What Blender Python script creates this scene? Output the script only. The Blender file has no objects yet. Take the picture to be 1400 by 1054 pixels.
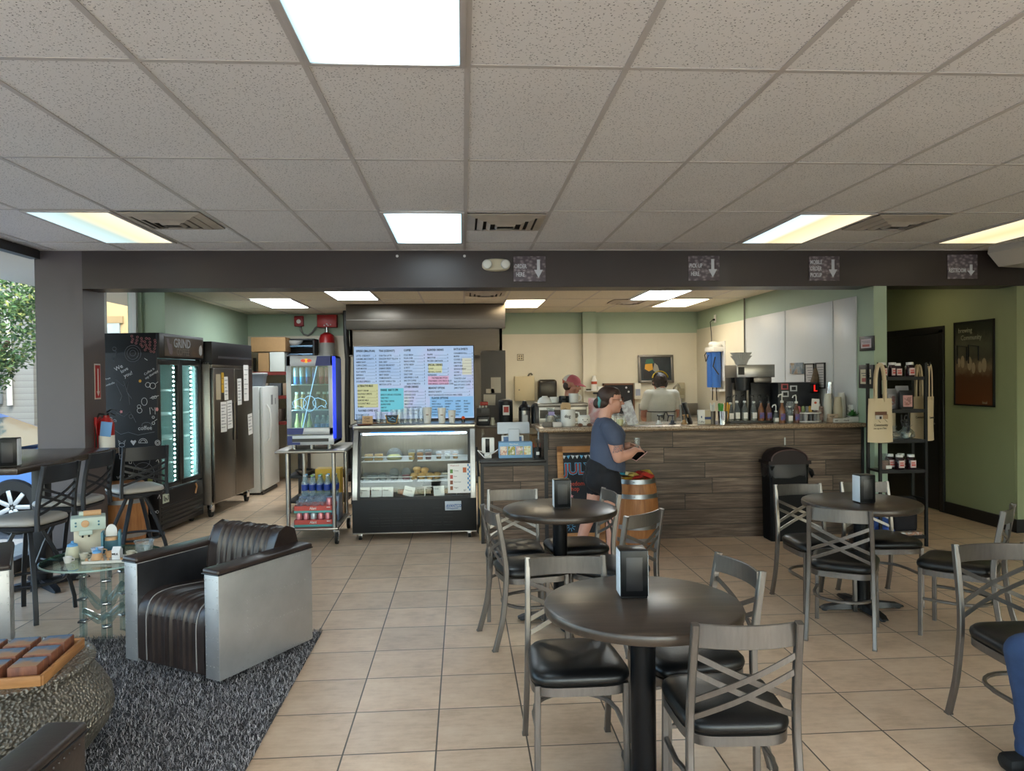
import bpy, bmesh, math, random
from mathutils import Vector, Matrix, Euler
random.seed(7)
sc = bpy.context.scene
COL = sc.collection
PI = math.pi
R = math.radians
V = Vector


# ------------------------------------------------------------------ materials
def lin(h):
    h = h.lstrip('#')
    out = []
    for i in (0, 2, 4):
        c = int(h[i:i + 2], 16) / 255
        out.append(c / 12.92 if c <= 0.04045 else ((c + 0.055) / 1.055) ** 2.4)
    return (*out, 1.0)


class NT:
    """small node-tree writer"""
    def __init__(s, name):
        s.m = bpy.data.materials.new(name)
        s.m.use_nodes = True
        s.t = s.m.node_tree
        s.t.nodes.clear()
        s.out = s.t.nodes.new('ShaderNodeOutputMaterial')

    def n(s, kind, ins=None, **props):
        nd = s.t.nodes.new('ShaderNode' + kind)
        for k, v in props.items():
            setattr(nd, k, v)
        for k, v in (ins or {}).items():
            s.set(nd, k, v)
        return nd

    def set(s, nd, k, v):
        sock = nd.inputs[k]
        if isinstance(v, bpy.types.NodeSocket):
            s.t.links.new(v, sock)
        elif isinstance(v, bpy.types.Node):
            s.t.links.new(v.outputs[0], sock)
        else:
            sock.default_value = v

    def math(s, op, a, b=0.0, c=None):
        nd = s.n('Math', {0: a, 1: b}, operation=op)
        if c is not None:
            s.set(nd, 2, c)
        return nd.outputs[0]

    def mix(s, f, a, b, blend='MIX'):
        nd = s.n('Mix', data_type='RGBA', blend_type=blend)
        s.set(nd, 0, f)
        s.set(nd, 6, a)
        s.set(nd, 7, b)
        return nd.outputs[2]

    def ramp(s, f, stops):
        nd = s.n('ValToRGB', {0: f})
        e = nd.color_ramp.elements
        while len(e) < len(stops):
            e.new(0.5)
        for el, (p, c) in zip(e, stops):
            el.position = p
            el.color = c if len(c) == 4 else (*c, 1)
        return nd.outputs[0]

    def pos(s, scale=(1, 1, 1), loc=(0, 0, 0), rot=(0, 0, 0), kind='Object'):
        tc = s.n('TexCoord')
        mp = s.n('Mapping', {'Vector': tc.outputs[kind], 'Scale': scale, 'Location': loc, 'Rotation': rot})
        return mp.outputs[0]

    def bsdf(s, col, rough=0.5, metal=0.0, **k):
        b = s.n('BsdfPrincipled')
        s.set(b, 'Base Color', col)
        s.set(b, 'Roughness', rough)
        s.set(b, 'Metallic', metal)
        for kk, v in k.items():
            s.set(b, kk, v)
        s.t.links.new(b.outputs[0], s.out.inputs[0])
        s.b = b
        return b

    def bump(s, height, strength=0.3, dist=0.01):
        nd = s.n('Bump', {'Height': height, 'Strength': strength, 'Distance': dist})
        s.set(s.b, 'Normal', nd.outputs[0])


_mats = {}


def M(name, col='#808080', rough=0.5, metal=0.0, var=0.0, vs=8.0, bump=0.0, bs=60.0, stretch=(1, 1, 1), col2=None, emit=0.0, **k):
    """plain procedural material: colour with noise variation and optional bump"""
    if name in _mats:
        return _mats[name]
    t = NT(name)
    c = lin(col)
    if var or col2:
        no = t.n('TexNoise', {'Vector': t.pos(stretch), 'Scale': vs, 'Detail': 5.0, 'Roughness': 0.6})
        if col2:
            cc = t.ramp(no.outputs[0], [(0.35, c), (0.65, lin(col2))])
        else:
            d = tuple(x * (1 - var) for x in c[:3])
            u = tuple(min(1, x * (1 + var)) for x in c[:3])
            cc = t.ramp(no.outputs[0], [(0.3, d), (0.7, u)])
    else:
        cc = c
    t.bsdf(cc, rough, metal, **k)
    if bump:
        nb = t.n('TexNoise', {'Vector': t.pos(stretch), 'Scale': bs, 'Detail': 3.0})
        t.bump(nb.outputs[0], bump, 0.004)
    if emit:
        t.set(t.b, 'Emission Color', cc)
        t.set(t.b, 'Emission Strength', emit)
    _mats[name] = t.m
    return t.m


def thin_glass(name, tint='#f4fbfa', ior=1.45, rough=0.02, haze=0.0, hazecol='#ffffff'):
    if name in _mats:
        return _mats[name]
    t = NT(name)
    lw = t.n('LayerWeight', {'Blend': 0.5})
    f0 = ((ior - 1) / (ior + 1)) ** 2
    fr = t.n('Math', {0: t.math('POWER', lw.outputs['Facing'], 5.0), 1: 1 - f0, 2: f0}, operation='MULTIPLY_ADD')
    tr = t.n('BsdfTransparent', {'Color': lin(tint)})
    gl = t.n('BsdfGlossy', {'Color': (1, 1, 1, 1), 'Roughness': rough})
    mx = t.n('MixShader', {0: fr.outputs[0], 1: tr.outputs[0], 2: gl.outputs[0]})
    last = mx
    if haze:
        df = t.n('BsdfDiffuse', {'Color': lin(hazecol)})
        last = t.n('MixShader', {0: haze, 1: mx.outputs[0], 2: df.outputs[0]})
    t.t.links.new(last.outputs[0], t.out.inputs[0])
    _mats[name] = t.m
    return t.m


def glow(name, col, strength):
    if name in _mats:
        return _mats[name]
    t = NT(name)
    t.bsdf((0.02, 0.02, 0.02, 1), 0.4, 0)
    t.set(t.b, 'Emission Color', lin(col))
    t.set(t.b, 'Emission Strength', strength * 0.46)
    _mats[name] = t.m
    return t.m


# ------------------------------------------------------------------ mesh writer
class MB:
    def __init__(s):
        s.bm = bmesh.new()
        s.mats = []

    def mi(s, mat):
        if mat is None:
            return 0
        if mat not in s.mats:
            s.mats.append(mat)
        return s.mats.index(mat)

    def face(s, vs, mi=0):
        try:
            f = s.bm.faces.new(vs)
            f.material_index = mi
            return f
        except ValueError:
            return None

    def box(s, c, size, bev=0.0, seg=2, mat=None, rot=None):
        mi = s.mi(mat)
        m = Matrix.Translation(c)
        if rot:
            m = m @ Euler(rot).to_matrix().to_4x4()
        m = m @ Matrix.Diagonal((*size, 1))
        r = bmesh.ops.create_cube(s.bm, size=1.0, matrix=m)
        vs = r['verts']
        fs = {f for v in vs for f in v.link_faces}
        for f in fs:
            f.material_index = mi
        if bev:
            es = list({e for v in vs for e in v.link_edges})
            bmesh.ops.bevel(s.bm, geom=es, offset=min(bev, min(size) * 0.49), segments=seg, affect='EDGES', profile=0.5)
        return s

    def b2(s, lo, hi, bev=0.0, mat=None, seg=2):
        c = [(a + b) / 2 for a, b in zip(lo, hi)]
        return s.box(c, [abs(b - a) for a, b in zip(lo, hi)], bev, seg, mat)

    def loft(s, rings, mat=None, closed=True, cap=True, loop=False):
        mi = s.mi(mat)
        rv = [[s.bm.verts.new(p) for p in r] for r in rings]
        n = len(rv[0])
        k = len(rv)
        for i in range(k if loop else k - 1):
            a, b = rv[i], rv[(i + 1) % k]
            for j in range(n if closed else n - 1):
                s.face((a[j], a[(j + 1) % n], b[(j + 1) % n], b[j]), mi)
        if cap and closed and not loop:
            s.face(list(reversed(rv[0])), mi)
            s.face(rv[-1], mi)
        return s

    def lathe(s, prof, n=24, c=(0, 0, 0), mat=None, axis='z', cap=True, a0=0.0):
        rings = []
        for r, z in prof:
            r = max(r, 1e-4)
            ring = []
            for i in range(n):
                a = a0 + 2 * PI * i / n
                x, y = r * math.cos(a), r * math.sin(a)
                p = (x, y, z) if axis == 'z' else ((z, x, y) if axis == 'x' else (y, z, x))
                ring.append((p[0] + c[0], p[1] + c[1], p[2] + c[2]))
            rings.append(ring)
        return s.loft(rings, mat, cap=cap)

    def cyl(s, c, r, h, n=20, mat=None, axis='z', r2=None):
        return s.lathe([(r, 0), (r if r2 is None else r2, h)], n, c, mat, axis)

    def sweep(s, pts, sec, up=(0, 0, 1), mat=None, closed=False, scales=None, cap=True):
        pts = [V(p) for p in pts]
        k = len(pts)
        rings = []
        pu = V(up).normalized()
        for i in range(k):
            if closed:
                d = pts[(i + 1) % k] - pts[i - 1]
            else:
                d = pts[min(i + 1, k - 1)] - pts[max(i - 1, 0)]
            d.normalize()
            side = d.cross(pu)
            if side.length < 1e-4:
                side = d.cross(V((1, 0, 0)) if abs(d.x) < 0.9 else V((0, 1, 0)))
            side.normalize()
            u = side.cross(d).normalized()
            pu = u
            sca = scales[i] if scales else 1.0
            rings.append([pts[i] + side * (a * sca) + u * (b * sca) for a, b in sec])
        return s.loft(rings, mat, cap=cap, loop=closed)

    def tube(s, pts, r, n=10, mat=None, closed=False, scales=None, up=(0, 0, 1)):
        sec = [(r * math.cos(2 * PI * i / n), r * math.sin(2 * PI * i / n)) for i in range(n)]
        return s.sweep(pts, sec, up, mat, closed, scales)

    def bar(s, pts, w, h, up=(0, 0, 1), mat=None, closed=False, bev=0.0, scales=None):
        a, b = w / 2, h / 2
        if bev:
            e = bev
            sec = [(-a + e, -b), (a - e, -b), (a, -b + e), (a, b - e), (a - e, b), (-a + e, b), (-a, b - e), (-a, -b + e)]
        else:
            sec = [(-a, -b), (a, -b), (a, b), (-a, b)]
        return s.sweep(pts, sec, up, mat, closed, scales)

    def prism(s, poly, lo, hi, plane='xz', mat=None):
        def f(p, d):
            if plane == 'xz':
                return (p[0], d, p[1])
            if plane == 'yz':
                return (d, p[0], p[1])
            return (p[0], p[1], d)
        return s.loft([[f(p, lo) for p in poly], [f(p, hi) for p in poly]], mat)

    def grid(s, fn, nu, nv, mat=None):
        mi = s.mi(mat)
        vs = [[s.bm.verts.new(fn(i / nu, j / nv)) for j in range(nv + 1)] for i in range(nu + 1)]
        for i in range(nu):
            for j in range(nv):
                s.face((vs[i][j], vs[i + 1][j], vs[i + 1][j + 1], vs[i][j + 1]), mi)
        return s

    def ball(s, c, r, n=16, mat=None, rot=None):
        rx, ry, rz = (r, r, r) if isinstance(r, (int, float)) else r
        mi = s.mi(mat)
        m = Matrix.Translation(c)
        if rot:
            m = m @ Euler(rot).to_matrix().to_4x4()
        m = m @ Matrix.Diagonal((rx, ry, rz, 1))
        q = bmesh.ops.create_uvsphere(s.bm, u_segments=n, v_segments=max(6, n * 2 // 3), radius=1.0, matrix=m)
        for f in {f for v in q['verts'] for f in v.link_faces}:
            f.material_index = mi
        return s

    def caps(s, p0, r0, p1, r1, n=12, mat=None):
        """tapered capsule"""
        p0, p1 = V(p0), V(p1)
        d = p1 - p0
        L = d.length
        d = d.normalized() if L > 1e-6 else V((0, 0, 1))
        pts, sc_ = [], []
        for k in range(5):
            a = PI / 2 * (1 - k / 4)
            pts.append(p0 - d * r0 * math.sin(a))
            sc_.append(max(r0 * math.cos(a), 1e-4))
        for k in range(5):
            a = PI / 2 * k / 4
            pts.append(p1 + d * r1 * math.sin(a))
            sc_.append(max(r1 * math.cos(a), 1e-4))
        sec = [(math.cos(2 * PI * i / n), math.sin(2 * PI * i / n)) for i in range(n)]
        up = (0, 0, 1) if abs(d.z) < 0.9 else (0, 1, 0)
        pts2 = [p0 + d * ((q - p0).dot(d)) for q in pts]
        # fixed frame
        side = d.cross(V(up)).normalized()
        u = side.cross(d)
        rings = [[q + side * (a * w) + u * (b * w) for a, b in sec] for q, w in zip(pts2, sc_)]
        return s.loft(rings, mat)

    def xf(s, m):
        bmesh.ops.transform(s.bm, matrix=m, verts=s.bm.verts)
        return s

    def obj(s, name, mat=None, parent=None, loc=None, rot=None, smooth=35, label=None, cat=None, group=None, kind=None):
        bmesh.ops.recalc_face_normals(s.bm, faces=s.bm.faces)
        me = bpy.data.meshes.new(name)
        s.bm.to_mesh(me)
        s.bm.free()
        for m in (s.mats or [mat]):
            me.materials.append(m)
        if smooth:
            me.polygons.foreach_set('use_smooth', [True] * len(me.polygons))
            me.set_sharp_from_angle(angle=R(smooth))
        o = bpy.data.objects.new(name, me)
        COL.objects.link(o)
        if parent:
            o.parent = parent
        if loc:
            o.location = loc
        if rot:
            o.rotation_euler = rot
        return tag(o, label, cat, group, kind)


def tag(o, label=None, cat=None, group=None, kind=None):
    for k, v in (('label', label), ('category', cat), ('group', group), ('kind', kind)):
        if v:
            o[k] = v
    return o


def T(name, label, cat, loc=(0, 0, 0), rz=0.0, group=None):
    o = bpy.data.objects.new(name, None)
    o.empty_display_size = 0.05
    COL.objects.link(o)
    o.location = loc
    o.rotation_euler = (0, 0, rz)
    return tag(o, label, cat, group)


def dup(root, loc, rz=0.0, label=None, group=None):
    def cp(o, parent):
        c = o.copy()
        COL.objects.link(c)
        c.parent = parent
        for ch in kids[o.name]:
            cp(ch, c)
        return c
    kids = {}

    def walk(o):
        kids[o.name] = list(o.children)
        for ch in o.children:
            walk(ch)
    walk(root)
    r = cp(root, None)
    r.location = loc
    r.rotation_euler = (0, 0, rz)
    if label:
        r['label'] = label
    if group:
        r['group'] = group
    return r


def S(name, mb, mat=None, parent=None, **k):
    return mb.obj(name, mat, parent, kind=None if parent else 'structure', **k)


TEXTS = []


def text(name, s, size, loc, mat, parent=None, rot=(PI / 2, 0, 0), align='LEFT', ext=0.0006, space=1.0, line=1.0, xs=1.0, bold=0.0):
    c = bpy.data.curves.new(name, 'FONT')
    c.body = s
    c.size = size
    c.extrude = ext
    c.align_x = align
    c.space_character = space
    c.space_line = line
    c.resolution_u = 2
    c.offset = bold
    c.materials.append(mat)
    o = bpy.data.objects.new(name, c)
    COL.objects.link(o)
    o.location = loc
    o.rotation_euler = rot
    o.scale = (xs, 1, 1)
    if parent:
        o.parent = parent
    TEXTS.append(o)
    return o


def bake_texts():
    """turn every lettering curve into a plain mesh"""
    dg = bpy.context.evaluated_depsgraph_get()
    for o in TEXTS:
        me = bpy.data.meshes.new_from_object(o.evaluated_get(dg))
        n = bpy.data.objects.new(o.name.split('.')[0], me)
        COL.objects.link(n)
        n.parent = o.parent
        n.location, n.rotation_euler, n.scale = o.location, o.rotation_euler, o.scale
    for o in TEXTS:
        bpy.data.objects.remove(o)


def flesh(mb, name, mat, parent, voxel=0.008, it=6, **k):
    """fuse overlapping capsules and ellipsoids into one continuous surface"""
    o = mb.obj(name, mat, parent, smooth=None, **k)
    r = o.modifiers.new('fuse', 'REMESH')
    r.mode = 'VOXEL'
    r.voxel_size = voxel
    r.use_smooth_shade = True
    q = o.modifiers.new('soften', 'SMOOTH')
    q.iterations = it
    q.factor = 0.5
    return o


ORD = ['first', 'second', 'third', 'fourth', 'fifth', 'sixth', 'seventh', 'eighth', 'ninth', 'tenth', 'eleventh', 'twelfth']
# ------------------------------------------------------------------ the place's materials
def floor_mat():
    t = NT('beige_floor_tile')
    tc = t.n('TexCoord')
    sx = t.n('SeparateXYZ', {0: tc.outputs['Object']})
    p = 0.3968
    u = t.math('DIVIDE', t.math('ADD', sx.outputs[0], 0.530 + p * 60), p)
    v = t.math('DIVIDE', t.math('ADD', sx.outputs[1], -3.150 + p * 60), p)
    fu, fv = t.math('FRACT', u), t.math('FRACT', v)
    du = t.math('SUBTRACT', 0.5, t.math('ABSOLUTE', t.math('SUBTRACT', fu, 0.5)))
    dv = t.math('SUBTRACT', 0.5, t.math('ABSOLUTE', t.math('SUBTRACT', fv, 0.5)))
    d = t.math('MINIMUM', du, dv)
    mask = t.n('MapRange', {'Value': d, 'From Min': 0.006, 'From Max': 0.011})
    cell = t.n('CombineXYZ', {0: t.math('FLOOR', u), 1: t.math('FLOOR', v)})
    wn = t.n('TexWhiteNoise', {'Vector': cell.outputs[0]}, noise_dimensions='3D')
    off = t.n('VectorMath', {0: tc.outputs['Object'], 1: wn.outputs[1]}, operation='ADD')
    no = t.n('TexNoise', {'Vector': off.outputs[0], 'Scale': 5.0, 'Detail': 8.0, 'Roughness': 0.65})
    st = t.n('Mapping', {'Vector': off.outputs[0], 'Scale': (3, 14, 1)})
    n2 = t.n('TexNoise', {'Vector': st.outputs[0], 'Scale': 3.0, 'Detail': 6.0, 'Roughness': 0.7})
    mixn = t.math('ADD', t.math('MULTIPLY', no.outputs[0], 0.6), t.math('MULTIPLY', n2.outputs[0], 0.4))
    base = t.ramp(mixn, [(0.3, lin('#bb9d80')), (0.5, lin('#d9bc9f')), (0.7, lin('#e7cfb4'))])
    tint = t.n('MapRange', {'Value': wn.outputs[0], 'To Min': 0.90, 'To Max': 1.06})
    base = t.n('VectorMath', {0: base, 1: tint.outputs[0]}, operation='MULTIPLY').outputs[0]
    col = t.mix(mask.outputs[0], lin('#4a3f37'), base)
    rough = t.n('MapRange', {'Value': no.outputs[0], 'To Min': 0.26, 'To Max': 0.42})
    t.bsdf(col, rough.outputs[0])
    t.bump(mask.outputs[0], 0.35, 0.003)
    return t.m


def ceil_mat(name, colour, dark):
    t = NT(name)
    v = t.n('TexVoronoi', {'Vector': t.pos(), 'Scale': 75.0})
    n = t.n('TexNoise', {'Vector': t.pos(), 'Scale': 210.0, 'Detail': 2.0})
    spot = t.math('MULTIPLY', t.math('LESS_THAN', v.outputs[0], 0.30), t.math('GREATER_THAN', n.outputs[0], 0.52))
    big = t.n('TexNoise', {'Vector': t.pos(), 'Scale': 1.2, 'Detail': 2.0})
    base = t.ramp(big.outputs[0], [(0.3, tuple(x * 0.94 for x in lin(colour)[:3])), (0.7, lin(colour))])
    t.bsdf(t.mix(t.math('MULTIPLY', spot, 0.9), base, lin(dark)), 0.9)
    t.bump(t.n('TexNoise', {'Vector': t.pos(), 'Scale': 160.0, 'Detail': 4.0}).outputs[0], 0.4, 0.004)
    return t.m


def plank_mat():
    t = NT('dark_plank_cladding')
    tc = t.n('TexCoord')
    sx = t.n('SeparateXYZ', {0: tc.outputs['Object']})
    row = t.math('DIVIDE', t.math('ADD', sx.outputs[2], 0.02), 0.152)
    fr = t.math('FRACT', row)
    ri = t.math('FLOOR', row)
    wn = t.n('TexWhiteNoise', {'W': ri}, noise_dimensions='1D')
    xs = t.math('DIVIDE', t.math('ADD', sx.outputs[0], t.math('MULTIPLY', wn.outputs[0], 3.0)), 1.22)
    fx = t.math('FRACT', xs)
    xi = t.math('FLOOR', xs)
    cid = t.n('CombineXYZ', {0: xi, 1: ri})
    w2 = t.n('TexWhiteNoise', {'Vector': cid.outputs[0]}, noise_dimensions='3D')
    off = t.n('VectorMath', {0: tc.outputs['Object'], 1: w2.outputs[1]}, operation='ADD')
    mp = t.n('Mapping', {'Vector': off.outputs[0], 'Scale': (1.1, 1, 22)})
    g = t.n('TexNoise', {'Vector': mp.outputs[0], 'Scale': 2.2, 'Detail': 9.0, 'Roughness': 0.65, 'Distortion': 0.3})
    base = t.ramp(g.outputs[0], [(0.28, lin('#33271f')), (0.5, lin('#5a483b')), (0.72, lin('#83705f'))])
    tint = t.n('MapRange', {'Value': w2.outputs[0], 'To Min': 0.72, 'To Max': 1.18})
    base = t.n('VectorMath', {0: base, 1: tint.outputs[0]}, operation='MULTIPLY').outputs[0]
    dz = t.math('SUBTRACT', 0.5, t.math('ABSOLUTE', t.math('SUBTRACT', fr, 0.5)))
    dx = t.math('MULTIPLY', t.math('SUBTRACT', 0.5, t.math('ABSOLUTE', t.math('SUBTRACT', fx, 0.5))), 8.0)
    d = t.math('MINIMUM', dz, dx)
    m = t.n('MapRange', {'Value': d, 'From Min': 0.008, 'From Max': 0.03})
    t.bsdf(t.mix(m.outputs[0], lin('#15110f'), base), 0.5)
    t.bump(t.math('ADD', t.math('MULTIPLY', g.outputs[0], 0.3), m.outputs[0]), 0.4, 0.004)
    return t.m


def wood_mat(name, c1, c2, c3, axis=(1, 1, 14), rough=0.45, sc_=2.0, coord='Object', bump=0.15):
    if name in _mats:
        return _mats[name]
    t = NT(name)
    g = t.n('TexNoise', {'Vector': t.pos(axis, kind=coord), 'Scale': sc_, 'Detail': 8.0, 'Roughness': 0.62, 'Distortion': 0.4})
    t.bsdf(t.ramp(g.outputs[0], [(0.3, lin(c1)), (0.52, lin(c2)), (0.72, lin(c3))]), rough)
    if bump:
        t.bump(g.outputs[0], bump, 0.003)
    _mats[name] = t.m
    return t.m


def granite_mat():
    t = NT('brown_granite')
    v = t.n('TexVoronoi', {'Vector': t.pos(), 'Scale': 190.0})
    n = t.n('TexNoise', {'Vector': t.pos(), 'Scale': 70.0, 'Detail': 6.0})
    f = t.math('ADD', t.math('MULTIPLY', v.outputs[1], 0.5), t.math('MULTIPLY', n.outputs[0], 0.6))
    t.bsdf(t.ramp(f, [(0.3, lin('#5d4b3c')), (0.5, lin('#8a745e')), (0.7, lin('#a99177')), (0.85, lin('#7a6350'))]), 0.22)
    return t.m


def metal_mat(name, c, rough=0.35, stretch=(1, 1, 1), amt=0.12, sc_=20.0, metal=1.0, bump=0.0):
    if name in _mats:
        return _mats[name]
    t = NT(name)
    n = t.n('TexNoise', {'Vector': t.pos(stretch), 'Scale': sc_, 'Detail': 5.0, 'Roughness': 0.6})
    l = lin(c)[:3]
    col = t.ramp(n.outputs[0], [(0.3, tuple(x * (1 - amt) for x in l)), (0.7, tuple(min(1, x * (1 + amt)) for x in l))])
    r = t.n('MapRange', {'Value': n.outputs[0], 'To Min': rough * 0.8, 'To Max': rough * 1.25})
    t.bsdf(col, r.outputs[0], metal)
    if bump:
        t.bump(n.outputs[0], bump, 0.003)
    _mats[name] = t.m
    return t.m


def panel_mat(name, stops, strength):
    """fluorescent panel: cool and warm tubes side by side behind one lens (across local x)"""
    t = NT(name)
    tc = t.n('TexCoord')
    sx = t.n('SeparateXYZ', {0: tc.outputs['Object']})
    f = t.n('MapRange', {'Value': sx.outputs[0], 'From Min': -0.28, 'From Max': 0.28})
    col = t.ramp(f.outputs[0], [(p, lin(c)) for p, c in stops])
    e = t.n('Emission', {'Color': col, 'Strength': strength})
    t.t.links.new(e.outputs[0], t.out.inputs[0])
    return t.m


def hammered_mat():
    t = NT('hammered_pewter')
    tc = t.n('TexCoord')
    v = t.n('TexVoronoi', {'Vector': t.pos((1, 1, 1)), 'Scale': 80.0, 'Smoothness': 0.35}, feature='SMOOTH_F1')
    n = t.n('TexNoise', {'Vector': t.pos(), 'Scale': 4.0, 'Detail': 4.0})
    t.bsdf(t.ramp(n.outputs[0], [(0.3, lin('#79736a')), (0.7, lin('#989186'))]), 0.42, 0.75)
    t.bump(v.outputs[0], 1.0, 0.016)
    return t.m


def bean_mat():
    """grey coffee-bean print of the hanging signs"""
    t = NT('coffee_bean_print')
    v = t.n('TexVoronoi', {'Vector': t.pos((1, 1, 1.3)), 'Scale': 26.0, 'Randomness': 0.9})
    n = t.n('TexNoise', {'Vector': t.pos(), 'Scale': 30.0, 'Detail': 3.0})
    f = t.math('ADD', t.math('MULTIPLY', v.outputs[0], 0.9), t.math('MULTIPLY', n.outputs[0], 0.5))
    t.bsdf(t.ramp(f, [(0.3, lin('#a1969a')), (0.55, lin('#82787d')), (0.8, lin('#5b5258'))]), 0.5)
    return t.m


def photo_mat(name, stops, scale=6.0, stretch=(1, 1, 1), rough=0.4):
    if name in _mats:
        return _mats[name]
    t = NT(name)
    n = t.n('TexNoise', {'Vector': t.pos(stretch), 'Scale': scale, 'Detail': 4.0, 'Distortion': 0.6})
    t.bsdf(t.ramp(n.outputs[0], [(p, lin(c)) for p, c in stops]), rough)
    _mats[name] = t.m
    return t.m


FLOOR = floor_mat()
CEIL = ceil_mat('speckled_ceiling_tile', '#ece8e5', '#4f4a47')
KCEIL = ceil_mat('kitchen_ceiling_tile', '#e0d9c8', '#a9a395')
GRIDM = M('ceiling_grid_metal', '#c2bbb6', 0.5, var=0.03)
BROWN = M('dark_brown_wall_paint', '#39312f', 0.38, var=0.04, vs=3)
GLAREBROWN = M('glare_lightened_brown', '#5a5355', 0.42, var=0.04, vs=3)  # header's paint, lightened here to put the window glare into the colour
GREEN = M('sage_green_paint', '#a0b39d', 0.6, var=0.03, vs=2)
OLIVE = M('olive_green_paint', '#949c78', 0.6, var=0.03, vs=2)
CREAM = M('cream_wall_panel', '#d2ccba', 0.45, var=0.03, vs=2)
WPANEL = M('white_wall_panel', '#c9cbcb', 0.4, var=0.02, vs=2)
PLANK = plank_mat()
GRANITE = granite_mat()
BLACKW = M('black_trim', '#17161a', 0.45)
BLACK = M('black_plastic', '#121216', 0.4)
BLACKG = M('glossy_black_plastic', '#08090c', 0.3, **{'Specular IOR Level': 0.25})
RUBBER = M('black_rubber', '#101010', 0.7)
STEEL = metal_mat('brushed_steel', '#a9a7a4', 0.32, (1, 1, 30), 0.08, 8)
STEELH = metal_mat('brushed_steel_horizontal', '#a5a19b', 0.30, (1, 1, 40), 0.10, 5)
HOODM = metal_mat('hood_steel', '#655f58', 0.33, (1, 1, 40), 0.08, 5)
STEELD = metal_mat('dark_brushed_steel', '#7d7873', 0.34, (14, 14, 1), 0.10, 4)
CHROME = metal_mat('chrome', '#cfd0d2', 0.15, amt=0.02)
CHAIRM = metal_mat('gunmetal_chair_tube', '#7b7672', 0.34, (6, 6, 1), 0.10, 12, 0.85)
STOOLM = M('charcoal_powder_coat', '#2b2d33', 0.42, 0.3)
VINYL = M('black_vinyl', '#0a0b0d', 0.36, bump=0.08, bs=90)
GVINYL = M('light_grey_vinyl', '#a5a09b', 0.42, bump=0.05, bs=90)
TABLET = wood_mat('dark_stained_table_top', '#2f2621', '#40352d', '#53463c', (1.2, 9, 9), 0.31, 2.2, bump=0.10)
BARTOP = wood_mat('dark_bar_top', '#2e2622', '#40362f', '#52463d', (9, 1.2, 9), 0.24, 2.0, bump=0.1)
BARRELW = wood_mat('oak_barrel_wood', '#8d5a34', '#ab7344', '#bf8a5a', (9, 9, 1), 0.5, 2.5)
HOOP = metal_mat('galvanised_hoop', '#a3a7ac', 0.4, amt=0.1)
PINE = wood_mat('pine_frame', '#96633a', '#b47f4d', '#c7945f', (1, 1, 12), 0.5, 3)
LEATHER = M('dark_brown_leather', '#2f2523', 0.36, var=0.35, vs=7, bump=0.15, bs=45)
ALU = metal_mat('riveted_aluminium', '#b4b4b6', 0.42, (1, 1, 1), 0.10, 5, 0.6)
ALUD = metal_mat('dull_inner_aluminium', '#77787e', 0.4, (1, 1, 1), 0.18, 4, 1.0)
HAMMER = hammered_mat()
BEAN = bean_mat()
WHITE = M('white_plastic', '#dcdcda', 0.4)
PAPER = M('white_paper', '#e2e0dc', 0.75)
PAPERW = M('kraft_paper', '#c2a27a', 0.8, var=0.06, vs=20)
CERAMIC = M('white_ceramic', '#e4e4e2', 0.2)
INK = M('black_ink', '#1b1b1f', 0.7)
CHALKB = M('chalkboard_black', '#1c1e24', 0.75, var=0.12, vs=10)
CHALKW = M('white_chalk', '#c9ccd2', 0.9)
CHALKG = M('grey_chalk', '#71757e', 0.9)
CHALKR = M('red_chalk', '#c8503f', 0.9)
CHALKP = M('pink_chalk', '#c98a8e', 0.9)
CHALKC = M('blue_chalk', '#6fb1dc', 0.9)
CHALKY = M('yellow_chalk', '#d8a548', 0.9)
RED = M('fire_red_paint', '#a81f22', 0.35)
DRED = M('dark_red_paint', '#8e2228', 0.45)
GLASS = thin_glass('clear_window_glass', '#f6fbfa')
GGLASS = thin_glass('greenish_table_glass', '#d3e8e2', rough=0.01)
CGLASS = thin_glass('clear_cup_plastic', '#f3f6f7', haze=0.06)
SGLASS = thin_glass('clear_bottle_plastic', '#dfe5e6', haze=0.10, hazecol='#cfd6da')
ACRYL = thin_glass('clear_acrylic', '#dfeaea', haze=0.05)
FGLASS = thin_glass('fridge_door_glass', '#d8eae8', haze=0.06, hazecol='#bfe0e0')
BLUEP = M('blue_plastic', '#3a6bb8', 0.35)
CARD = M('cardboard', '#a9855c', 0.8, var=0.05, vs=12)
# ------------------------------------------------------------------ room shell
H, HK = 2.781, 2.66
XL, YF, YB = -3.79, 6.86, 12.2
S('floor', MB().b2((-4.0, -1.3, -0.12), (7.1, 12.4, 0.0)), FLOOR)

ce = S('ceiling', MB().b2((XL - 0.1, -1.3, H), (7.1, YF + 0.02, H + 0.1)), CEIL)
g = MB()
for i in range(-7, 12):
    x = 0.033 + 0.6096 * i
    if XL < x < 7.0:
        g.b2((x - 0.012, -1.2, H - 0.004), (x + 0.012, YF, H + 0.001))
for j in range(-3, 4):
    y = 2.803 + 1.2192 * j
    g.b2((XL, y - 0.012, H - 0.0035), (7.0, y + 0.012, H + 0.001))
g.b2((XL, YF - 0.022, H - 0.006), (7.0, YF, H + 0.001))
S('grid', g, GRIDM, ce)

kc = S('ceiling_kitchen', MB().b2((-3.95, YF + 0.28, HK), (7.1, 12.4, HK + 0.1)), KCEIL)
g = MB()
for k in range(-3, 14):
    x = -2.227 + 0.565 * k
    if x < 5.4:
        g.b2((x - 0.011, 7.16, HK - 0.003), (x + 0.011, YB, HK + 0.001))
for y in (7.75, 8.88, 10.03, 11.17):
    g.b2((-3.47, y - 0.011, HK - 0.0028), (5.45, y + 0.011, HK + 0.001))
S('grid', g, GRIDM, kc)

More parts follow.
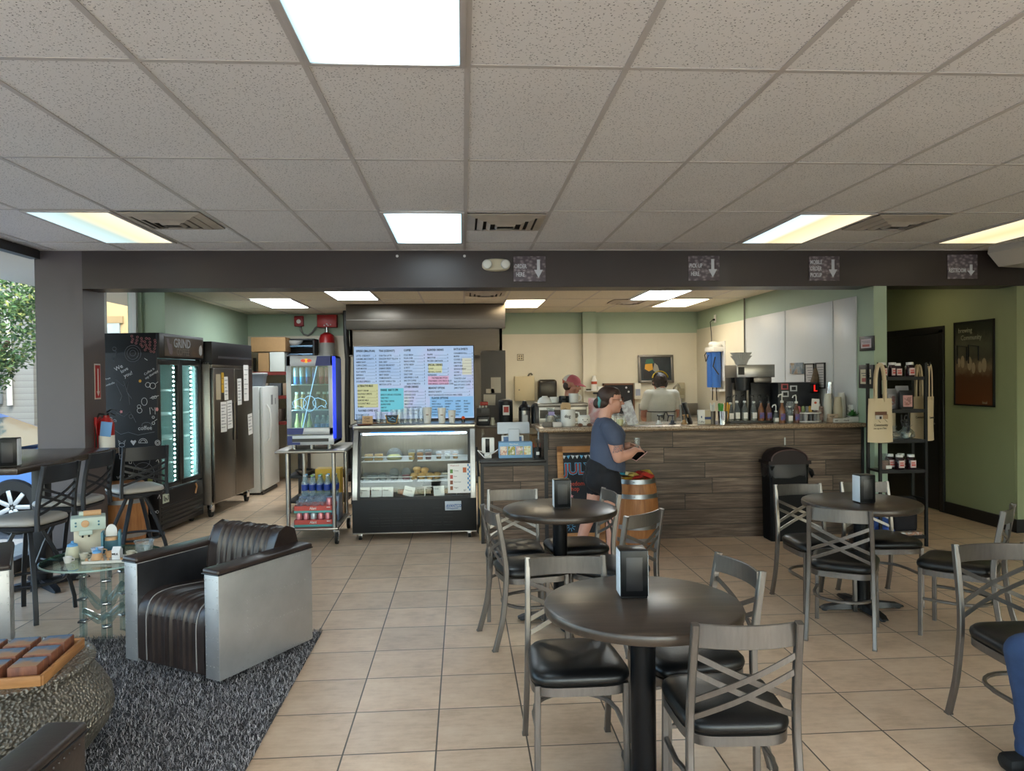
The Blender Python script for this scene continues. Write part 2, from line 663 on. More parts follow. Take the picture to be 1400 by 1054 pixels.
# header beam between the room and the kitchen
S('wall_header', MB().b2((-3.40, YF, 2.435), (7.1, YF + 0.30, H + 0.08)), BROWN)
S('wall_column', MB().b2((XL - 0.02, YF, 0), (-3.40, YF + 0.40, H + 0.08)), GLAREBROWN)
# kitchen back wall: cream washable panels, green above
m = MB()
m.b2((-3.9, YB, 0), (7.1, YB + 0.15, 2.304), mat=CREAM)
m.b2((-3.9, YB, 2.304), (7.1, YB + 0.15, HK + 0.05), mat=GREEN)
m.b2((1.995, YB - 0.12, 0), (2.215, YB, 2.304), mat=CREAM)
m.b2((1.995, YB - 0.12, 2.304), (2.215, YB, HK), mat=GREEN)
S('wall_back', m)
m = MB()
for x in (-2.9, -1.7, 0.74, 3.3):
    m.b2((x - 0.02, YB - 0.006, 0), (x + 0.02, YB, 2.304))
S('trim_1', m, CREAM)
# kitchen right wall
m = MB()
m.b2((3.97, YF + 0.001, 0), (4.10, YB, HK), mat=GREEN)
S('wall_right_kitchen', m)
m = MB()
for y0, y1 in ((7.16, 7.62), (7.63, 8.79), (8.80, 10.03)):
    m.b2((3.955, y0, 0.0), (3.972, y1, 2.37), 0.003, mat=WPANEL)
m.b2((3.955, 10.04, 0.0), (3.972, YB, 2.36), 0.003, mat=CREAM)
for y in (7.625, 8.795, 10.035):
    m.b2((3.95, y - 0.012, 0), (3.956, y + 0.012, 2.37), mat=WPANEL)
S('trim_2', m)
# kitchen left wall with its jamb, the window before it
m = MB()
m.b2((XL - 0.1, 8.87, 0), (-3.47, YB, 2.05), mat=CREAM)
m.b2((XL - 0.1, 8.87, 2.05), (-3.47, YB, HK), mat=GREEN)
S('wall_left_kitchen', m)
m = MB()
m.b2((-3.62, 8.845, 0), (-3.468, 8.872, 2.05), mat=WPANEL)
m.b2((-3.80, 8.83, 0), (-3.72, 8.872, HK), mat=GREEN)
S('trim_3', m)
# hallway on the right
S('wall_right_hall', MB().b2((5.45, 6.93, 0), (5.60, 10.6, HK)), OLIVE)
S('wall_back_hall', MB().b2((4.1, 10.5, 0), (5.5, 10.6, HK)), OLIVE)
S('wall_front_hall', MB().b2((5.452, 6.90, 0), (7.1, 7.02, 2.45)), OLIVE)
S('baseboard_hall', MB().b2((5.432, 6.9, 0), (5.452, 8.0, 0.13)).b2((5.432, 6.882, 0), (7.0, 6.902, 0.13)), BLACKW)
m = MB()
m.b2((5.425, 7.98, 0), (5.455, 8.06, 2.08), 0.004).b2((5.425, 9.26, 0), (5.455, 9.34, 2.08), 0.004).b2((5.425, 7.98, 2.04), (5.455, 9.34, 2.12), 0.004)
d = S('door_1', m, BLACKW)
S('door_leaf', MB().b2((5.435, 8.06, 0.01), (5.462, 9.26, 2.04), 0.003), BLACKW, d)
S('door_handle', MB().tube([(5.435, 8.15, 1.0), (5.39, 8.15, 1.0), (5.39, 8.27, 1.0)], 0.011), STEELD, d)

# room right wall and street front (behind the viewer)
S('wall_right', MB().b2((7.0, -1.3, 0), (7.12, 6.9, H)), OLIVE)
m = MB()
m.b2((XL - 0.1, -1.32, 0), (7.1, -1.2, 0.45)).b2((XL - 0.1, -1.32, 2.5), (7.1, -1.2, H))
for x in (XL, -0.6, 2.0, 4.6, 7.0):
    m.b2((x - 0.1, -1.32, 0.4), (x + 0.1, -1.2, 2.6))
S('wall_front', m, GLAREBROWN)
m = MB()
S('window_2', MB().b2((XL, -1.265, 0.45), (7.0, -1.255, 2.5)), GLASS)

# left storefront: dark frame and one run of glass
fr = MB()
for y in (-1.15, 0.5, 2.1, 3.7, 5.3):
    fr.b2((XL - 0.05, y - 0.025, 0.0), (XL + 0.03, y + 0.025, 2.74))
fr.b2((XL - 0.05, -1.2, 0), (XL + 0.03, YF, 0.11)).b2((XL - 0.05, -1.2, 2.70), (XL + 0.03, YF, H))
w = S('window_1', fr, M('dark_window_frame', '#34363a', 0.4, 0.3))
S('pane', MB().b2((XL - 0.016, -1.2, 0.1), (XL - 0.010, YF, 2.71)), GLASS, w)
# kitchen storefront window between column and green wall
fr = MB()
fm = M('white_window_frame', '#c9cbca', 0.4)
for y, ww in ((7.28, 0.03), (8.03, 0.055), (8.81, 0.03)):
    fr.b2((XL - 0.05, y - ww, 0.9), (XL + 0.03, y + ww, HK))
fr.b2((XL - 0.05, 7.26, 0.9), (XL + 0.03, 8.84, 0.98))
w = S('window_3', fr, fm)
S('pane', MB().b2((XL - 0.016, 7.26, 0.95), (XL - 0.010, 8.84, HK)), GLASS, w)
S('wall_left_sill', MB().b2((XL - 0.1, 7.26, 0), (XL + 0.02, 8.87, 0.9)), GREEN)

# ------------------------------------------------------------------ ceiling fixtures
COOL = '#d8f0ff'
WARM = '#ffd79a'
PM = {
    'cool': panel_mat('cool_fluorescent_lens', [(0.0, '#4f6873'), (0.06, '#6d8b98'), (0.3, '#e6f7ff'), (0.75, '#e6f7ff'), (0.95, '#78949f'), (1.0, '#566f7a')], 3.4),
    'coolwarm': panel_mat('cool_to_warm_lens', [(0.0, '#cdeefb'), (0.42, '#b9cfc9'), (0.62, '#ffe6b8'), (1.0, '#fff0d2')], 0.56),
    'mostwarm': panel_mat('mostly_warm_lens', [(0.0, '#cdeefb'), (0.28, '#e5f4ff'), (0.45, '#e6d2a6'), (0.7, '#f6e2b8'), (1.0, '#ffeecb')], 0.56),
    'warm': panel_mat('warm_fluorescent_lens', [(0.0, '#ffeec6'), (0.5, '#efd7a2'), (1.0, '#ffeec6')], 0.53),
    'kcool': panel_mat('kitchen_cool_lens', [(0.0, '#c6e4ee'), (0.3, '#f3fbff'), (1.0, '#f0faff')], 6.5),
    'kwarm': panel_mat('kitchen_warm_lens', [(0.0, '#f5d9a0'), (0.35, '#fff4dd'), (1.0, '#ffe9c0')], 5.0),
}


def ceiling_light(x, y, z, w, l, pm, label):
    t = T('ceiling_light', label, 'ceiling light', (x, y, z), 0, 'fluorescent ceiling panels')
    f = MB()
    for s in (-1, 1):
        f.b2((s * (w / 2 + 0.012) - 0.012, -l / 2 - 0.024, -0.012), (s * (w / 2 + 0.012) + 0.012, l / 2 + 0.024, -0.001), 0.002)
        f.b2((-w / 2, s * (l / 2 + 0.012) - 0.012, -0.012), (w / 2, s * (l / 2 + 0.012) + 0.012, -0.001), 0.002)
    f.obj('frame', GRIDM, t)
    MB().b2((-w / 2, -l / 2, -0.007), (w / 2, l / 2, -0.002)).obj('diffuser', PM[pm], t)


def gx(i):
    return 0.033 + 0.6096 * (i + 0.5)


for i, j, pm, lb in ((-1, -1, 'cool', 'large cool white ceiling panel nearest to the viewer, at the top of the photo'),
                     (-5, 2, 'coolwarm', 'ceiling panel near the left window, half blue-white and half yellow'),
                     (-1, 2, 'cool', 'cool white ceiling panel in the middle just before the brown header beam'),
                     (4, 2, 'mostwarm', 'ceiling panel right of centre with a blue-white stripe beside warm yellow'),
                     (7, 2, 'warm', 'all yellow ceiling panel at the far right edge'),
                     (-5, -1, 'coolwarm', 'ceiling panel by the left window, just outside the top left of the photo'),
                     (4, -1, 'mostwarm', 'ceiling panel just outside the top right of the photo')):
    ceiling_light(gx(i), 2.803 + 1.2192 * (j + 0.5), H - 0.004, 0.55, 1.16, pm, lb)
for x, y, l, pm, lb in ((-2.51, 10.43, 1.15, 'kcool', 'cool kitchen ceiling panel farthest left, above the white fridge'),
                        (-1.38, 9.4, 1.1, 'kcool', 'cool kitchen ceiling panel left of the steel hood'),
                        (0.88, 10.6, 1.15, 'kwarm', 'warm kitchen ceiling panel right of the steel hood'),
                        (2.60, 9.55, 1.1, 'kcool', 'bluish kitchen ceiling panel beside the dusty ceiling vent'),
                        (3.18, 10.6, 1.15, 'kwarm', 'warm kitchen ceiling panel farthest right, near the back corner')):
    ceiling_light(x, y, HK - 0.003, 0.53, l, pm, lb)


PM['hall'] = panel_mat('hall_warm_lens', [(0.0, '#f2d9a4'), (1.0, '#f6e2b8')], 1.6)
ceiling_light(4.75, 8.0, HK - 0.003, 0.53, 0.55, 'hall', 'warm ceiling panel in the hallway, hidden behind the header beam')


def vent(x, y, z, w, label, mat, dark):
    t = T('ceiling_vent', label, 'ceiling vent', (x, y, z), 0, 'square ceiling vents')
    MB().b2((-w / 2, -w / 2, -0.004), (w / 2, w / 2, -0.001)).obj('backing', dark, t)
    for k, (a, zz) in enumerate(((w / 2, -0.004), (w / 2 * 0.74, -0.014), (w / 2 * 0.5, -0.024), (w / 2 * 0.27, -0.03))):
        b = a * 0.80
        prof = [(a, zz), (a, zz - 0.006), (b, zz - 0.020), (b, zz - 0.014)]
        rings = []
        for r_, z_ in prof:
            rings.append([(-r_, -r_, z_), (r_, -r_, z_), (r_, r_, z_), (-r_, r_, z_)])
        MB().loft(rings, cap=False, loop=True).obj('louver', mat, t, smooth=None)


VM = M('beige_vent_metal', '#b5aa9c', 0.5, var=0.1, vs=6)
VD = M('dark_vent_throat', '#3b362f', 0.9)
vent(-2.10, 5.56, H - 0.004, 0.56, 'square ceiling vent beside the left ceiling panel', VM, VD)
vent(0.335, 5.59, H - 0.004, 0.57, 'square ceiling vent in the middle, right of the cool ceiling panel', VM, VD)
vent(3.39, 5.56, H - 0.004, 0.56, 'square ceiling vent between the two yellow panels on the right', VM, VD)
vent(0.30, 9.25, HK - 0.003, 0.5, 'kitchen ceiling vent above the menu screen', VM, VD)
vent(2.36, 10.35, HK - 0.003, 0.5, 'dusty kitchen ceiling vent between the two right ceiling panels', VM, VD)

# ------------------------------------------------------------------ things on the header beam
YH = YF - 0.001


def arrow(m, cx, top, bot, w, y0, y1):
    head = (top - bot) * 0.44
    p = [(cx - w * 0.17, top), (cx - w * 0.17, bot + head), (cx - w / 2, bot + head), (cx, bot), (cx + w / 2, bot + head), (cx + w * 0.17, bot + head), (cx + w * 0.17, top)]
    m.prism(p, y0, y1, 'xz')


SILV = M('silver_sign_lettering', '#d2d6dc', 0.4)
for (xc, zc, lines, lb, az) in ((0.636, 2.605, ['ORDER', 'HERE'], 'hanging bean-print sign with a down arrow reading ORDER HERE', 0),
                                (2.297, 2.608, ['PICK UP', 'HERE'], 'hanging bean-print sign with a down arrow reading PICK UP HERE', 0),
                                (3.475, 2.603, ['MOBILE', 'ORDER', 'PICKUP'], 'hanging bean-print sign with a down arrow reading MOBILE ORDER PICKUP', 0),
                                (4.861, 2.618, ['RESTROOM'], 'hanging bean-print sign with a small down arrow reading RESTROOM', -0.03)):
    t = T('wall_sign', lb, 'sign', (xc, YH, zc), 0, 'bean print signs on the header beam')
    MB().b2((-0.15, -0.012, -0.117), (0.15, 0, 0.117), 0.002).obj('panel', BEAN, t)
    m = MB()
    if az:
        arrow(m, 0.083, 0.02, -0.085, 0.075, -0.016, -0.011)
    else:
        arrow(m, 0.083, 0.085, -0.085, 0.082, -0.016, -0.011)
    m.obj('arrow', SILV, t)
    n = len(lines)
    for k, s in enumerate(lines):
        zz = {1: [-0.055], 2: [0.005, -0.072], 3: [0.042, -0.02, -0.082]}[n][k]
        text('lettering', s, 0.056, (-0.142 + (0.014 if s == 'HERE' else 0), -0.0125, zz), SILV, t, xs=0.60 if n == 1 else 0.62, bold=0.001)

t = T('emergency_light', 'cream twin-head emergency light beside the ORDER HERE sign', 'emergency light', (0.322, YH, 2.639))
m = MB()
rings = []
for y_, s in ((0, 1), (-0.04, 1), (-0.055, 0.85)):
    rings.append([(0.13 * s * math.copysign(abs(math.cos(a)) ** 0.6, math.cos(a)), y_, 0.052 * s * math.copysign(abs(math.sin(a)) ** 0.75, math.sin(a)) * (1.12 - 0.12 * abs(math.cos(a)))) for a in [2 * PI * k / 28 for k in range(28)]])
m.loft(rings)
m.obj('housing', M('aged_cream_plastic', '#c9bfa4', 0.4), t)
for x in (-0.083, 0.085):
    MB().lathe([(0.04, 0), (0.045, -0.03), (0.036, -0.042), (0.0, -0.046)], 20, (x, -0.045, 0.0), None, 'y').obj('lamp_head', M('frosted_lamp', '#d9d8cf', 0.25), t)
for x, lb in ((-0.589, 'left white screw head on the header beam'), (0.031, 'right white screw head on the header beam')):
    tag(MB().lathe([(0.011, 0), (0.013, -0.008), (0.0, -0.014)], 12, (0, 0, 0), None, 'y').obj('screw', WHITE, loc=(x, YH, 2.725)), lb, 'screw', 'screw heads on the beam')

# loudspeaker-like projector box at the right edge
t = T('wall_projector', 'white wedge-shaped projector box under the ceiling at the right edge', 'projector', (5.25, 6.55, 2.69), R(14))
m = MB()
m.loft([[(-0.19, -0.20, 0.10), (0.30, -0.20, 0.10), (0.30, 0.2, 0.10), (-0.19, 0.2, 0.10)],
        [(-0.21, -0.22, 0.03), (0.30, -0.22, 0.03), (0.30, 0.2, 0.03), (-0.21, 0.2, 0.03)],
        [(-0.12, -0.10, -0.10), (0.24, -0.14, -0.10), (0.24, 0.16, -0.10), (-0.12, 0.16, -0.10)]])
m.obj('housing', M('offwhite_plastic', '#b9b4ac', 0.45), t)
MB().cyl((0.08, 0.05, 0.09), 0.03, 0.01).obj('mount', WHITE, t)
# ------------------------------------------------------------------ dining chairs
def seat_ring(s, z, fw=0.205, rw=0.180, y0=-0.20, y1=0.215, n=40, ex=0.42):
    out = []
    cy, hy = (y0 + y1) / 2, (y1 - y0) / 2
    for k in range(n):
        a = 2 * PI * k / n
        c, d = math.cos(a), math.sin(a)
        yy = math.copysign(abs(d) ** ex, d)
        w = rw + (fw - rw) * (yy + 1) / 2
        out.append((w * s * math.copysign(abs(c) ** ex, c), cy + hy * s * yy, z))
    return out


POST = [(-0.275, 0.0), (-0.228, 0.17), (-0.207, 0.33), (-0.200, 0.45), (-0.212, 0.58), (-0.250, 0.80)]


def post_y(z):
    for (y0, z0), (y1, z1) in zip(POST, POST[1:]):
        if z <= z1:
            return y0 + (y1 - y0) * (z - z0) / (z1 - z0)
    return POST[-1][0]


def make_chair():
    t = T('dining_chair', '', 'chair', group='metal X-back dining chairs')
    m = MB()
    m.loft([seat_ring(s, z) for s, z in ((0.90, 0.408), (0.985, 0.416), (1.0, 0.430), (0.985, 0.444), (0.92, 0.458), (0.75, 0.467), (0.45, 0.471), (0.1, 0.472))])
    m.obj('seat', VINYL, t, smooth=60)
    m = MB()
    ring = seat_ring(0.93, 0.39)
    m.bar(ring, 0.018, 0.034, closed=True)
    m.obj('seat_frame', CHAIRM, t)
    for s in (-1, 1):
        m = MB()
        pts = [(s * (0.186 - 0.018 * min(1, z / 0.80)), y, z) for y, z in POST]
        # smooth the bends a little
        fine = []
        for i in range(len(pts) - 1):
            for k in range(4):
                u = k / 4
                p0, p1 = V(pts[max(i - 1, 0)]), V(pts[i])
                p2, p3 = V(pts[i + 1]), V(pts[min(i + 2, len(pts) - 1)])
                fine.append(0.5 * ((2 * p1) + (p2 - p0) * u + (2 * p0 - 5 * p1 + 4 * p2 - p3) * u * u + (3 * p1 - p0 - 3 * p2 + p3) * u ** 3))
        fine.append(V(pts[-1]))
        m.bar(fine, 0.024, 0.030, up=(0, 1, 0), bev=0.004)
        m.box((s * 0.186, -0.275, 0.004), (0.026, 0.032, 0.008), mat=CHAIRM)
        m.obj('leg', CHAIRM, t)
        m = MB()
        m.bar([(s * 0.176, 0.178, 0.0), (s * 0.172, 0.178, 0.41)], 0.024, 0.024, up=(0, 1, 0), bev=0.003)
        m.obj('leg', CHAIRM, t)
    m = MB()
    pts = [(x, -0.232 - 0.032 * (1 - (x / 0.165) ** 2), 0.758) for x in [-0.165 + 0.33 * k / 10 for k in range(11)]]
    m.bar(pts, 0.010, 0.078, bev=0.002)
    m.obj('top_rail', CHAIRM, t)
    for s in (-1, 1):
        for dz in (0, -0.058):
            pts = []
            for k in range(9):
                u = k / 8
                x = s * (-0.168 + 0.336 * u)
                z = 0.692 + dz - 0.155 * u
                pts.append((x, post_y(z) - 0.026 * math.sin(PI * u) + s * 0.003, z))
            m = MB()
            m.bar(pts, 0.006, 0.019, up=(0, 0, 1))
            m.obj('cross_bar', CHAIRM, t)
    m = MB()
    pts = [(-0.172, 0.165, 0.225)] + [(-0.172, 0.165 - 0.08 * k, 0.225) for k in (1, 2)]
    pts += [(-0.165 * math.cos(a), -0.02 - 0.15 * math.sin(a), 0.225) for a in [PI * k / 12 for k in range(13)]]
    pts += [(0.172, 0.005, 0.225), (0.172, 0.085, 0.225), (0.172, 0.165, 0.225)]
    m.bar(pts, 0.017, 0.017, bev=0.003)
    m.obj('stretcher', CHAIRM, t)
    return t


CHAIRS = [
    # x, y, facing angle (deg, 0 faces +y), label
    (0.445, 2.985, 180, 'metal chair with black seat left of the nearest round table, facing the viewer'),
    (0.915, 2.545, -3, 'metal chair nearest the viewer, its X-shaped back toward us, right of the nearest table'),
    (0.925, 3.015, 101, 'metal chair behind the right rim of the nearest round table, turned left'),
    (0.335, 4.965, 178, 'metal chair at the far left of the middle table, back to the display case'),
    (0.395, 4.505, -77, 'metal chair at the left of the middle table seen from its side'),
    (0.770, 5.000, 97, 'metal chair at the right of the middle table, in front of the woman'),
    (0.890, 4.410, 39, 'metal chair right behind the nearest napkin dispenser, back turned to us'),
    (2.420, 4.915, 183, 'metal chair at the left of the right table, in front of the trash bin'),
    (2.340, 4.395, -33, 'metal chair at the front of the right table, X-back facing the viewer'),
    (2.920, 4.955, 178, 'metal chair on the far side of the right table, by the shelf rack'),
    (3.010, 4.275, 44, 'metal chair at the right of the right table, turned left with empty seat'),
    (2.435, 3.005, 180, 'metal chair at the right edge of the photo beside the knee in jeans'),
]
c0 = make_chair()
for k, (x, y, a, lb) in enumerate(CHAIRS):
    if k == 0:
        c0.location = (x, y, 0)
        c0.rotation_euler = (0, 0, R(a))
        c0['label'] = lb
    else:
        dup(c0, (x, y, 0), R(a), lb)


# ------------------------------------------------------------------ round tables and napkin dispensers
def make_table():
    t = T('round_table', '', 'table', group='round pedestal tables')
    m = MB()
    m.lathe([(0.0, 0.692), (0.36, 0.692), (0.372, 0.697), (0.376, 0.706), (0.376, 0.722), (0.372, 0.731), (0.364, 0.735), (0.0, 0.735)], 64)
    m.obj('table_top', TABLET, t)
    MB().lathe([(0.048, 0.05), (0.048, 0.66)], 28).obj('column', BLACKG, t)
    MB().lathe([(0.10, 0.672), (0.10, 0.690), (0.0, 0.691)], 24).box((0, 0, 0.675), (0.30, 0.045, 0.02)).box((0, 0, 0.675), (0.045, 0.30, 0.02)).obj('mounting_plate', BLACK, t)
    MB().lathe([(0.085, 0.028), (0.075, 0.05), (0.055, 0.064), (0.048, 0.075)], 24).obj('base', BLACK, t)
    for k in range(4):
        a = PI / 2 * k
        m = MB()
        rings = []
        for d, w, h0, h1 in ((0.05, 0.040, 0.012, 0.060), (0.16, 0.036, 0.012, 0.045), (0.25, 0.034, 0.012, 0.034), (0.285, 0.026, 0.012, 0.020)):
            rings.append([(d, -w, h0), (d, w, h0), (d, w * 0.75, h1), (d, -w * 0.75, h1)])
        m.loft(rings)
        m.cyl((0.255, 0, 0), 0.018, 0.014, 12)
        m.xf(Matrix.Rotation(a, 4, 'Z'))
        m.obj('foot', BLACK, t)
    return t


TABLES = [(0.675, 2.765, 0, 'nearest round dark table with a napkin dispenser, cut by the lower edge of the photo'),
          (0.628, 4.81, 0.0, 'middle round dark table in front of the woman and the chalkboard sign'),
          (2.675, 4.795, 0.0, 'right round dark table in front of the shelf rack')]
t0 = make_table()
for k, (x, y, a, lb) in enumerate(TABLES):
    if k == 0:
        t0.location = (x, y, 0)
        t0['label'] = lb
    else:
        dup(t0, (x, y, 0), a, lb)

NAPK = M('napkin_white', '#cfd6e0', 0.6)


def make_dispenser():
    t = T('napkin_dispenser', '', 'napkin dispenser', group='black napkin dispensers')
    w, d, h = 0.112, 0.095, 0.188
    MB().b2((-w / 2 + 0.002, -d / 2, 0.006), (w / 2 - 0.002, d / 2, h), 0.005).b2((-w / 2 + 0.004, -d / 2 + 0.006, 0), (w / 2 - 0.004, d / 2 - 0.006, 0.008), 0.002).obj('body', BLACKG, t)
    for s in (-1, 1):
        MB().b2((-w / 2 + 0.024, s * (d / 2 - 0.001) - 0.002, 0.03), (w / 2 - 0.024, s * (d / 2 - 0.001) + 0.002, h - 0.028), 0.0015).obj('side_panel', BLACK, t)
        m = MB()
        x0, x1 = s * (w / 2 - 0.004), s * w / 2
        m.b2((x0, -d / 2 + 0.006, 0.010), (x1, d / 2 - 0.006, h - 0.006), 0.0015)
        f = m.obj('face_plate', NAPK, t)
        MB().b2((s * (w / 2 + 0.0005) - 0.001, -d / 2 + 0.018, 0.03), (s * (w / 2 + 0.0005) + 0.001, d / 2 - 0.018, h - 0.03), 0.0006).obj('napkins', NAPK, f)
    return t


d0 = make_dispenser()
for k, (x, y, z, a, lb) in enumerate([(0.655, 2.845, 0.735, -2, 'black napkin dispenser on the nearest round table'),
                                      (0.640, 4.80, 0.735, 0, 'black napkin dispenser on the middle round table'),
                                      (2.655, 4.72, 0.735, 4, 'black napkin dispenser on the right round table'),
                                      (-2.955, 5.0, 1.052, 14, 'black napkin dispenser on the tall bar table at the left edge')]):
    if k == 0:
        d0.location = (x, y, z)
        d0.rotation_euler = (0, 0, R(a))
        d0['label'] = lb
    else:
        dup(d0, (x, y, z), R(a), lb)


# ------------------------------------------------------------------ bar table and bar stools
t = T('bar_table', 'tall dark-topped bar table along the left window', 'bar table', (-3.29, 5.62, 0))
MB().b2((-0.42, -0.70, 1.004), (0.43, 0.70, 1.050), 0.008).obj('table_top', BARTOP, t)
for x, y in ((-0.02, 0.38), (-0.14, -0.50)):
    p = MB().b2((x - 0.05, y - 0.05, 0.04), (x + 0.05, y + 0.05, 0.985), 0.006).b2((x - 0.2, y - 0.2, 0.985), (x + 0.2, y + 0.2, 1.003), 0.003).obj('pedestal', BLACK, t)
    for k in range(4):
        a = PI / 4 + PI / 2 * k
        m = MB()
        m.loft([[(d, -w, 0.004), (d, w, 0.004), (d, w * 0.8, h), (d, -w * 0.8, h)] for d, w, h in ((0.03, 0.035, 0.06), (0.22, 0.033, 0.045), (0.30, 0.03, 0.03), (0.33, 0.022, 0.012))])
        m.xf(Matrix.Translation((x, y, 0)) @ Matrix.Rotation(a, 4, 'Z'))
        m.obj('foot', STOOLM, p)


def make_stool():
    t = T('bar_stool', '', 'bar stool', group='bar stools at the left window')
    SH = 0.70
    m = MB()
    m.loft([seat_ring(s, SH - 0.472 + z, 0.215, 0.190) for s, z in ((0.92, 0.415), (0.99, 0.424), (1.0, 0.436), (0.97, 0.452), (0.85, 0.464), (0.5, 0.470), (0.1, 0.471))])
    m.obj('seat', GVINYL, t, smooth=60)
    m = MB()
    m.loft([seat_ring(0.97, 0.618, 0.215, 0.190), seat_ring(0.99, 0.640, 0.215, 0.190)])
    m.lathe([(0.10, 0.585), (0.13, 0.60), (0.13, 0.619)], 20)
    m.obj('seat_pan', STOOLM, t)
    pp = [(-0.208, 0.615), (-0.203, 0.72), (-0.215, 0.84), (-0.252, 1.045)]
    for s in (-1, 1):
        MB().bar([(s * (0.186 - 0.012 * k / 3), y, z) for k, (y, z) in enumerate(pp)], 0.024, 0.030, up=(0, 1, 0), bev=0.004).obj('back_post', STOOLM, t)
    m = MB()
    m.bar([(x, -0.238 - 0.03 * (1 - (x / 0.17) ** 2), 0.985) for x in [-0.172 + 0.344 * k / 10 for k in range(11)]], 0.012, 0.115, bev=0.002)
    m.obj('top_rail', STOOLM, t)
    for s in (-1, 1):
        for dz in (0, -0.05):
            pts = [(s * (-0.178 + 0.356 * k / 8), -0.205 - 0.03 * math.sin(PI * k / 8) - 0.012 * (1 - k / 8) + s * 0.003, 0.90 + dz - 0.13 * k / 8) for k in range(9)]
            MB().bar(pts, 0.006, 0.017).obj('cross_bar', STOOLM, t)
    for sx in (-1, 1):
        for sy in (-1, 1):
            q = [(0.055, 0.59), (0.085, 0.50), (0.13, 0.36), (0.172, 0.20), (0.19, 0.08), (0.193, 0.0)]
            MB().bar([(sx * r_, sy * r_, z) for r_, z in q], 0.030, 0.024, up=(sx, sy, 0), bev=0.003).obj('leg', STOOLM, t)
    MB().tube([(0.215 * math.cos(2 * PI * k / 28), 0.215 * math.sin(2 * PI * k / 28), 0.245) for k in range(28)], 0.011, 8, closed=True).obj('foot_ring', STOOLM, t)
    return t


s0 = make_stool()
for k, (x, y, a, lb) in enumerate([(-2.985, 5.24, 82, 'grey-seated bar stool nearest the viewer at the tall window table'),
                                   (-3.10, 6.02, 86, 'grey-seated bar stool in the middle of the three at the tall table'),
                                   (-2.86, 6.62, 42, 'grey-seated bar stool farthest away, beside the chalk-covered fridge')]):
    if k == 0:
        s0.location = (x, y, 0)
        s0.rotation_euler = (0, 0, R(a))
        s0['label'] = lb
    else:
        dup(s0, (x, y, 0), R(a), lb)


# ------------------------------------------------------------------ barrels
def barrel(name, label, x, y, h, rt, rb, hoops, open_top, rz=0):
    t = T(name, label, 'barrel', (x, y, 0), rz)
    prof = []
    for k in range(17):
        u = k / 16
        r_ = rt + (rb - rt) * math.sin(PI * u) ** 0.9
        prof.append((r_, 0.004 + (h - 0.004) * u))
    n = 36
    m = MB()
    rings = []
    for r_, z in prof:
        ring = []
        for i in range(n * 3):
            a = 2 * PI * i / (n * 3)
            rr = r_ - (0.0022 if i % 6 == 0 else 0)
            ring.append((rr * math.cos(a), rr * math.sin(a), z))
        rings.append(ring)
    if open_top:
        rings.append([((rt - 0.02) * math.cos(2 * PI * i / (n * 3)), (rt - 0.02) * math.sin(2 * PI * i / (n * 3)), h) for i in range(n * 3)])
        rings.append([((rt - 0.02) * math.cos(2 * PI * i / (n * 3)), (rt - 0.02) * math.sin(2 * PI * i / (n * 3)), h - 0.05) for i in range(n * 3)])
    m.loft(rings)
    m.obj('staves', BARRELW, t)
    for z0 in hoops:
        m = MB()
        pr = []
        for z in (z0 - 0.02, z0 + 0.02):
            u = (z - 0.004) / (h - 0.004)
            r_ = rt + (rb - rt) * max(0, math.sin(PI * min(max(u, 0), 1))) ** 0.9
            pr.append((r_, z))
        m.lathe([(pr[0][0] - 0.002, pr[0][1]), (pr[0][0] + 0.004, pr[0][1]), (pr[1][0] + 0.004, pr[1][1]), (pr[1][0] - 0.002, pr[1][1])], 48, cap=False)
        m.cyl((0, 0, 0), 0.0001, 0.0001, 4)
        for a in (-1.9, -1.82):
            m.ball(((pr[0][0] + 0.004) * math.cos(a), (pr[0][0] + 0.004) * math.sin(a), z0), 0.005, 8)
        m.obj('hoop', HOOP, t)
    return t


barrel('wooden_barrel', 'wooden barrel with steel hoops beside the chalk-covered fridge behind the stools', -3.36, 7.50, 0.60, 0.185, 0.215, (0.10, 0.43), False)
barrel('wooden_barrel', 'wooden barrel topped with snack bags, right of the woman at the counter', 1.585, 6.73, 0.655, 0.180, 0.212, (0.10, 0.22, 0.50, 0.632), True)

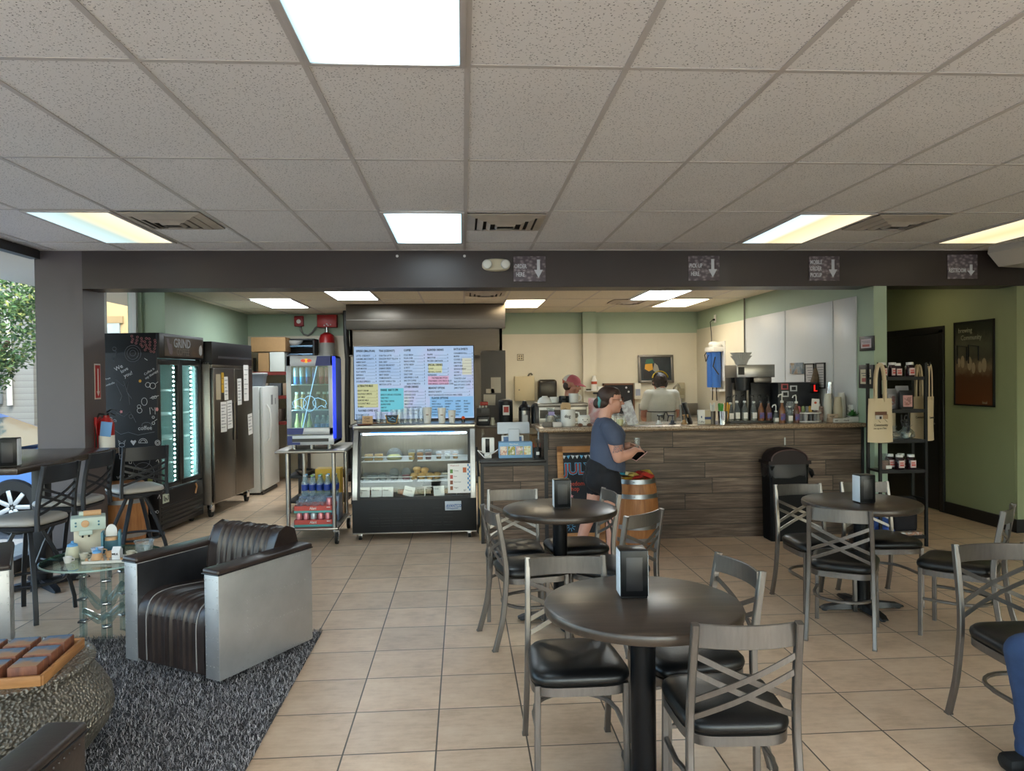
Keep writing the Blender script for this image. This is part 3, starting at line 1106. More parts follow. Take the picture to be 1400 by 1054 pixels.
# snack bags heaped on the barrel
rs = random.Random(3)
cols = ['#c9a23a', '#b8322c', '#2b7f95', '#c94a36', '#d8c06a', '#a62a2a', '#d9d2c0', '#3c9aa8', '#d0b14d', '#b5402e', '#e0d7b0', '#be3a30']
names = ['yellow', 'red', 'teal', 'orange-red', 'pale yellow', 'dark red', 'cream', 'light teal', 'golden', 'rust-red', 'ivory', 'scarlet']
spots = [(-0.09, -0.08), (0.0, -0.12), (-0.10, 0.06), (0.10, -0.07), (-0.02, -0.03), (0.06, 0.03), (-0.14, -0.01), (-0.07, 0.12), (0.13, 0.05), (0.02, 0.10), (-0.03, 0.02), (0.09, -0.12)]
for k, (cx, cy) in enumerate(spots):
    m = MB()

    def fn(u, v):
        x, y = (u - 0.5) * 0.11, (v - 0.5) * 0.085
        b = max(0.0, (1 - (2 * u - 1) ** 4)) * max(0, (1 - (2 * v - 1) ** 2))
        return x, y, b
    m.grid(lambda u, v: (fn(u, v)[0], fn(u, v)[1], fn(u, v)[2] * 0.016 + rs.uniform(-.0015, .0015)), 8, 8)
    m.grid(lambda u, v: (fn(u, v)[0], fn(u, v)[1], -fn(u, v)[2] * 0.016 - 0.0004), 8, 8)
    m.obj('snack_bag', M('snack_foil_%d' % k, cols[k], 0.35, 0.2, var=0.25, vs=30), loc=(1.585 + cx, 6.73 + cy, 0.650 + 0.02 * (k % 3) + 0.01 * (k in (4, 10))),
          rot=(rs.uniform(-.35, .35), rs.uniform(-.35, .35), rs.uniform(0, 3)), label='small %s snack bag in the heap on top of the barrel' % names[k], cat='snack bag', group='snack bags on the barrel')
tag(MB().lathe([(0.159, 0.0), (0.159, 0.012)], 32).obj('barrel_tray', M('wicker_lining', '#b79a6a', 0.8), loc=(1.585, 6.73, 0.608)), 'tan round tray under the snack bags in the barrel top', 'tray')
# ------------------------------------------------------------------ lounge corner: rug, armchairs, drum table, glass table
RUGB = M('rug_backing', '#3a393c', 0.95, var=0.3, vs=30)
tag(MB().b2((-3.05, 1.9, 0.0), (-0.905, 4.68, 0.012), 0.004).obj('area_rug', RUGB, label='dark grey shag rug under the armchairs', cat='rug'))


def pile():
    rr = random.Random(11)
    vs, fs = [], []
    n = 70000
    for _ in range(n):
        x = rr.uniform(-3.03, -0.90)
        y = rr.uniform(1.95, 4.70)
        if y < 2.5 and rr.random() < 0.5:
            continue
        a = rr.uniform(0, 2 * PI)
        l = rr.uniform(0.010, 0.022)
        w = rr.uniform(0.0010, 0.0019)
        h = rr.uniform(0.012, 0.024)
        dx, dy = math.cos(a), math.sin(a)
        px, py = -dy * w, dx * w
        b = len(vs)
        vs += [(x - px, y - py, 0.008), (x + px, y + py, 0.008),
               (x + dx * l * .5 + px, y + dy * l * .5 + py, 0.010 + h * 0.8), (x + dx * l * .5 - px, y + dy * l * .5 - py, 0.010 + h * 0.8),
               (x + dx * l * 1.2, y + dy * l * 1.2, 0.010 + h)]
        fs += [(b, b + 1, b + 2, b + 3), (b + 3, b + 2, b + 4)]
    me = bpy.data.meshes.new('rug_pile')
    me.from_pydata(vs, [], fs)
    t = NT('shag_yarn')
    geo = t.n('NewGeometry')
    c = t.ramp(geo.outputs['Random Per Island'], [(0.0, lin('#403e41')), (0.45, lin('#7c797d')), (0.8, lin('#aaa8ab')), (1.0, lin('#cfcdcf'))])
    t.bsdf(c, 0.9)
    me.materials.append(t.m)
    o = bpy.data.objects.new('rug_pile', me)
    COL.objects.link(o)
    tag(o, 'long shaggy grey pile of the rug', 'rug pile', kind='stuff')


pile()


def rivet_line(m, p0, p1, n, nrm, r=0.0035):
    p0, p1, nrm = V(p0), V(p1), V(nrm)
    for k in range(n):
        p = p0.lerp(p1, (k + 0.5) / n)
        m.ball(p + nrm * 0.001, r, 6)


def make_armchair():
    t = T('armchair', '', 'armchair', group='aluminium-clad leather armchairs')
    W2, AT, D0, D1 = 0.37, 0.105, -0.345, 0.345
    for s in (-1, 1):
        m = MB()
        xo, xi = s * W2, s * (W2 - AT)
        m.b2((min(xo, xi), D0, 0.03), (max(xo, xi), D1, 0.575), 0.006, mat=ALU)
        # riveted seams: outer side, front face
        rivet_line(m, (xo, D0 + 0.02, 0.555), (xo, D1 - 0.02, 0.555), 26, (s, 0, 0))
        rivet_line(m, (xo, D0 + 0.02, 0.05), (xo, D1 - 0.02, 0.05), 22, (s, 0, 0))
        rivet_line(m, (xo, D0 + 0.02, 0.40), (xo, D1 - 0.12, 0.40), 20, (s, 0, 0), 0.003)
        rivet_line(m, (xo, D0 + 0.02, 0.24), (xo, D1 - 0.16, 0.24), 18, (s, 0, 0), 0.003)
        rivet_line(m, (xo, D1 - 0.19, 0.06), (xo, D1 - 0.19, 0.40), 9, (s, 0, 0), 0.003)
        for z in (0.10, 0.25, 0.40, 0.55):
            rivet_line(m, (xi, D1, z), (xo, D1, z), 4, (0, 1, 0), 0.003)
        for x in (xi + s * 0.01, xo - s * 0.01):
            rivet_line(m, (x, D1, 0.06), (x, D1, 0.56), 13, (0, 1, 0), 0.003)
        a = m.obj('arm', ALU, t)
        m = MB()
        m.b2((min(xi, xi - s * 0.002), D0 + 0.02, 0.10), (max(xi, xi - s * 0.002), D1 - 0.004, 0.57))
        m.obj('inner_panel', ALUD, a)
        m = MB()
        m.b2((min(xo + s * 0.006, xi - s * 0.008), D0 - 0.004, 0.572), (max(xo + s * 0.006, xi - s * 0.008), D1 + 0.008, 0.606), 0.014, seg=3)
        p = m.obj('arm_pad', LEATHER, t)
        MB().tube([(xi - s * 0.006, D1 + 0.007, 0.579), (xo + s * 0.005, D1 + 0.007, 0.579), (xo + s * 0.005, D0, 0.579)], 0.004, 6).obj('piping', BLACK, p)
    hw = W2 - AT - 0.004

    def channels(path, nu, name, piping):
        m = MB()
        P = [V((0, y, z)) for y, z in path]
        # resample
        Q = []
        for i in range(len(P) - 1):
            for k in range(5):
                u = k / 5
                p0, p1, p2, p3 = P[max(i - 1, 0)], P[i], P[i + 1], P[min(i + 2, len(P) - 1)]
                Q.append(0.5 * ((2 * p1) + (p2 - p0) * u + (2 * p0 - 5 * p1 + 4 * p2 - p3) * u * u + (3 * p1 - p0 - 3 * p2 + p3) * u ** 3))
        Q.append(P[-1])
        N = []
        for i in range(len(Q)):
            d = (Q[min(i + 1, len(Q) - 1)] - Q[max(i - 1, 0)]).normalized()
            N.append(V((0, -d.z, d.y)))
        nv = len(Q) - 1

        def fn(u, v):
            i = min(int(round(v * nv)), nv)
            x = (u - 0.5) * 2 * hw
            e = abs(x) / hw
            if e < 0.74:
                f = 0.022 * abs(math.sin(PI * (x / hw / 0.74 + 1) / 2 * nu)) ** 0.6
            else:
                f = 0.012 * math.sqrt(max(0, 1 - ((e - 0.74) / 0.26) ** 2 * 0.8))
            p = Q[i] + N[i] * f
            return (x, p.y, p.z)
        m.grid(fn, nu * 10, nv)
        ob = m.obj(name, LEATHER, t, smooth=75)
        if piping:
            for s in (-1, 1):
                MB().tube([(s * hw * 0.75, (q + n_ * 0.010).y, (q + n_ * 0.010).z) for q, n_ in zip(Q, N)], 0.0035, 6).obj('piping', M('pale_worn_piping', '#8d8a88', 0.5), ob)
        return ob

    channels([(0.350, 0.05), (0.352, 0.20), (0.345, 0.32), (0.30, 0.395), (0.20, 0.415), (0.05, 0.405), (-0.13, 0.385)], 8, 'seat', True)
    channels([(-0.115, 0.37), (-0.125, 0.50), (-0.145, 0.61), (-0.185, 0.69), (-0.25, 0.715), (-0.315, 0.69), (-0.342, 0.60), (-0.345, 0.40), (-0.345, 0.05)], 9, 'backrest', False)
    m = MB()
    for s in (-1, 1):
        x = s * (hw + 0.002)
        m.prism([(-0.115, 0.37), (-0.125, 0.50), (-0.145, 0.61), (-0.185, 0.69), (-0.25, 0.715), (-0.315, 0.69), (-0.342, 0.60), (-0.342, 0.40)], x - 0.004, x + 0.004, 'yz')
    m.b2((-hw, -0.33, 0.04), (hw, 0.335, 0.30))
    m.obj('body', LEATHER, t)
    return t


a0 = make_armchair()
for k, (x, y, a, lb) in enumerate([(-1.405, 4.335, 149.3, 'aluminium armchair with channelled brown leather seat on the rug, fully in view'),
                                   (-2.93, 4.23, 209.0, 'aluminium armchair cut by the left edge of the photo, only one arm showing'),
                                   (-1.475, 1.845, -2, 'leather-topped armchair arm in the bottom left corner, nearest the viewer')]):
    if k == 0:
        a0.location = (x, y, 0.02)
        a0.rotation_euler = (0, 0, R(a))
        a0['label'] = lb
    else:
        dup(a0, (x, y, 0.02), R(a), lb)

for ch in bpy.data.objects:
    if ch.parent and ch.parent.location.y < 2 and ch.name.startswith('arm.'):
        ch.data = ch.data.copy()
        ch.data.materials[0] = LEATHER

# drum table
t = T('drum_table', 'hammered grey metal drum coffee table on the rug', 'coffee table', (-1.90, 3.10, 0.012))
MB().lathe([(0.0, 0.415), (0.335, 0.415), (0.352, 0.420), (0.354, 0.432), (0.346, 0.438), (0.0, 0.438)], 72).obj('table_top', HAMMER, t)
MB().lathe([(0.22, 0.0), (0.27, 0.02), (0.34, 0.08), (0.40, 0.16), (0.42, 0.22), (0.412, 0.28), (0.375, 0.345), (0.345, 0.385), (0.338, 0.414)], 72).obj('drum_body', HAMMER, t)

# wooden tray with picture blocks
t = T('wooden_tray', 'square light wood tray holding picture blocks on the drum table', 'tray', (-1.835, 3.065, 0.450), R(7))
m = MB()
w = 0.205
m.b2((-w, -w, 0), (w, w, 0.008))
m.obj('base', PINE, t)
for dx, dy in ((1, 0), (-1, 0), (0, 1), (0, -1)):
    MB().b2((dx * w - (0.007 if dx else w), dy * w - (0.007 if dy else w), 0.0), (dx * w + (0.007 if dx else w), dy * w + (0.007 if dy else w), 0.040), 0.002).obj('rim', PINE, t)
BLKW = wood_mat('reddish_block_wood', '#5d3527', '#7b4a35', '#92603f', (9, 9, 2), 0.5, 4)


def block_top():
    t = NT('block_picture')
    tc = t.n('TexCoord')
    n = t.n('TexNoise', {'Vector': t.pos(), 'Scale': 22.0, 'Detail': 4.0})
    sx = t.n('SeparateXYZ', {0: tc.outputs['Object']})
    f = t.math('ADD', t.math('MULTIPLY', sx.outputs[1], 9.0), n.outputs[0])
    t.bsdf(t.ramp(f, [(0.35, lin('#a47a5c')), (0.5, lin('#8d7f7a')), (0.65, lin('#56708c'))]), 0.3)
    return t.m


BTOP = block_top()
t0_ = None
rown = {-1: 'front', 0: 'middle', 1: 'back'}
coln = {-1: 'left', 0: 'centre', 1: 'right'}
for ry in (-1, 0, 1):
    for cx_ in (-1, 0, 1):
        if ry == -1 and cx_ == -1:
            continue
        p = Matrix.Translation((-1.835, 3.065, 0.459)) @ Matrix.Rotation(R(7), 4, 'Z') @ V((cx_ * 0.128, ry * 0.128, 0))
        b = T('picture_block', 'wooden picture block, %s of the %s row in the tray' % (coln[cx_], rown[ry]), 'wooden block', p, R(7), 'picture blocks in the wooden tray')
        MB().b2((-0.052, -0.052, 0), (0.052, 0.052, 0.058), 0.003).obj('block', BLKW, b)
        MB().b2((-0.048, -0.048, 0.0575), (0.048, 0.048, 0.0592)).obj('picture', BTOP, b)

# glass side table on acrylic legs
GZ = 0.50
gt = T('side_table', 'round glass side table on clear acrylic legs between the two left armchairs', 'side table', (-2.26, 4.76, 0))
tt = MB().lathe([(0.0, GZ - 0.012), (0.344, GZ - 0.012), (0.35, GZ - 0.006), (0.344, GZ), (0.0, GZ)], 64).obj('table_top', GGLASS, gt)
MB().lathe([(0.345, GZ - 0.012), (0.3515, GZ - 0.009), (0.3515, GZ - 0.003), (0.345, GZ)], 64, cap=False).obj('polished_edge', M('glass_edge', '#9fb8b2', 0.15), tt)
for k in range(3):
    a = R(180) + 2 * PI * k / 3
    cx_, cy_ = 0.13 * math.cos(a), 0.13 * math.sin(a)
    m = MB()
    for s in (-1, 1):
        m.cyl((cx_ - s * 0.017 * math.sin(a), cy_ + s * 0.017 * math.cos(a), 0.0), 0.014, GZ - 0.014, 14)
    lg = m.obj('leg', ACRYL, gt)
    for z in (0.10, 0.24, 0.38):
        MB().box((cx_, cy_, z), (0.05, 0.05, 0.014), 0.003, rot=(0, 0, a)).obj('clamp', CHROME, lg)
for z in (0.17, 0.31):
    m = MB()
    for k in range(3):
        a0_, a1_ = R(180) + 2 * PI * k / 3, R(180) + 2 * PI * (k + 1) / 3
        p0 = V((0.13 * math.cos(a0_), 0.13 * math.sin(a0_), z))
        p1 = V((0.13 * math.cos(a1_), 0.13 * math.sin(a1_), z))
        m.bar([p0.lerp(p1, u) * (1 - 0.75 * math.sin(PI * u) * 0.5) for u in [q / 10 for q in range(11)]], 0.010, 0.03)
    m.obj('curved_brace', ACRYL, gt)

# wooden toy coffee set
MINT = M('pale_mint_toy_paint', '#b5c4bd', 0.5)
TEAL = M('teal_toy_paint', '#3f7184', 0.5)
TAN = M('tan_toy_wood', '#c39a72', 0.55, var=0.08, vs=20)
CRM = M('cream_toy_paint', '#c9c2b0', 0.5)
SBLU = M('sky_blue_toy_paint', '#5d9ad0', 0.45)
t = T('toy_coffee_machine', 'mint and cream wooden toy coffee machine on the glass table', 'toy', (-2.41, 4.89, GZ), R(26))
MB().b2((-0.085, -0.01, 0), (0.09, 0.085, 0.165), 0.004).obj('body', CRM, t)
MB().b2((-0.10, -0.065, 0.155), (0.095, 0.085, 0.235), 0.005).obj('head', MINT, t)
MB().lathe([(0.022, 0), (0.022, -0.014), (0.0, -0.016)], 20, (-0.02, -0.065, 0.20), None, 'y').obj('dial', TAN, t)
for x in (-0.072, -0.06, 0.04, 0.055):
    for z in (0.188, 0.208):
        if x in (-0.072, 0.055):
            MB().lathe([(0.006, 0), (0.006, -0.006), (0, -0.007)], 10, (x, -0.065, z), None, 'y').obj('button', TEAL, t)
MB().b2((-0.055, -0.06, 0.125), (0.02, -0.005, 0.156), 0.003).obj('spout_block', MINT, t)
for x in (-0.035, 0.0):
    MB().cyl((x, -0.035, 0.108), 0.006, 0.02, 10).obj('nozzle', INK, t)
MB().cyl((-0.03, 0.03, 0.25), 0.018, 0.10, 18, axis='x').obj('roller', TAN, t)
MB().cyl((-0.055, 0.03, 0.25), 0.014, 0.025, 18, axis='x').obj('roller_cap', MINT, t)
t = T('toy_blender', 'teal wooden toy stand with a tan dial beside the toy coffee machine', 'toy', (-2.24, 4.82, GZ), R(20))
for s in (-1, 1):
    MB().b2((s * 0.048 - 0.007, -0.04, 0), (s * 0.048 + 0.007, 0.05, 0.15), 0.003).obj('side', TEAL, t)
MB().b2((-0.045, 0.03, 0), (0.045, 0.048, 0.12)).obj('back', TEAL, t)
MB().cyl((0, 0, 0.095), 0.036, 0.016, 20).obj('dial', TAN, t)
m = MB()
m.prism([(0.032 * math.cos(a), 0.145 + 0.045 * math.sin(a)) for a in [PI * k / 12 for k in range(13)]] + [(-0.032, 0.115), (0.032, 0.115)], 0.015, 0.025, 'xz')
m.obj('paddle', M('white_toy_paint', '#d3d6d8', 0.45), t)
tp = T('toy_tray', 'white wooden toy tray in front of the toy coffee machine', 'tray', (-2.175, 4.655, GZ), R(4))
MB().b2((-0.13, -0.075, 0), (0.13, 0.075, 0.010), 0.003).b2((-0.13, -0.078, 0.004), (0.13, -0.07, 0.018)).b2((-0.13, 0.07, 0.004), (0.13, 0.078, 0.018)).obj('base', M('white_tray_paint', '#d5d3cb', 0.5), tp)


def toy_pot(x, y, z, label, body, lid, r, h, name='toy_teapot'):
    t = T(name, label, 'toy', (x, y, z))
    MB().lathe([(r, 0), (r * 1.04, h * 0.1), (r * 0.8, h * 0.9), (r * 0.72, h)], 20).obj('body', body, t)
    MB().lathe([(r * 0.74, h), (r * 0.66, h + 0.012), (r * 0.2, h + 0.02), (r * 0.2, h + 0.03), (0, h + 0.034)], 20).obj('lid', lid, t)
    return t


toy_pot(-2.45, 4.765, GZ, 'cream toy teapot with blue lid at the left of the toy tray', M('pale_cream_toy', '#c8c7ae', 0.5), SBLU, 0.042, 0.072)
toy_pot(-2.245, 4.645, GZ + 0.011, 'round tan wooden toy sugar pot with blue lid on the toy tray', TAN, SBLU, 0.034, 0.042, 'toy_sugar_pot')
for x, y, z, mt, lb in ((-2.41, 4.63, GZ, CERAMIC, 'small white toy cup at the front left of the glass table'),
                        (-2.36, 4.72, GZ, CRM, 'small cream toy cup just left of the toy tray'),
                        (-2.195, 4.70, GZ + 0.011, TAN, 'small tan toy cup in the middle of the toy tray'),
                        (-2.07, 4.70, GZ + 0.011, CRM, 'small cream toy cup at the right end of the toy tray')):
    t = T('toy_cup', lb, 'toy', (x, y, z), 0, 'toy cups')
    MB().lathe([(0.018, 0), (0.026, 0.036), (0.023, 0.036), (0.016, 0.004)], 16, cap=False).cyl((0, 0, 0), 0.018, 0.005, 16).obj('cup', mt, t)
    MB().tube([(0.022, 0, 0.03), (0.038, 0, 0.028), (0.038, 0, 0.014), (0.02, 0, 0.01)], 0.003, 6).obj('handle', mt, t)
t = T('toy_milk_jug', 'pale blue toy milk jug behind the tan sugar pot', 'toy', (-2.275, 4.715, GZ + 0.011))
MB().lathe([(0.026, 0), (0.03, 0.03), (0.036, 0.058), (0.032, 0.058), (0.02, 0.005)], 18, cap=False).cyl((0, 0, 0), 0.026, 0.005).obj('body', M('pale_blue_toy', '#b6c2d6', 0.5), t)
MB().tube([(0.034, 0, 0.05), (0.055, 0, 0.045), (0.05, 0, 0.02), (0.03, 0, 0.015)], 0.004, 6).obj('handle', TAN, t)
t = T('toy_milk_carton', 'white and black toy milk carton on the toy tray', 'toy', (-2.125, 4.645, GZ + 0.011))
MB().b2((-0.024, -0.022, 0), (0.024, 0.022, 0.055), 0.002).prism([(-0.022, 0.055), (0.022, 0.055), (0, 0.078)], -0.024, 0.024, 'yz').obj('carton', M('white_toy_carton', '#d9dadc', 0.5), t)
text('lettering', 'MILK', 0.018, (-0.022, -0.0225, 0.03), INK, t, xs=0.95, bold=0.0006)
for k, (x, y) in enumerate(((-2.29, 4.61), (-2.19, 4.60), (-2.165, 4.615), (-2.085, 4.61), (-2.06, 4.60))):
    tag(MB().lathe([(0.010, 0), (0.011, 0.004), (0.006, 0.010), (0.008, 0.016), (0, 0.019)], 12).obj('toy_bean', TAN, loc=(x, y, GZ + 0.0105)), 'small tan wooden toy piece, %s from the left along the tray front' % ORD[k], 'toy', 'small wooden toy pieces')
t = T('plastic_cup', 'clear empty plastic cup at the right side of the glass table', 'cup', (-2.0, 4.73, GZ))
MB().lathe([(0.040, 0.0), (0.045, 0.02), (0.050, 0.08), (0.056, 0.098), (0.060, 0.102), (0.058, 0.104), (0.047, 0.08), (0.038, 0.004)], 28, cap=False).cyl((0, 0, 0.0), 0.04, 0.003).obj('cup_wall', CGLASS, t)
# ------------------------------------------------------------------ fire extinguisher and its arrow sign on the column
CX = -3.399
t = T('fire_sign', 'narrow red and white fire extinguisher arrow sign on the brown column', 'sign', (CX, 7.10, 1.60))
MB().b2((0, -0.055, -0.165), (0.004, 0.055, 0.165)).obj('plate', M('sign_white', '#cfc9c4', 0.5), t)
MB().b2((0.003, -0.045, -0.152), (0.006, 0.045, 0.152)).obj('red_field', RED, t)
m = MB()
m.prism([(-0.010, 0.12), (-0.010, -0.09), (-0.028, -0.09), (0, -0.135), (0.028, -0.09), (0.010, -0.09), (0.010, 0.12)], 0.005, 0.008, 'yz')
m.obj('arrow', M('sign_white', '#cfc9c4'), t)
t = T('fire_extinguisher', 'red fire extinguisher with a blue tag beside the chalk-covered fridge', 'fire extinguisher', (-3.31, 7.07, 0.93))
MB().lathe([(0.0, 0.0), (0.062, 0.0), (0.066, 0.012), (0.066, 0.27), (0.055, 0.31), (0.028, 0.335), (0.026, 0.355), (0, 0.355)], 28).obj('cylinder', RED, t)
MB().lathe([(0.0668, 0.05), (0.0675, 0.05), (0.0675, 0.17), (0.0668, 0.17)], 28, cap=False).obj('label_band', PAPER, t)
MB().b2((-0.015, -0.022, 0.35), (0.015, 0.022, 0.375), 0.003).bar([(0, 0, 0.38), (0.05, -0.02, 0.41), (0.10, -0.03, 0.40)], 0.018, 0.006).bar([(0, 0, 0.37), (0.05, -0.02, 0.375), (0.09, -0.03, 0.355)], 0.018, 0.006).obj('valve', BLACK, t)
MB().tube([(0, 0.02, 0.36), (-0.06, -0.01, 0.37), (-0.08, -0.04, 0.30), (-0.072, -0.05, 0.12), (-0.07, -0.05, 0.06)], 0.009, 8).obj('hose', RUBBER, t)
MB().b2((-0.05, -0.072, 0.165), (0.05, -0.069, 0.30), 0.001).obj('tag', M('sky_blue_tag', '#6f9fd6', 0.7), t, rot=(0, 0.12, 0.0))
MB().b2((-0.088, -0.05, 0.02), (-0.066, 0.05, 0.34), 0.003).obj('bracket', RED, t)

# ------------------------------------------------------------------ chalk-covered glass-door fridge
FW, FD, FH = 1.0, 0.64, 2.09
t = T('display_fridge', 'tall black two-door glass fridge with chalk doodles on its side', 'fridge', (-3.105, 7.70, 0), R(-5.5))
FB = M('black_fridge_body', '#1a1c22', 0.55, var=0.08, vs=5)
m = MB()
m.b2((-FD, 0, 0.10), (0, 0.025, FH)).b2((-FD, FW - 0.025, 0.10), (0, FW, FH)).b2((-FD, 0, FH - 0.2), (0, FW, FH)).b2((-FD, 0, 0.10), (-0.002, FW, 0.46)).b2((-FD, 0, 0.1), (-FD + 0.02, FW, FH))
m.b2((-0.30, 0.0, 0.02), (-0.01, 0.02, 0.12))
m.obj('cabinet', FB, t)
HEADG = photo_mat('fridge_header_print', [(0.3, '#33291f'), (0.5, '#4d3f33'), (0.75, '#5d4a37')], 3, (1, 1, 3))
MB().b2((0.0, 0.0, 1.835), (0.035, FW, FH), 0.004).obj('header_box', BLACK, t)
hd = MB().b2((0.034, 0.10, 1.855), (0.038, FW - 0.02, FH - 0.03)).obj('header_print', HEADG, t)
text('lettering', 'GRIND', 0.13, (0.0385, 0.29, 1.955), M('pale_header_letters', '#9ea4ab', 0.6), hd, rot=(PI / 2, 0, PI / 2), xs=0.95, bold=0.003)
text('lettering', 'COFFEE', 0.10, (0.0385, 0.35, 1.872), M('dim_header_letters', '#6d655e', 0.6), hd, rot=(PI / 2, 0, PI / 2), xs=0.85, bold=0.002)
m = MB()
m.prism([(0.13, 2.045), (0.19, 2.04), (0.20, 1.99), (0.25, 1.98), (0.27, 1.90), (0.25, 1.87), (0.20, 1.88), (0.17, 1.95)], 0.0382, 0.0392, 'yz')
m.obj('print_patch', M('mauve_header_patch', '#6e6268', 0.6), hd)
m = MB()
m.prism([(0.89, 1.98), (0.93, 2.0), (0.955, 1.96), (0.95, 1.90), (0.92, 1.875), (0.885, 1.90), (0.875, 1.94)], 0.0382, 0.0392, 'yz')
m.obj('print_patch', M('pale_cup_print', '#b8bcbe', 0.6), hd)
INS = M('fridge_liner', '#c3d6d6', 0.5)
INS2 = M('fridge_liner_grey', '#59696b', 0.5)
m = MB()
m.b2((-FD + 0.02, 0.025, 0.46), (-FD + 0.03, FW - 0.025, FH - 0.2)).b2((-FD + 0.02, 0.025, 0.46), (-0.05, 0.03, FH - 0.2)).b2((-FD + 0.02, FW - 0.03, 0.46), (-0.05, FW - 0.025, FH - 0.2)).b2((-FD + 0.02, 0.025, 0.455), (-0.05, FW - 0.025, 0.463))
m.obj('liner', INS, t)
for z in (0.72, 0.98, 1.24, 1.50):
    m = MB()
    for k in range(12):
        x = -0.58 + 0.042 * k
        m.b2((x - 0.002, 0.03, z), (x + 0.002, FW - 0.03, z + 0.004))
    m.b2((-0.10, 0.03, z - 0.012), (-0.095, FW - 0.03, z + 0.012))
    m.obj('shelf', WHITE, t)
LED = glow('cold_led', '#e2fbff', 60.0)
for y in (0.50, 0.90):
    m = MB()
    m.b2((-0.085, y - 0.012, 0.50), (-0.07, y + 0.012, 1.76), mat=INS2)
    n = 26
    for k in range(n):
        z = 0.52 + 1.22 * k / (n - 1)
        m.b2((-0.076, y - 0.014, z - 0.008), (-0.066, y + 0.014, z + 0.008), mat=LED)
    m.obj('light_strip', LED, t)
DOORM = M('black_door_frame', '#15161b', 0.35)
for y0, y1, lb in ((0.03, 0.505, None), (0.505, 0.985, None)):
    fr = MB()
    fr.b2((-0.045, y0, 0.475), (0.0, y0 + 0.05, 1.825), 0.004).b2((-0.045, y1 - 0.05, 0.475), (0.0, y1, 1.825), 0.004).b2((-0.045, y0, 0.475), (0.0, y1, 0.53), 0.004).b2((-0.045, y0, 1.765), (0.0, y1, 1.825), 0.004)
    d = fr.obj('door', DOORM, t)
    MB().b2((-0.022, y0 + 0.045, 0.525), (-0.018, y1 - 0.045, 1.77)).obj('pane', FGLASS, d)
m = MB()
m.b2((-0.01, 0.0, 0.06), (0.005, FW, 0.46), 0.003)
for k in range(5):
    z = 0.10 + 0.045 * k
    m.b2((0.004, 0.04, z), (0.014, FW - 0.04, z + 0.022), 0.003)
m.obj('grille', BLACK, t)
MB().b2((0.005, 0.07, 0.335), (0.008, 0.20, 0.43)).obj('badge', M('pale_badge', '#b5bdae', 0.5), t)
m = MB()
m.tube([(0.009, 0.10, 0.41), (0.009, 0.09, 0.37), (0.009, 0.11, 0.355), (0.009, 0.13, 0.39), (0.009, 0.15, 0.36), (0.009, 0.175, 0.365), (0.009, 0.18, 0.41)], 0.004, 6)
m.obj('badge_print', INK, t)
m = MB()
m.tube([(0.012, 0.80, 0.44), (0.014, 0.82, 0.40), (0.012, 0.80, 0.36), (0.012, 0.79, 0.33)], 0.010, 8)
m.obj('key_tag', M('tan_key_tag', '#b5865a', 0.6), t)
for y in (0.08, FW - 0.12):
    for x in (-0.08, -FD + 0.1):
        c = MB().cyl((x - 0.014, y, 0.05), 0.05, 0.028, 20, axis='x').obj('caster', RUBBER, t)
        MB().b2((x - 0.03, y - 0.02, 0.06), (x + 0.03, y + 0.02, 0.11)).obj('fork', CHROME, c)


# chalk doodles on the side facing the room (u right, v up, metres on the side panel)
def strokes(name, mat, lines, r=0.0022):
    m = MB()
    for ln in lines:
        if len(ln) > 1:
            m.tube([(-FD + u, -0.0012, v) for u, v in ln], r, 4, up=(0, 1, 0))
    o = m.obj(name, mat, t, smooth=None)
    return o


def circ(u, v, r, n=14, a0=0, a1=2 * PI, e=1.0):
    return [(u + r * math.cos(a0 + (a1 - a0) * k / n), v + r * e * math.sin(a0 + (a1 - a0) * k / n)) for k in range(n + 1)]


rd = random.Random(21)
strokes('chalk_doodle', CHALKG, [circ(0.40, 1.88, 0.085), circ(0.40, 1.88, 0.06), circ(0.40, 1.885, 0.03), circ(0.40, 1.87, 0.05, 8, PI * 1.1, PI * 1.9),
                                [(0.20, 1.92), (0.23, 1.90), (0.22, 1.85), (0.19, 1.83), (0.21, 1.80)], circ(0.21, 1.93, 0.02),
                                [(0.22, 1.62), (0.30, 1.55), (0.36, 1.62), (0.33, 1.50), (0.38, 1.42)], [(0.22, 1.58), (0.28, 1.45), (0.26, 1.40)], [(0.30, 1.60), (0.35, 1.45), (0.36, 1.36)],
                                [(0.22, 1.28), (0.30, 1.24), (0.36, 1.29), (0.40, 1.22), (0.42, 1.18)], circ(0.37, 1.24, 0.02),
                                [(0.20, 1.10), (0.26, 1.06), (0.34, 1.08), (0.44, 1.05), (0.55, 1.07), (0.61, 1.08)], circ(0.53, 1.15, 0.05, 10, 0, 2 * PI, 0.6),
                                circ(0.47, 0.80, 0.09), circ(0.49, 0.66, 0.11, 12, -0.5, 3.8), [(0.42, 0.62), (0.46, 0.60), (0.52, 0.62)], [(0.44, 0.70), (0.52, 0.70), (0.52, 0.66), (0.44, 0.66), (0.44, 0.70)], [(0.58, 0.62), (0.61, 0.58), (0.60, 0.53), (0.55, 0.53)]])
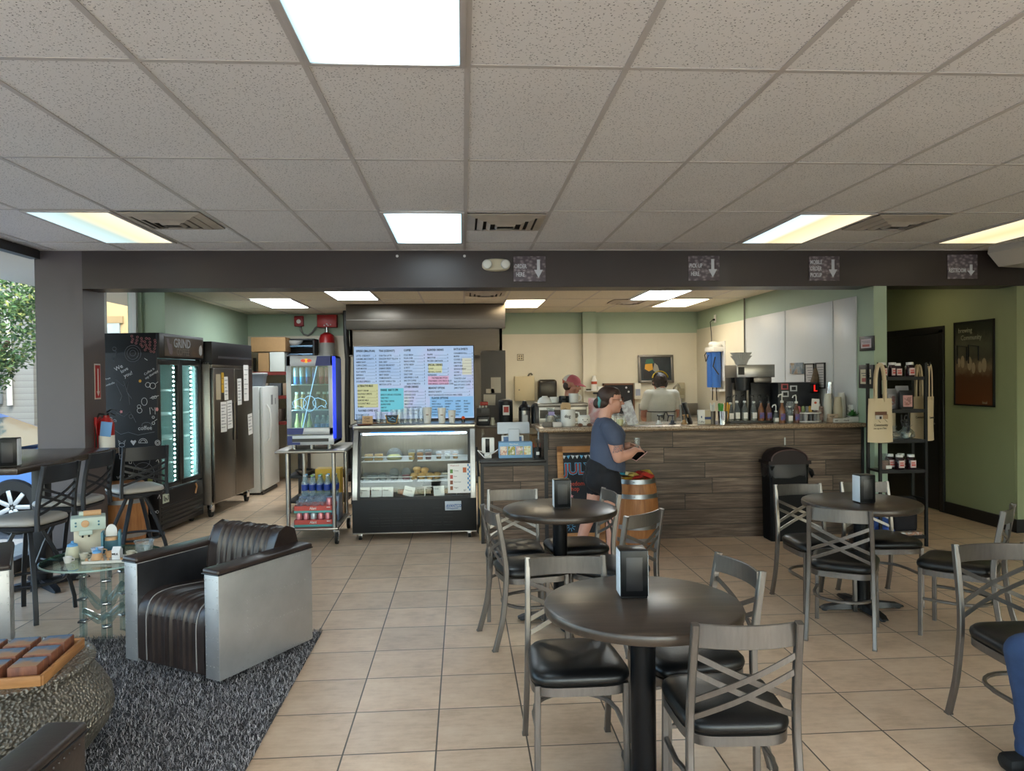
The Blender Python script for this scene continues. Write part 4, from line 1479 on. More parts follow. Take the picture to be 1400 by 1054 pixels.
strokes('chalk_doodle', CHALKW, [[(0.52, 1.83), (0.55, 1.81)], circ(0.55, 1.56, 0.025), circ(0.60, 1.55, 0.03), [(0.63, 1.57), (0.655, 1.59)], circ(0.51, 1.39, 0.03, 10, 0, 2 * PI, 1.3), circ(0.46, 1.30, 0.025), circ(0.455, 1.34, 0.018),
                                [(0.565, 1.33), (0.57, 1.26)], [(0.58, 1.33), (0.60, 1.30), (0.62, 1.33), (0.62, 1.26)], circ(0.60, 1.43, 0.013), circ(0.625, 1.435, 0.013), [(0.57, 1.425), (0.66, 1.45)],
                                circ(0.12, 1.21, 0.022), circ(0.16, 1.22, 0.014), circ(0.20, 1.19, 0.02, 10, 0, PI), [(0.18, 1.19), (0.22, 1.19)], [(0.13, 1.15), (0.14, 1.10), (0.16, 1.10), (0.16, 1.15), (0.13, 1.15)],
                                circ(0.60, 1.23, 0.012), [(0.61, 1.19), (0.64, 1.21)], circ(0.60, 1.17, 0.014),
                                circ(0.27, 0.95, 0.03, 10, 0, 2 * PI, 0.7), [(0.245, 0.965), (0.235, 1.0), (0.255, 0.98)], [(0.295, 0.965), (0.31, 1.0), (0.285, 0.98)], [(0.24, 0.93), (0.24, 0.85), (0.30, 0.85), (0.30, 0.93)], [(0.25, 0.85), (0.245, 0.81), (0.26, 0.81)], [(0.29, 0.85), (0.295, 0.81), (0.31, 0.81)], [(0.24, 0.90), (0.215, 0.87)], [(0.30, 0.90), (0.32, 0.88)],
                                [(0.34, 0.79), (0.345, 0.76), (0.365, 0.76), (0.37, 0.785)], [(0.575, 0.90), (0.60, 0.915)], circ(0.64, 0.97, 0.026), circ(0.64, 0.97, 0.014), circ(0.49, 0.97, 0.045, 10, 0, PI), [(0.445, 0.97), (0.535, 0.97)], circ(0.49, 0.972, 0.028, 8, 0, PI),
                                [(0.62, 0.78), (0.64, 0.80), (0.65, 0.77)], [(0.63, 0.40), (0.65, 0.44), (0.66, 0.40)], circ(0.58, 0.27, 0.03, 10, PI, 2 * PI), [(0.55, 0.27), (0.61, 0.27)], circ(0.625, 0.265, 0.013)], 0.0026)
m = MB()
m.prism([(0.39, 0.945), (0.36, 0.985), (0.37, 1.0), (0.39, 0.99), (0.41, 1.0), (0.42, 0.985)], -0.0022, -0.0003, 'xz')
m.xf(Matrix.Translation((-FD, 0, 0)))
m.obj('chalk_heart', CHALKW, t)
strokes('chalk_flowers', CHALKP, [circ(0.40 + 0.045 * i + rd.uniform(-.01, .01), 2.055 - 0.03 * j - 0.008 * i + rd.uniform(-.006, .006), 0.011, 6) for i in range(6) for j in range(5) if j - 2 <= i * 0.8], 0.0022)
m = MB()
for (u, v, r_) in ((0.27, 1.29, 0.02),):
    m.prism([(u + r_ * math.cos(2 * PI * k / 10) * (1 if k % 2 else 0.5) - FD, v + r_ * math.sin(2 * PI * k / 10) * (1 if k % 2 else 0.5)) for k in range(10)], -0.002, 0, 'xz')
m.prism([(0.64 + 0.014 * math.cos(a) - FD, 1.31 + 0.02 * math.sin(a)) for a in [2 * PI * k / 10 for k in range(10)]], -0.002, 0, 'xz')
m.obj('chalk_star', CHALKP, t)
m = MB()
m.prism([(0.47 + 0.014 * math.cos(a) - FD, 1.60 + 0.016 * math.sin(a)) for a in [2 * PI * k / 10 for k in range(10)]], -0.002, 0, 'xz')
m.obj('chalk_sun', CHALKY, t)
m = MB()
m.lathe([(0.012, 0), (0.026, 0.0), (0.026, -0.002), (0.012, -0.002)], 14, (0.555 - FD, 0, 0.31 + 0.28), None, 'y')
m.obj('sticker', M('olive_sticker', '#7d8245', 0.6), t)
for s, u, v, sz, a in (('We', 0.22, 1.70, 0.06, 0.5), ('love', 0.28, 1.68, 0.05, 0.5), ('you!', 0.31, 1.635, 0.055, 0.4), ('Coffee is', 0.52, 1.655, 0.034, 0.55), ('my therapy', 0.53, 1.615, 0.034, 0.55), ('hello from', 0.06, 1.60, 0.026, 0.25), ('Cookville', 0.10, 1.545, 0.03, 0.3), ('coffee', 0.44, 1.10, 0.06, 0.03), ('best', 0.22, 0.60, 0.05, 0.5), ('latte', 0.34, 0.61, 0.05, 0.4)):
    text('chalk_writing', s, sz, (u - FD, -0.0012, v), CHALKW, t, rot=(PI / 2, -a, 0))

# bottles glimpsed in the fridge
for k, (y, x) in enumerate(((0.14, -0.14), (0.22, -0.14), (0.30, -0.15), (0.38, -0.14), (0.18, -0.24), (0.27, -0.25))):
    p = Matrix.Translation((-3.105, 7.70, 0)) @ Matrix.Rotation(R(-5.5), 4, 'Z') @ V((x, y, 0.464))
    b = T('soda_bottle', 'small green-tinted bottle at the bottom of the glass-door fridge, %s from the left' % ORD[k], 'bottle', p, 0, 'bottles in the glass-door fridge')
    MB().lathe([(0.0, 0), (0.030, 0), (0.032, 0.02), (0.032, 0.12), (0.014, 0.17), (0.013, 0.20), (0, 0.20)], 14).obj('bottle', M('green_bottle_%d' % (k % 2), ['#3f9f7a', '#a9c9bf'][k % 2], 0.2), b)

# ------------------------------------------------------------------ steel two-door fridge
t = T('steel_fridge', 'tall stainless two-door fridge on casters with papers stuck on its doors', 'fridge', (-2.905, 8.73, 0), R(-5.2))
W, D, Hh = 1.22, 0.53, 2.05
MB().b2((-D, 0, 0.15), (-0.02, W, Hh - 0.24), 0.004).obj('cabinet', STEEL, t)
MB().b2((-D, 0, Hh - 0.27), (0.012, W, Hh), 0.006).obj('header', M('black_fridge_header', '#1c1c20', 0.4, 0.2), t)
MB().b2((0.011, 0.16, Hh - 0.19), (0.014, W - 0.04, Hh - 0.165)).obj('header_seam', M('dim_seam', '#35353a'), t)
MB().b2((-0.02, 0.01, Hh - 0.30), (0.008, W - 0.01, Hh - 0.268), 0.003).obj('trim_strip', STEELH, t)
for y0, y1 in ((0.012, W / 2 - 0.006), (W / 2 + 0.006, W - 0.012)):
    d = MB().b2((-0.015, y0, 0.17), (0.022, y1, Hh - 0.31), 0.006).obj('door', STEELD, t)
    yh = y1 - 0.05 if y0 < 0.1 else y0 + 0.05
    MB().b2((0.02, yh - 0.016, 0.86), (0.026, yh + 0.016, 1.32), 0.002).obj('handle', BLACK, d)


def note(y, z, w, h, mat, prints=None, tilt=0.0, name='paper_note', label=None):
    p = Matrix.Translation((-2.905, 8.73, 0)) @ Matrix.Rotation(R(-5.2), 4, 'Z') @ V((0.0245, y, z))
    n = T(name, label, 'notice', p, R(-5.2), 'papers on the steel fridge')
    MB().b2((-0.001, -w / 2, -h / 2), (0.001, w / 2, h / 2)).obj('sheet', mat, n, rot=(tilt, 0, 0))
    if prints:
        m = MB()
        for k in range(prints):
            zz = h / 2 - h * (k + 1) / (prints + 1.5)
            m.b2((0.001, -w * 0.38, zz - 0.004), (0.0018, w * (0.38 - 0.15 * (k % 3)), zz + 0.003))
        m.obj('print', M('grey_print', '#6b6b70', 0.8), n, rot=(tilt, 0, 0))
    return n


note(0.13, 1.52, 0.13, 0.30, M('clipboard_beige', '#b5a98f', 0.7), None, label='beige clipboard sheet at the upper left of the steel fridge door')
note(0.255, 1.57, 0.07, 0.24, M('yellow_thermo', '#d3a52e', 0.5), 2, label='narrow yellow and black thermometer strip on the steel fridge')
note(0.355, 1.50, 0.11, 0.28, PAPER, 5, 0.03, label='white printed sheet right of the yellow strip on the steel fridge')
note(0.27, 1.16, 0.17, 0.36, PAPER, 8, label='white list with blue top, lower left on the steel fridge door')
note(0.45, 1.18, 0.15, 0.34, PAPER, 8, 0.05, label='white list with a round emblem at the middle of the steel fridge')
note(0.76, 1.45, 0.13, 0.33, PAPER, 7, 0.02, label='long white list on the right door of the steel fridge')
note(0.98, 1.56, 0.16, 0.46, PAPER, 6, label='large white sheet near the far edge of the steel fridge')
note(1.10, 1.02, 0.15, 0.27, PAPER, 5, 0.08, label='white tilted note pad low on the right door of the steel fridge')
for y in (0.07, W - 0.07):
    for x in (-0.06, -D + 0.08):
        c = MB().cyl((x - 0.016, y, 0.052), 0.052, 0.032, 22, axis='x').obj('caster', RUBBER, t)
        MB().b2((x - 0.03, y - 0.035, 0.06), (x + 0.03, y + 0.035, 0.15), 0.004).obj('fork', CHROME, c)

# white upright fridge
WF = M('white_enamel', '#d5d8d6', 0.3)
t = T('white_fridge', 'white upright household fridge beyond the steel fridge', 'fridge', (-2.755, 10.38, 0), R(-0.6))
MB().b2((-0.62, 0, 0.03), (-0.06, 0.80, 1.505), 0.008).obj('cabinet', WF, t)
d = MB().b2((-0.05, 0.0, 0.07), (0.0, 0.80, 1.50), 0.014).obj('door', WF, t)
MB().tube([(0.0, 0.15, 1.25), (0.045, 0.15, 1.18), (0.06, 0.15, 0.98), (0.045, 0.15, 0.78), (0.0, 0.15, 0.72)], 0.012, 10).obj('handle', WHITE, d)
MB().b2((0.0, 0.38, 1.24), (0.002, 0.48, 1.38)).b2((0, 0.60, 1.24), (0.002, 0.63, 1.33)).obj('sticker', M('grey_sticker', '#8a8d90'), d)
MB().b2((-0.6, 0.02, 0.0), (-0.03, 0.78, 0.04)).obj('plinth', BLACK, t)
t = T('grey_bin', 'grey plastic bin on top of the white fridge', 'bin', (-2.93, 10.62, 1.506))
MB().loft([[(x * s, y * s, z) for x, y in ((-0.14, -0.10), (0.14, -0.10), (0.14, 0.10), (-0.14, 0.10))] for s, z in ((0.85, 0), (1.0, 0.15), (1.06, 0.15), (1.06, 0.175))]).obj('tub', M('slate_grey_plastic', '#6d737c', 0.5), t)
MB().b2((-0.15, -0.11, 0.172), (0.15, 0.11, 0.19), 0.004).obj('lid', WHITE, t)

# red shelving with boxes in the kitchen corner
SHR = M('red_shelf_beam', '#7a2b26', 0.45)
t = T('storage_rack', 'storage rack with red beams and boxes in the left kitchen corner', 'shelf rack', (-2.92, 11.80, 0))
for sx in (-0.42, 0.42):
    for sy in (-0.22, 0.30):
        MB().b2((sx - 0.02, sy - 0.02, 0), (sx + 0.02, sy + 0.02, 1.95)).obj('post', M('dark_rack_post', '#35302f', 0.5), t)
for z in (0.5, 0.95, 1.35, 1.72):
    b = MB().b2((-0.42, -0.24, z - 0.05), (0.42, -0.20, z)).obj('beam', SHR, t)
    MB().b2((-0.42, -0.22, z - 0.01), (0.42, 0.30, z)).obj('board', M('rack_board', '#6b5a4a', 0.7), t)


def carton(name, label, cat, c, size, mat, rz=0, tape=True, group=None):
    t = T(name, label, cat, c, rz, group)
    x, y, z = size
    MB().b2((-x / 2, -y / 2, 0), (x / 2, y / 2, z), 0.003).obj('carton', mat, t)
    if tape:
        MB().b2((-x / 2 - 0.001, -0.02, z * 0.75), (x / 2 + 0.001, 0.02, z + 0.0015)).obj('tape', M('tan_tape', '#c9a86c', 0.4), t)
    return t


carton('cardboard_box', 'long open brown cardboard box at the top of the storage rack', 'box', (-2.98, 11.72, 2.03), (0.52, 0.36, 0.22), CARD)
carton('cardboard_box', 'small tan box on the rack left of the white carton', 'box', (-3.06, 11.72, 1.722), (0.16, 0.3, 0.29), CARD)
carton('white_carton', 'white carton on the rack under the long brown box', 'box', (-2.85, 11.70, 1.722), (0.22, 0.3, 0.30), M('white_carton_card', '#cfd3cf', 0.6), 0, False)
carton('dark_carton', 'dark carton at the right end of the rack shelf', 'box', (-2.62, 11.72, 1.722), (0.17, 0.3, 0.26), M('dark_grey_card', '#3b3c42', 0.6), 0, False)
for k, (x, z, c) in enumerate(((-3.1, 1.352, '#8a8074'), (-2.9, 1.352, '#4f5257'), (-2.7, 1.352, '#97806a'), (-2.65, 0.952, '#77706a'), (-2.9, 0.952, '#5a4a40'))):
    carton('supply_box', 'small supply box on the storage rack, %s counted from the upper left' % ORD[k], 'box', (x, 11.74, z), (0.17, 0.25, 0.19), M('supply_box_%d' % k, c, 0.7), 0, False, 'supply boxes on the rack')

# wall shelf with trays
t = T('wall_shelf', 'dark open shelf unit with blue trays on the back wall left of the red tank', 'shelf', (-2.58, 12.0, 1.92))
MB().b2((-0.24, -0.16, 0), (0.24, 0.19, 0.02)).b2((-0.24, -0.16, 0.30), (0.24, 0.19, 0.32)).b2((-0.24, -0.16, 0), (-0.22, 0.19, 0.32)).b2((0.22, -0.16, 0), (0.24, 0.19, 0.32)).b2((-0.24, 0.17, 0), (0.24, 0.19, 0.32)).obj('carcass', M('dark_shelf', '#20252c', 0.5), t)
for z in (0.06, 0.19):
    MB().b2((-0.21, -0.15, z), (0.21, 0.14, z + 0.025), 0.003).obj('tray', M('steel_blue_tray', '#6f93b3', 0.35, 0.2), t)
t = T('mixing_bowl', 'white mixing bowl on the dark wall shelf', 'bowl', (-2.66, 11.90, 2.135))
MB().lathe([(0.06, 0.0), (0.11, 0.035), (0.135, 0.075), (0.128, 0.075), (0.10, 0.035), (0.0, 0.008)], 24, cap=False).obj('bowl', WHITE, t)

# fire suppression gear on the back wall
t = T('pull_station', 'red pull station with a white dial on the back wall', 'alarm', (-2.64, 12.19, 2.54))
MB().b2((-0.075, -0.06, -0.085), (0.075, 0, 0.085), 0.012).obj('housing', DRED, t)
MB().lathe([(0.035, -0.06), (0.035, -0.068), (0.0, -0.07)], 18, (0, 0, -0.005), None, 'y').obj('dial', WHITE, t)
t = T('suppression_box', 'red fire-suppression control box near the kitchen ceiling', 'control box', (-2.18, 12.19, 2.435))
MB().b2((-0.155, -0.13, 0), (0.155, 0, 0.20), 0.006).obj('cabinet', RED, t)
m = MB()
for k, (x, z) in enumerate(((-0.04, 0.03), (0.0, 0.05), (0.02, 0.03), (0.06, 0.04))):
    m.box((x, -0.131, z), (0.02, 0.003, 0.02))
m.obj('stickers', WHITE, t)
tag(MB().tube([(-2.62, 12.15, 2.46), (-2.61, 12.15, 2.40), (-2.57, 12.15, 2.33), (-2.50, 12.15, 2.31), (-2.43, 12.15, 2.36), (-2.38, 12.15, 2.43), (-2.335, 12.15, 2.46)], 0.014, 10).obj('conduit', M('grey_conduit', '#6f706c', 0.5)), 'grey flexible conduit between the pull station and the red control box', 'conduit')
t = T('suppression_tank', 'red extinguishing tank with a grey label below the red control box', 'tank', (-2.18, 12.06, 1.55))
MB().lathe([(0.0, 0), (0.118, 0.0), (0.122, 0.02), (0.122, 0.70), (0.10, 0.76), (0.045, 0.795), (0.0, 0.80)], 28).obj('cylinder', RED, t)
MB().lathe([(0.1228, 0.40), (0.1236, 0.40), (0.1236, 0.63), (0.1228, 0.63)], 28, cap=False).obj('label_band', M('grey_label', '#8b8a86', 0.5), t)
MB().cyl((0, 0, 0.80), 0.028, 0.05).cyl((0, 0, 0.85), 0.018, 0.035).obj('valve', CHROME, t)
tag(MB().tube([(-1.80, 11.6, 2.655), (-1.80, 11.6, 2.2), (-1.78, 11.6, 1.9), (-1.80, 11.6, 1.0), (-1.80, 11.6, 0.0)], 0.045, 12).obj('drain_pipe', M('black_pipe', '#1b1a1a', 0.4)), 'black vertical pipe left of the steel hood', 'pipe')

# ------------------------------------------------------------------ hood and steel back panel
t = T('range_hood', 'wide stainless steel kitchen hood above the menu screen', 'hood', (-0.51, 11.4, 0))
MB().b2((-1.133, -0.80, 2.30), (1.133, 0.79, 2.656), 0.004).obj('canopy', HOODM, t)
MB().b2((-1.133, -0.806, 2.43), (1.133, -0.798, 2.436)).obj('seam', STEELD, t)
m = MB()
m.b2((-1.10, -0.70, 1.93), (1.09, -0.66, 2.30)).b2((1.05, -0.70, 1.93), (1.09, 0.79, 2.30)).b2((-1.10, -0.70, 1.93), (-1.06, 0.79, 2.30))
m.obj('skirt', HOODM, t)
MB().b2((-1.11, -0.715, 1.915), (1.10, -0.65, 1.935), 0.004).obj('lip', STEELD, t)
tag(MB().b2((-1.64, 12.185, 0.2), (0.69, 12.199, 1.95)).obj('steel_backsplash', STEELD), 'brushed steel backsplash panel behind the menu screen', 'backsplash')
t = T('cooking_range', 'dark commercial range under the steel hood, behind the cart', 'range', (-1.1, 11.2, 0))
MB().b2((-0.55, -0.35, 0.12), (0.55, 0.5, 0.88), 0.01).obj('body', M('dark_range', '#26252a', 0.4, 0.4), t)
MB().b2((-0.56, -0.36, 0.88), (0.56, 0.5, 0.92), 0.006).obj('cooktop', STEELD, t)
for s in (-1, 1):
    MB().b2((s * 0.27 - 0.25, -0.37, 0.20), (s * 0.27 + 0.25, -0.35, 0.72), 0.006).obj('oven_door', M('dark_oven_door', '#1b1b1f', 0.3, 0.3), t)
for sx in (-0.5, 0.5):
    for sy in (-0.3, 0.42):
        MB().cyl((sx, sy, 0), 0.02, 0.13, 10).obj('leg', STEELD, t)
t = T('equipment_stand', 'low dark equipment stand with pans behind the drinks cart', 'stand', (-1.75, 9.2, 0))
for z in (0.12, 0.42, 0.72):
    MB().b2((-0.35, -0.3, z), (0.35, 0.3, z + 0.03), 0.004).obj('shelf', M('dark_stand_shelf', '#2f3035', 0.5, 0.3), t)
for sx in (-0.33, 0.33):
    for sy in (-0.28, 0.28):
        MB().b2((sx - 0.015, sy - 0.015, 0), (sx + 0.015, sy + 0.015, 0.75)).obj('leg', M('dark_stand_shelf', '#2f3035'), t)
for k, (x, z) in enumerate(((-0.12, 0.15), (0.14, 0.15), (0.05, 0.45), (-0.15, 0.45))):
    tag(MB().lathe([(0.08, 0), (0.12, 0.05), (0.125, 0.06), (0.115, 0.055), (0.0, 0.012)], 20, cap=False).obj('steel_pan', STEEL, loc=(-1.75 + x, 9.0, z)), 'round steel pan on the low stand behind the cart, %s counted from below' % ORD[k], 'pan', 'pans on the dark stand')

# ------------------------------------------------------------------ steel cart with the small drinks fridge
t = T('steel_cart', 'stainless steel work cart on wheels carrying the small drinks fridge', 'cart', (-1.475, 7.60, 0))
MB().b2((-0.335, -0.43, 0.885), (0.335, 0.43, 0.915), 0.013, seg=3).obj('cart_top', STEELH, t)
MB().b2((-0.25, -0.40, 0.135), (0.25, 0.40, 0.155), 0.005).obj('lower_shelf', STEELH, t)
for sx in (-0.225, 0.215):
    for sy in (-0.37, 0.37):
        lg = MB().cyl((sx, sy, 0.12), 0.02, 0.77, 16).obj('leg', STEEL, t)
        m = MB().cyl((sx + 0.025 - 0.015, sy - 0.02, 0.055), 0.055, 0.03, 24, axis='x')
        w = m.obj('wheel', RUBBER, lg)
        MB().cyl((sx + 0.025 - 0.017, sy - 0.02, 0.055), 0.026, 0.034, 16, axis='x').obj('hub', CHROME, w)
        MB().box((sx + 0.045, sy - 0.012, 0.085), (0.006, 0.045, 0.09)).box((sx + 0.005, sy - 0.012, 0.085), (0.006, 0.045, 0.09)).box((sx + 0.02, sy, 0.125), (0.05, 0.05, 0.012)).obj('fork', CHROME, lg)

SILVER = M('silver_grey_plastic', '#a9adb4', 0.35, 0.3)
NAVY = M('navy_panel', '#16286b', 0.4)
BLUEL = glow('blue_led_edge', '#1533ff', 1.6)
t = T('drinks_fridge', 'small silver and blue countertop drinks fridge standing on the steel cart', 'drinks fridge', (-1.495, 7.55, 0.955))
w, d, h = 0.225, 0.24, 0.875
m = MB()
m.b2((-w, -d + 0.03, 0), (-w + 0.02, d, h)).b2((w - 0.02, -d + 0.03, 0), (w, d, h)).b2((-w, -d + 0.03, h - 0.02), (w, d, h)).b2((-w, d - 0.02, 0), (w, d, h)).b2((-w, -d + 0.03, 0), (w, d, 0.085))
m.obj('cabinet', SILVER, t)
MB().b2((-w + 0.02, d - 0.03, 0.09), (w - 0.02, d - 0.02, h - 0.02)).b2((-w + 0.02, -d + 0.04, 0.086), (w - 0.02, d - 0.03, 0.09)).obj('liner', M('fridge_dark_liner', '#6a7684', 0.5), t)
fr = MB()
fr.b2((-w, -d, 0.10), (-w + 0.045, -d + 0.03, h), 0.006).b2((w - 0.045, -d, 0.10), (w, -d + 0.03, h), 0.006).b2((-w, -d, 0.10), (w, -d + 0.03, 0.17), 0.006).b2((-w, -d, h - 0.105), (w, -d + 0.03, h), 0.006)
dr = fr.obj('door', SILVER, t)
MB().b2((-w + 0.04, -d + 0.012, 0.16), (w - 0.04, -d + 0.016, h - 0.10)).obj('pane', FGLASS, dr)
m = MB()
m.prism([(0.055, h - 0.10), (0.075, h - 0.006), (0.205, h - 0.006), (0.205, h - 0.10)], -d - 0.002, -d + 0.001, 'xz')
m.obj('navy_corner', NAVY, dr)
m = MB()
m.prism([(-w + 0.002, 0.105), (-w + 0.002, 0.165), (-0.06, 0.165), (-0.075, 0.105)], -d - 0.002, -d + 0.001, 'xz')
m.obj('navy_corner', NAVY, dr)
MB().b2((w - 0.004, -d - 0.003, 0.06), (w + 0.022, -d + 0.03, h - 0.01), 0.005).obj('light_edge', BLUEL, t)
MB().b2((w, -d + 0.03, 0.03), (w + 0.004, d, h - 0.02)).obj('side_panel', M('side_blue', '#2b3f8f', 0.4), t)
fl = MB().b2((-w, -d + 0.005, 0.0), (w, -d + 0.03, 0.095), 0.004).obj('plinth', SILVER, t)
MB().b2((-w + 0.05, -d + 0.002, 0.03), (w - 0.05, -d + 0.006, 0.062)).obj('vent_slot', BLACK, fl)
m = MB()
m.prism([(-w + 0.002, 0.003), (-w + 0.002, 0.09), (-w + 0.05, 0.09), (-w + 0.05, 0.025), (-0.10, 0.025), (-0.10, 0.003)], -d + 0.001, -d + 0.004, 'xz')
m.obj('navy_corner', NAVY, fl)
for sx in (-0.17, 0.0, 0.17):
    MB().cyl((sx, -d + 0.07, -0.04), 0.018, 0.04, 12, r2=0.024).obj('foot', STEEL, t)
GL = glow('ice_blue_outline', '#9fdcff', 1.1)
m = MB()
yy = -d + 0.008
m.tube([(0.07, yy, h - 0.105), (-0.075, yy, 0.165)], 0.004, 6)
m.obj('diagonal_line', GL, dr)
m = MB()
for s in (-1, 1):
    bull = [(0.03, 0.42), (0.055, 0.455), (0.085, 0.46), (0.12, 0.445), (0.155, 0.43), (0.165, 0.40), (0.15, 0.385), (0.16, 0.365), (0.14, 0.37), (0.115, 0.385), (0.085, 0.37), (0.07, 0.345), (0.06, 0.375), (0.04, 0.385), (0.03, 0.42)]
    m.tube([(s * x - 0.005, yy, z) for x, z in bull], 0.0028, 5)
m.tube([(0.06 * math.cos(a) - 0.005, yy, 0.405 + 0.075 * math.sin(a)) for a in [2 * PI * k / 24 for k in range(24)]], 0.0028, 5, closed=True)
m.obj('line_emblem', GL, dr)
em = MB()
em.prism([(0.018 * math.cos(a) - 0.03, h - 0.05 + 0.021 * math.sin(a)) for a in [2 * PI * k / 18 for k in range(18)]], -d - 0.003, -d + 0.001, 'xz')
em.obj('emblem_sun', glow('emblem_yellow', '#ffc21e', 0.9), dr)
m = MB()
for s in (-1, 1):
    m.prism([(s * x - 0.03, h - 0.05 + z) for x, z in ((0.004, 0.0), (0.016, 0.012), (0.034, 0.016), (0.052, 0.006), (0.05, -0.008), (0.035, -0.012), (0.02, -0.016))], -d - 0.005, -d - 0.002, 'xz')
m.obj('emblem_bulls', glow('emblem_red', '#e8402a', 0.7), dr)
shz = (0.09, 0.345, 0.595)
for z in shz[1:]:
    MB().b2((-w + 0.022, -d + 0.05, z - 0.012), (w - 0.022, d - 0.035, z), 0.002).obj('shelf', M('pale_shelf', '#b9c2c8', 0.4), t)
MB().b2((-w + 0.022, -d + 0.04, 0.17), (-w + 0.030, -d + 0.05, h - 0.13)).obj('light_strip', glow('fridge_led_soft', '#d8f4ff', 40.0), t)

fx, fy, fz = -1.495, 7.55, 0.955


def can(x, y, z, c1, c2, label, group, r=0.0265, h=0.155):
    t = T('drink_can', label, 'can', (x, y, z), 0, group)
    MB().lathe([(r * 0.8, 0), (r, 0.008), (r, h * 0.45)], 16, cap=False).cyl((0, 0, 0), r * 0.8, 0.002).obj('lower_wrap', M('can_' + c1, c1, 0.3, 0.4), t)
    MB().lathe([(r, h * 0.45), (r, h - 0.012), (r * 0.82, h), (0.0, h - 0.003)], 16, cap=False).obj('upper_wrap', M('can_' + c2, c2, 0.3, 0.4), t)
    return t


for k, (dx, c1, c2, lb) in enumerate(((-0.155, '#3f7fc4', '#aeb8c4', 'blue and silver can'), (-0.095, '#2c9ad0', '#b9c7d0', 'light blue can'), (-0.035, '#24408f', '#4f9ad6', 'dark blue can'), (0.03, '#1f2f6f', '#2b4a8f', 'navy can'), (0.095, '#c4474f', '#d98a8a', 'pink-red can'), (0.152, '#b53a48', '#d0787f', 'deep red can'))):
    can(fx + dx, fy - 0.13, fz + shz[2], c1, c2, '%s on top shelf of the small drinks fridge, %s from left' % (lb, ORD[k]), 'cans on the top fridge shelf', h=0.165)


def bottle(name, label, x, y, z, prof, mats, group, cat='bottle', n=16):
    t = T(name, label, cat, (x, y, z), 0, group)
    for (nm, pr, mt) in ((a, b, c) for (a, b), c in zip(prof, mats)):
        MB().lathe(pr, n).obj(nm, mt, t)
    return t


for k, (dx, liq) in enumerate(((-0.15, '#c9b08a'), (-0.09, '#b58a52'), (-0.03, '#6b4a35'), (0.06, '#3a2c28'), (0.12, '#8a6a4c'), (0.165, '#5d4038'))):
    bottle('coffee_bottle', 'small milky coffee bottle on the middle fridge shelf, %s from the left' % ORD[k], fx + dx, fy - 0.12, fz + shz[1],
           [('bottle', [(0, 0), (0.025, 0), (0.027, 0.01), (0.027, 0.10), (0.018, 0.135), (0.017, 0.15), (0, 0.15)]), ('cap', [(0.019, 0.15), (0.019, 0.172), (0, 0.172)])],
           [M('milky_drink_%d' % k, liq, 0.25), WHITE], 'coffee bottles on the middle fridge shelf')
for k, dx in enumerate((-0.15, -0.09, -0.03)):
    bottle('soda_bottle', 'yellow-labelled bottle at the bottom of the small fridge, %s from the left' % ORD[k], fx + dx, fy - 0.12, fz + shz[0],
           [('bottle', [(0, 0), (0.026, 0), (0.028, 0.01), (0.028, 0.11), (0.012, 0.17), (0.011, 0.215), (0, 0.215)]), ('label_band', [(0.0285, 0.02), (0.029, 0.02), (0.029, 0.07), (0.0285, 0.07)])],
           [M('pale_yellow_drink', '#b9b46a', 0.2), M('yellow_label', '#d9b72a', 0.5)], 'yellow-labelled bottles in the small fridge')
WATER = thin_glass('water_bottle_plastic', '#e6f0f4', haze=0.18, hazecol='#c7dbe6')
for k, dx in enumerate((0.045, 0.105, 0.16)):
    bottle('water_bottle', 'water bottle at the bottom right of the small drinks fridge, %s from the left' % ORD[k], fx + dx, fy - 0.12, fz + shz[0],
           [('bottle', [(0, 0), (0.026, 0), (0.028, 0.01), (0.028, 0.12), (0.014, 0.165), (0.0125, 0.18), (0, 0.18)]), ('label_band', [(0.0285, 0.075), (0.0292, 0.075), (0.0292, 0.11), (0.0285, 0.11)]), ('cap', [(0.014, 0.178), (0.014, 0.193), (0, 0.193)])],
           [WATER, M('blue_label', '#3a78c4', 0.5), WHITE], 'water bottles in the small fridge')

# drink cases and water pack on the lower shelf
CORAL = M('coral_card', '#cf5a52', 0.6)
TEALC = M('teal_card', '#5fa8a6', 0.6)
PINKC = '#d98d95'
for k, (z, lb) in enumerate(((0.156, 'lower red and teal tray of pink cans on the cart shelf'), (0.292, 'upper red and teal tray of pink cans, stacked on another'))):
    t = T('can_tray', lb, 'drinks case', (-1.475, 7.42, z), 0, 'red and teal drinks cases')
    MB().b2((-0.185, -0.13, 0), (0.185, 0.13, 0.022)).obj('base_band', TEALC, t)
    m = MB()
    m.b2((-0.185, -0.13, 0.021), (0.185, -0.126, 0.066)).b2((-0.185, 0.126, 0.021), (0.185, 0.13, 0.066)).b2((-0.185, -0.13, 0.021), (-0.181, 0.13, 0.066)).b2((0.181, -0.13, 0.021), (0.185, 0.13, 0.066))
    m.obj('card_wall', CORAL, t)
    text('lettering', 'Alani', 0.036, (-0.035, -0.1315, 0.032), WHITE, t, xs=0.9, bold=0.0008)
    MB().b2((0.13, -0.1312, 0.048), (0.165, -0.130, 0.056)).obj('print', WHITE, t)
for k in range(5):
    can(-1.475 - 0.145 + 0.07 * k, 7.335, 0.178, '#b9505f' if k % 2 else '#c0606a', PINKC if k != 2 else '#b9c2c8', 'pink can in the lower drinks tray, %s from the left' % ORD[k], 'pink cans in the lower tray', 0.029, 0.112)
can(-1.475 + 0.15, 7.335, 0.315, '#c0606a', PINKC, 'single pink can at the right end of the upper tray', 'pink can in the upper tray', 0.029, 0.115)
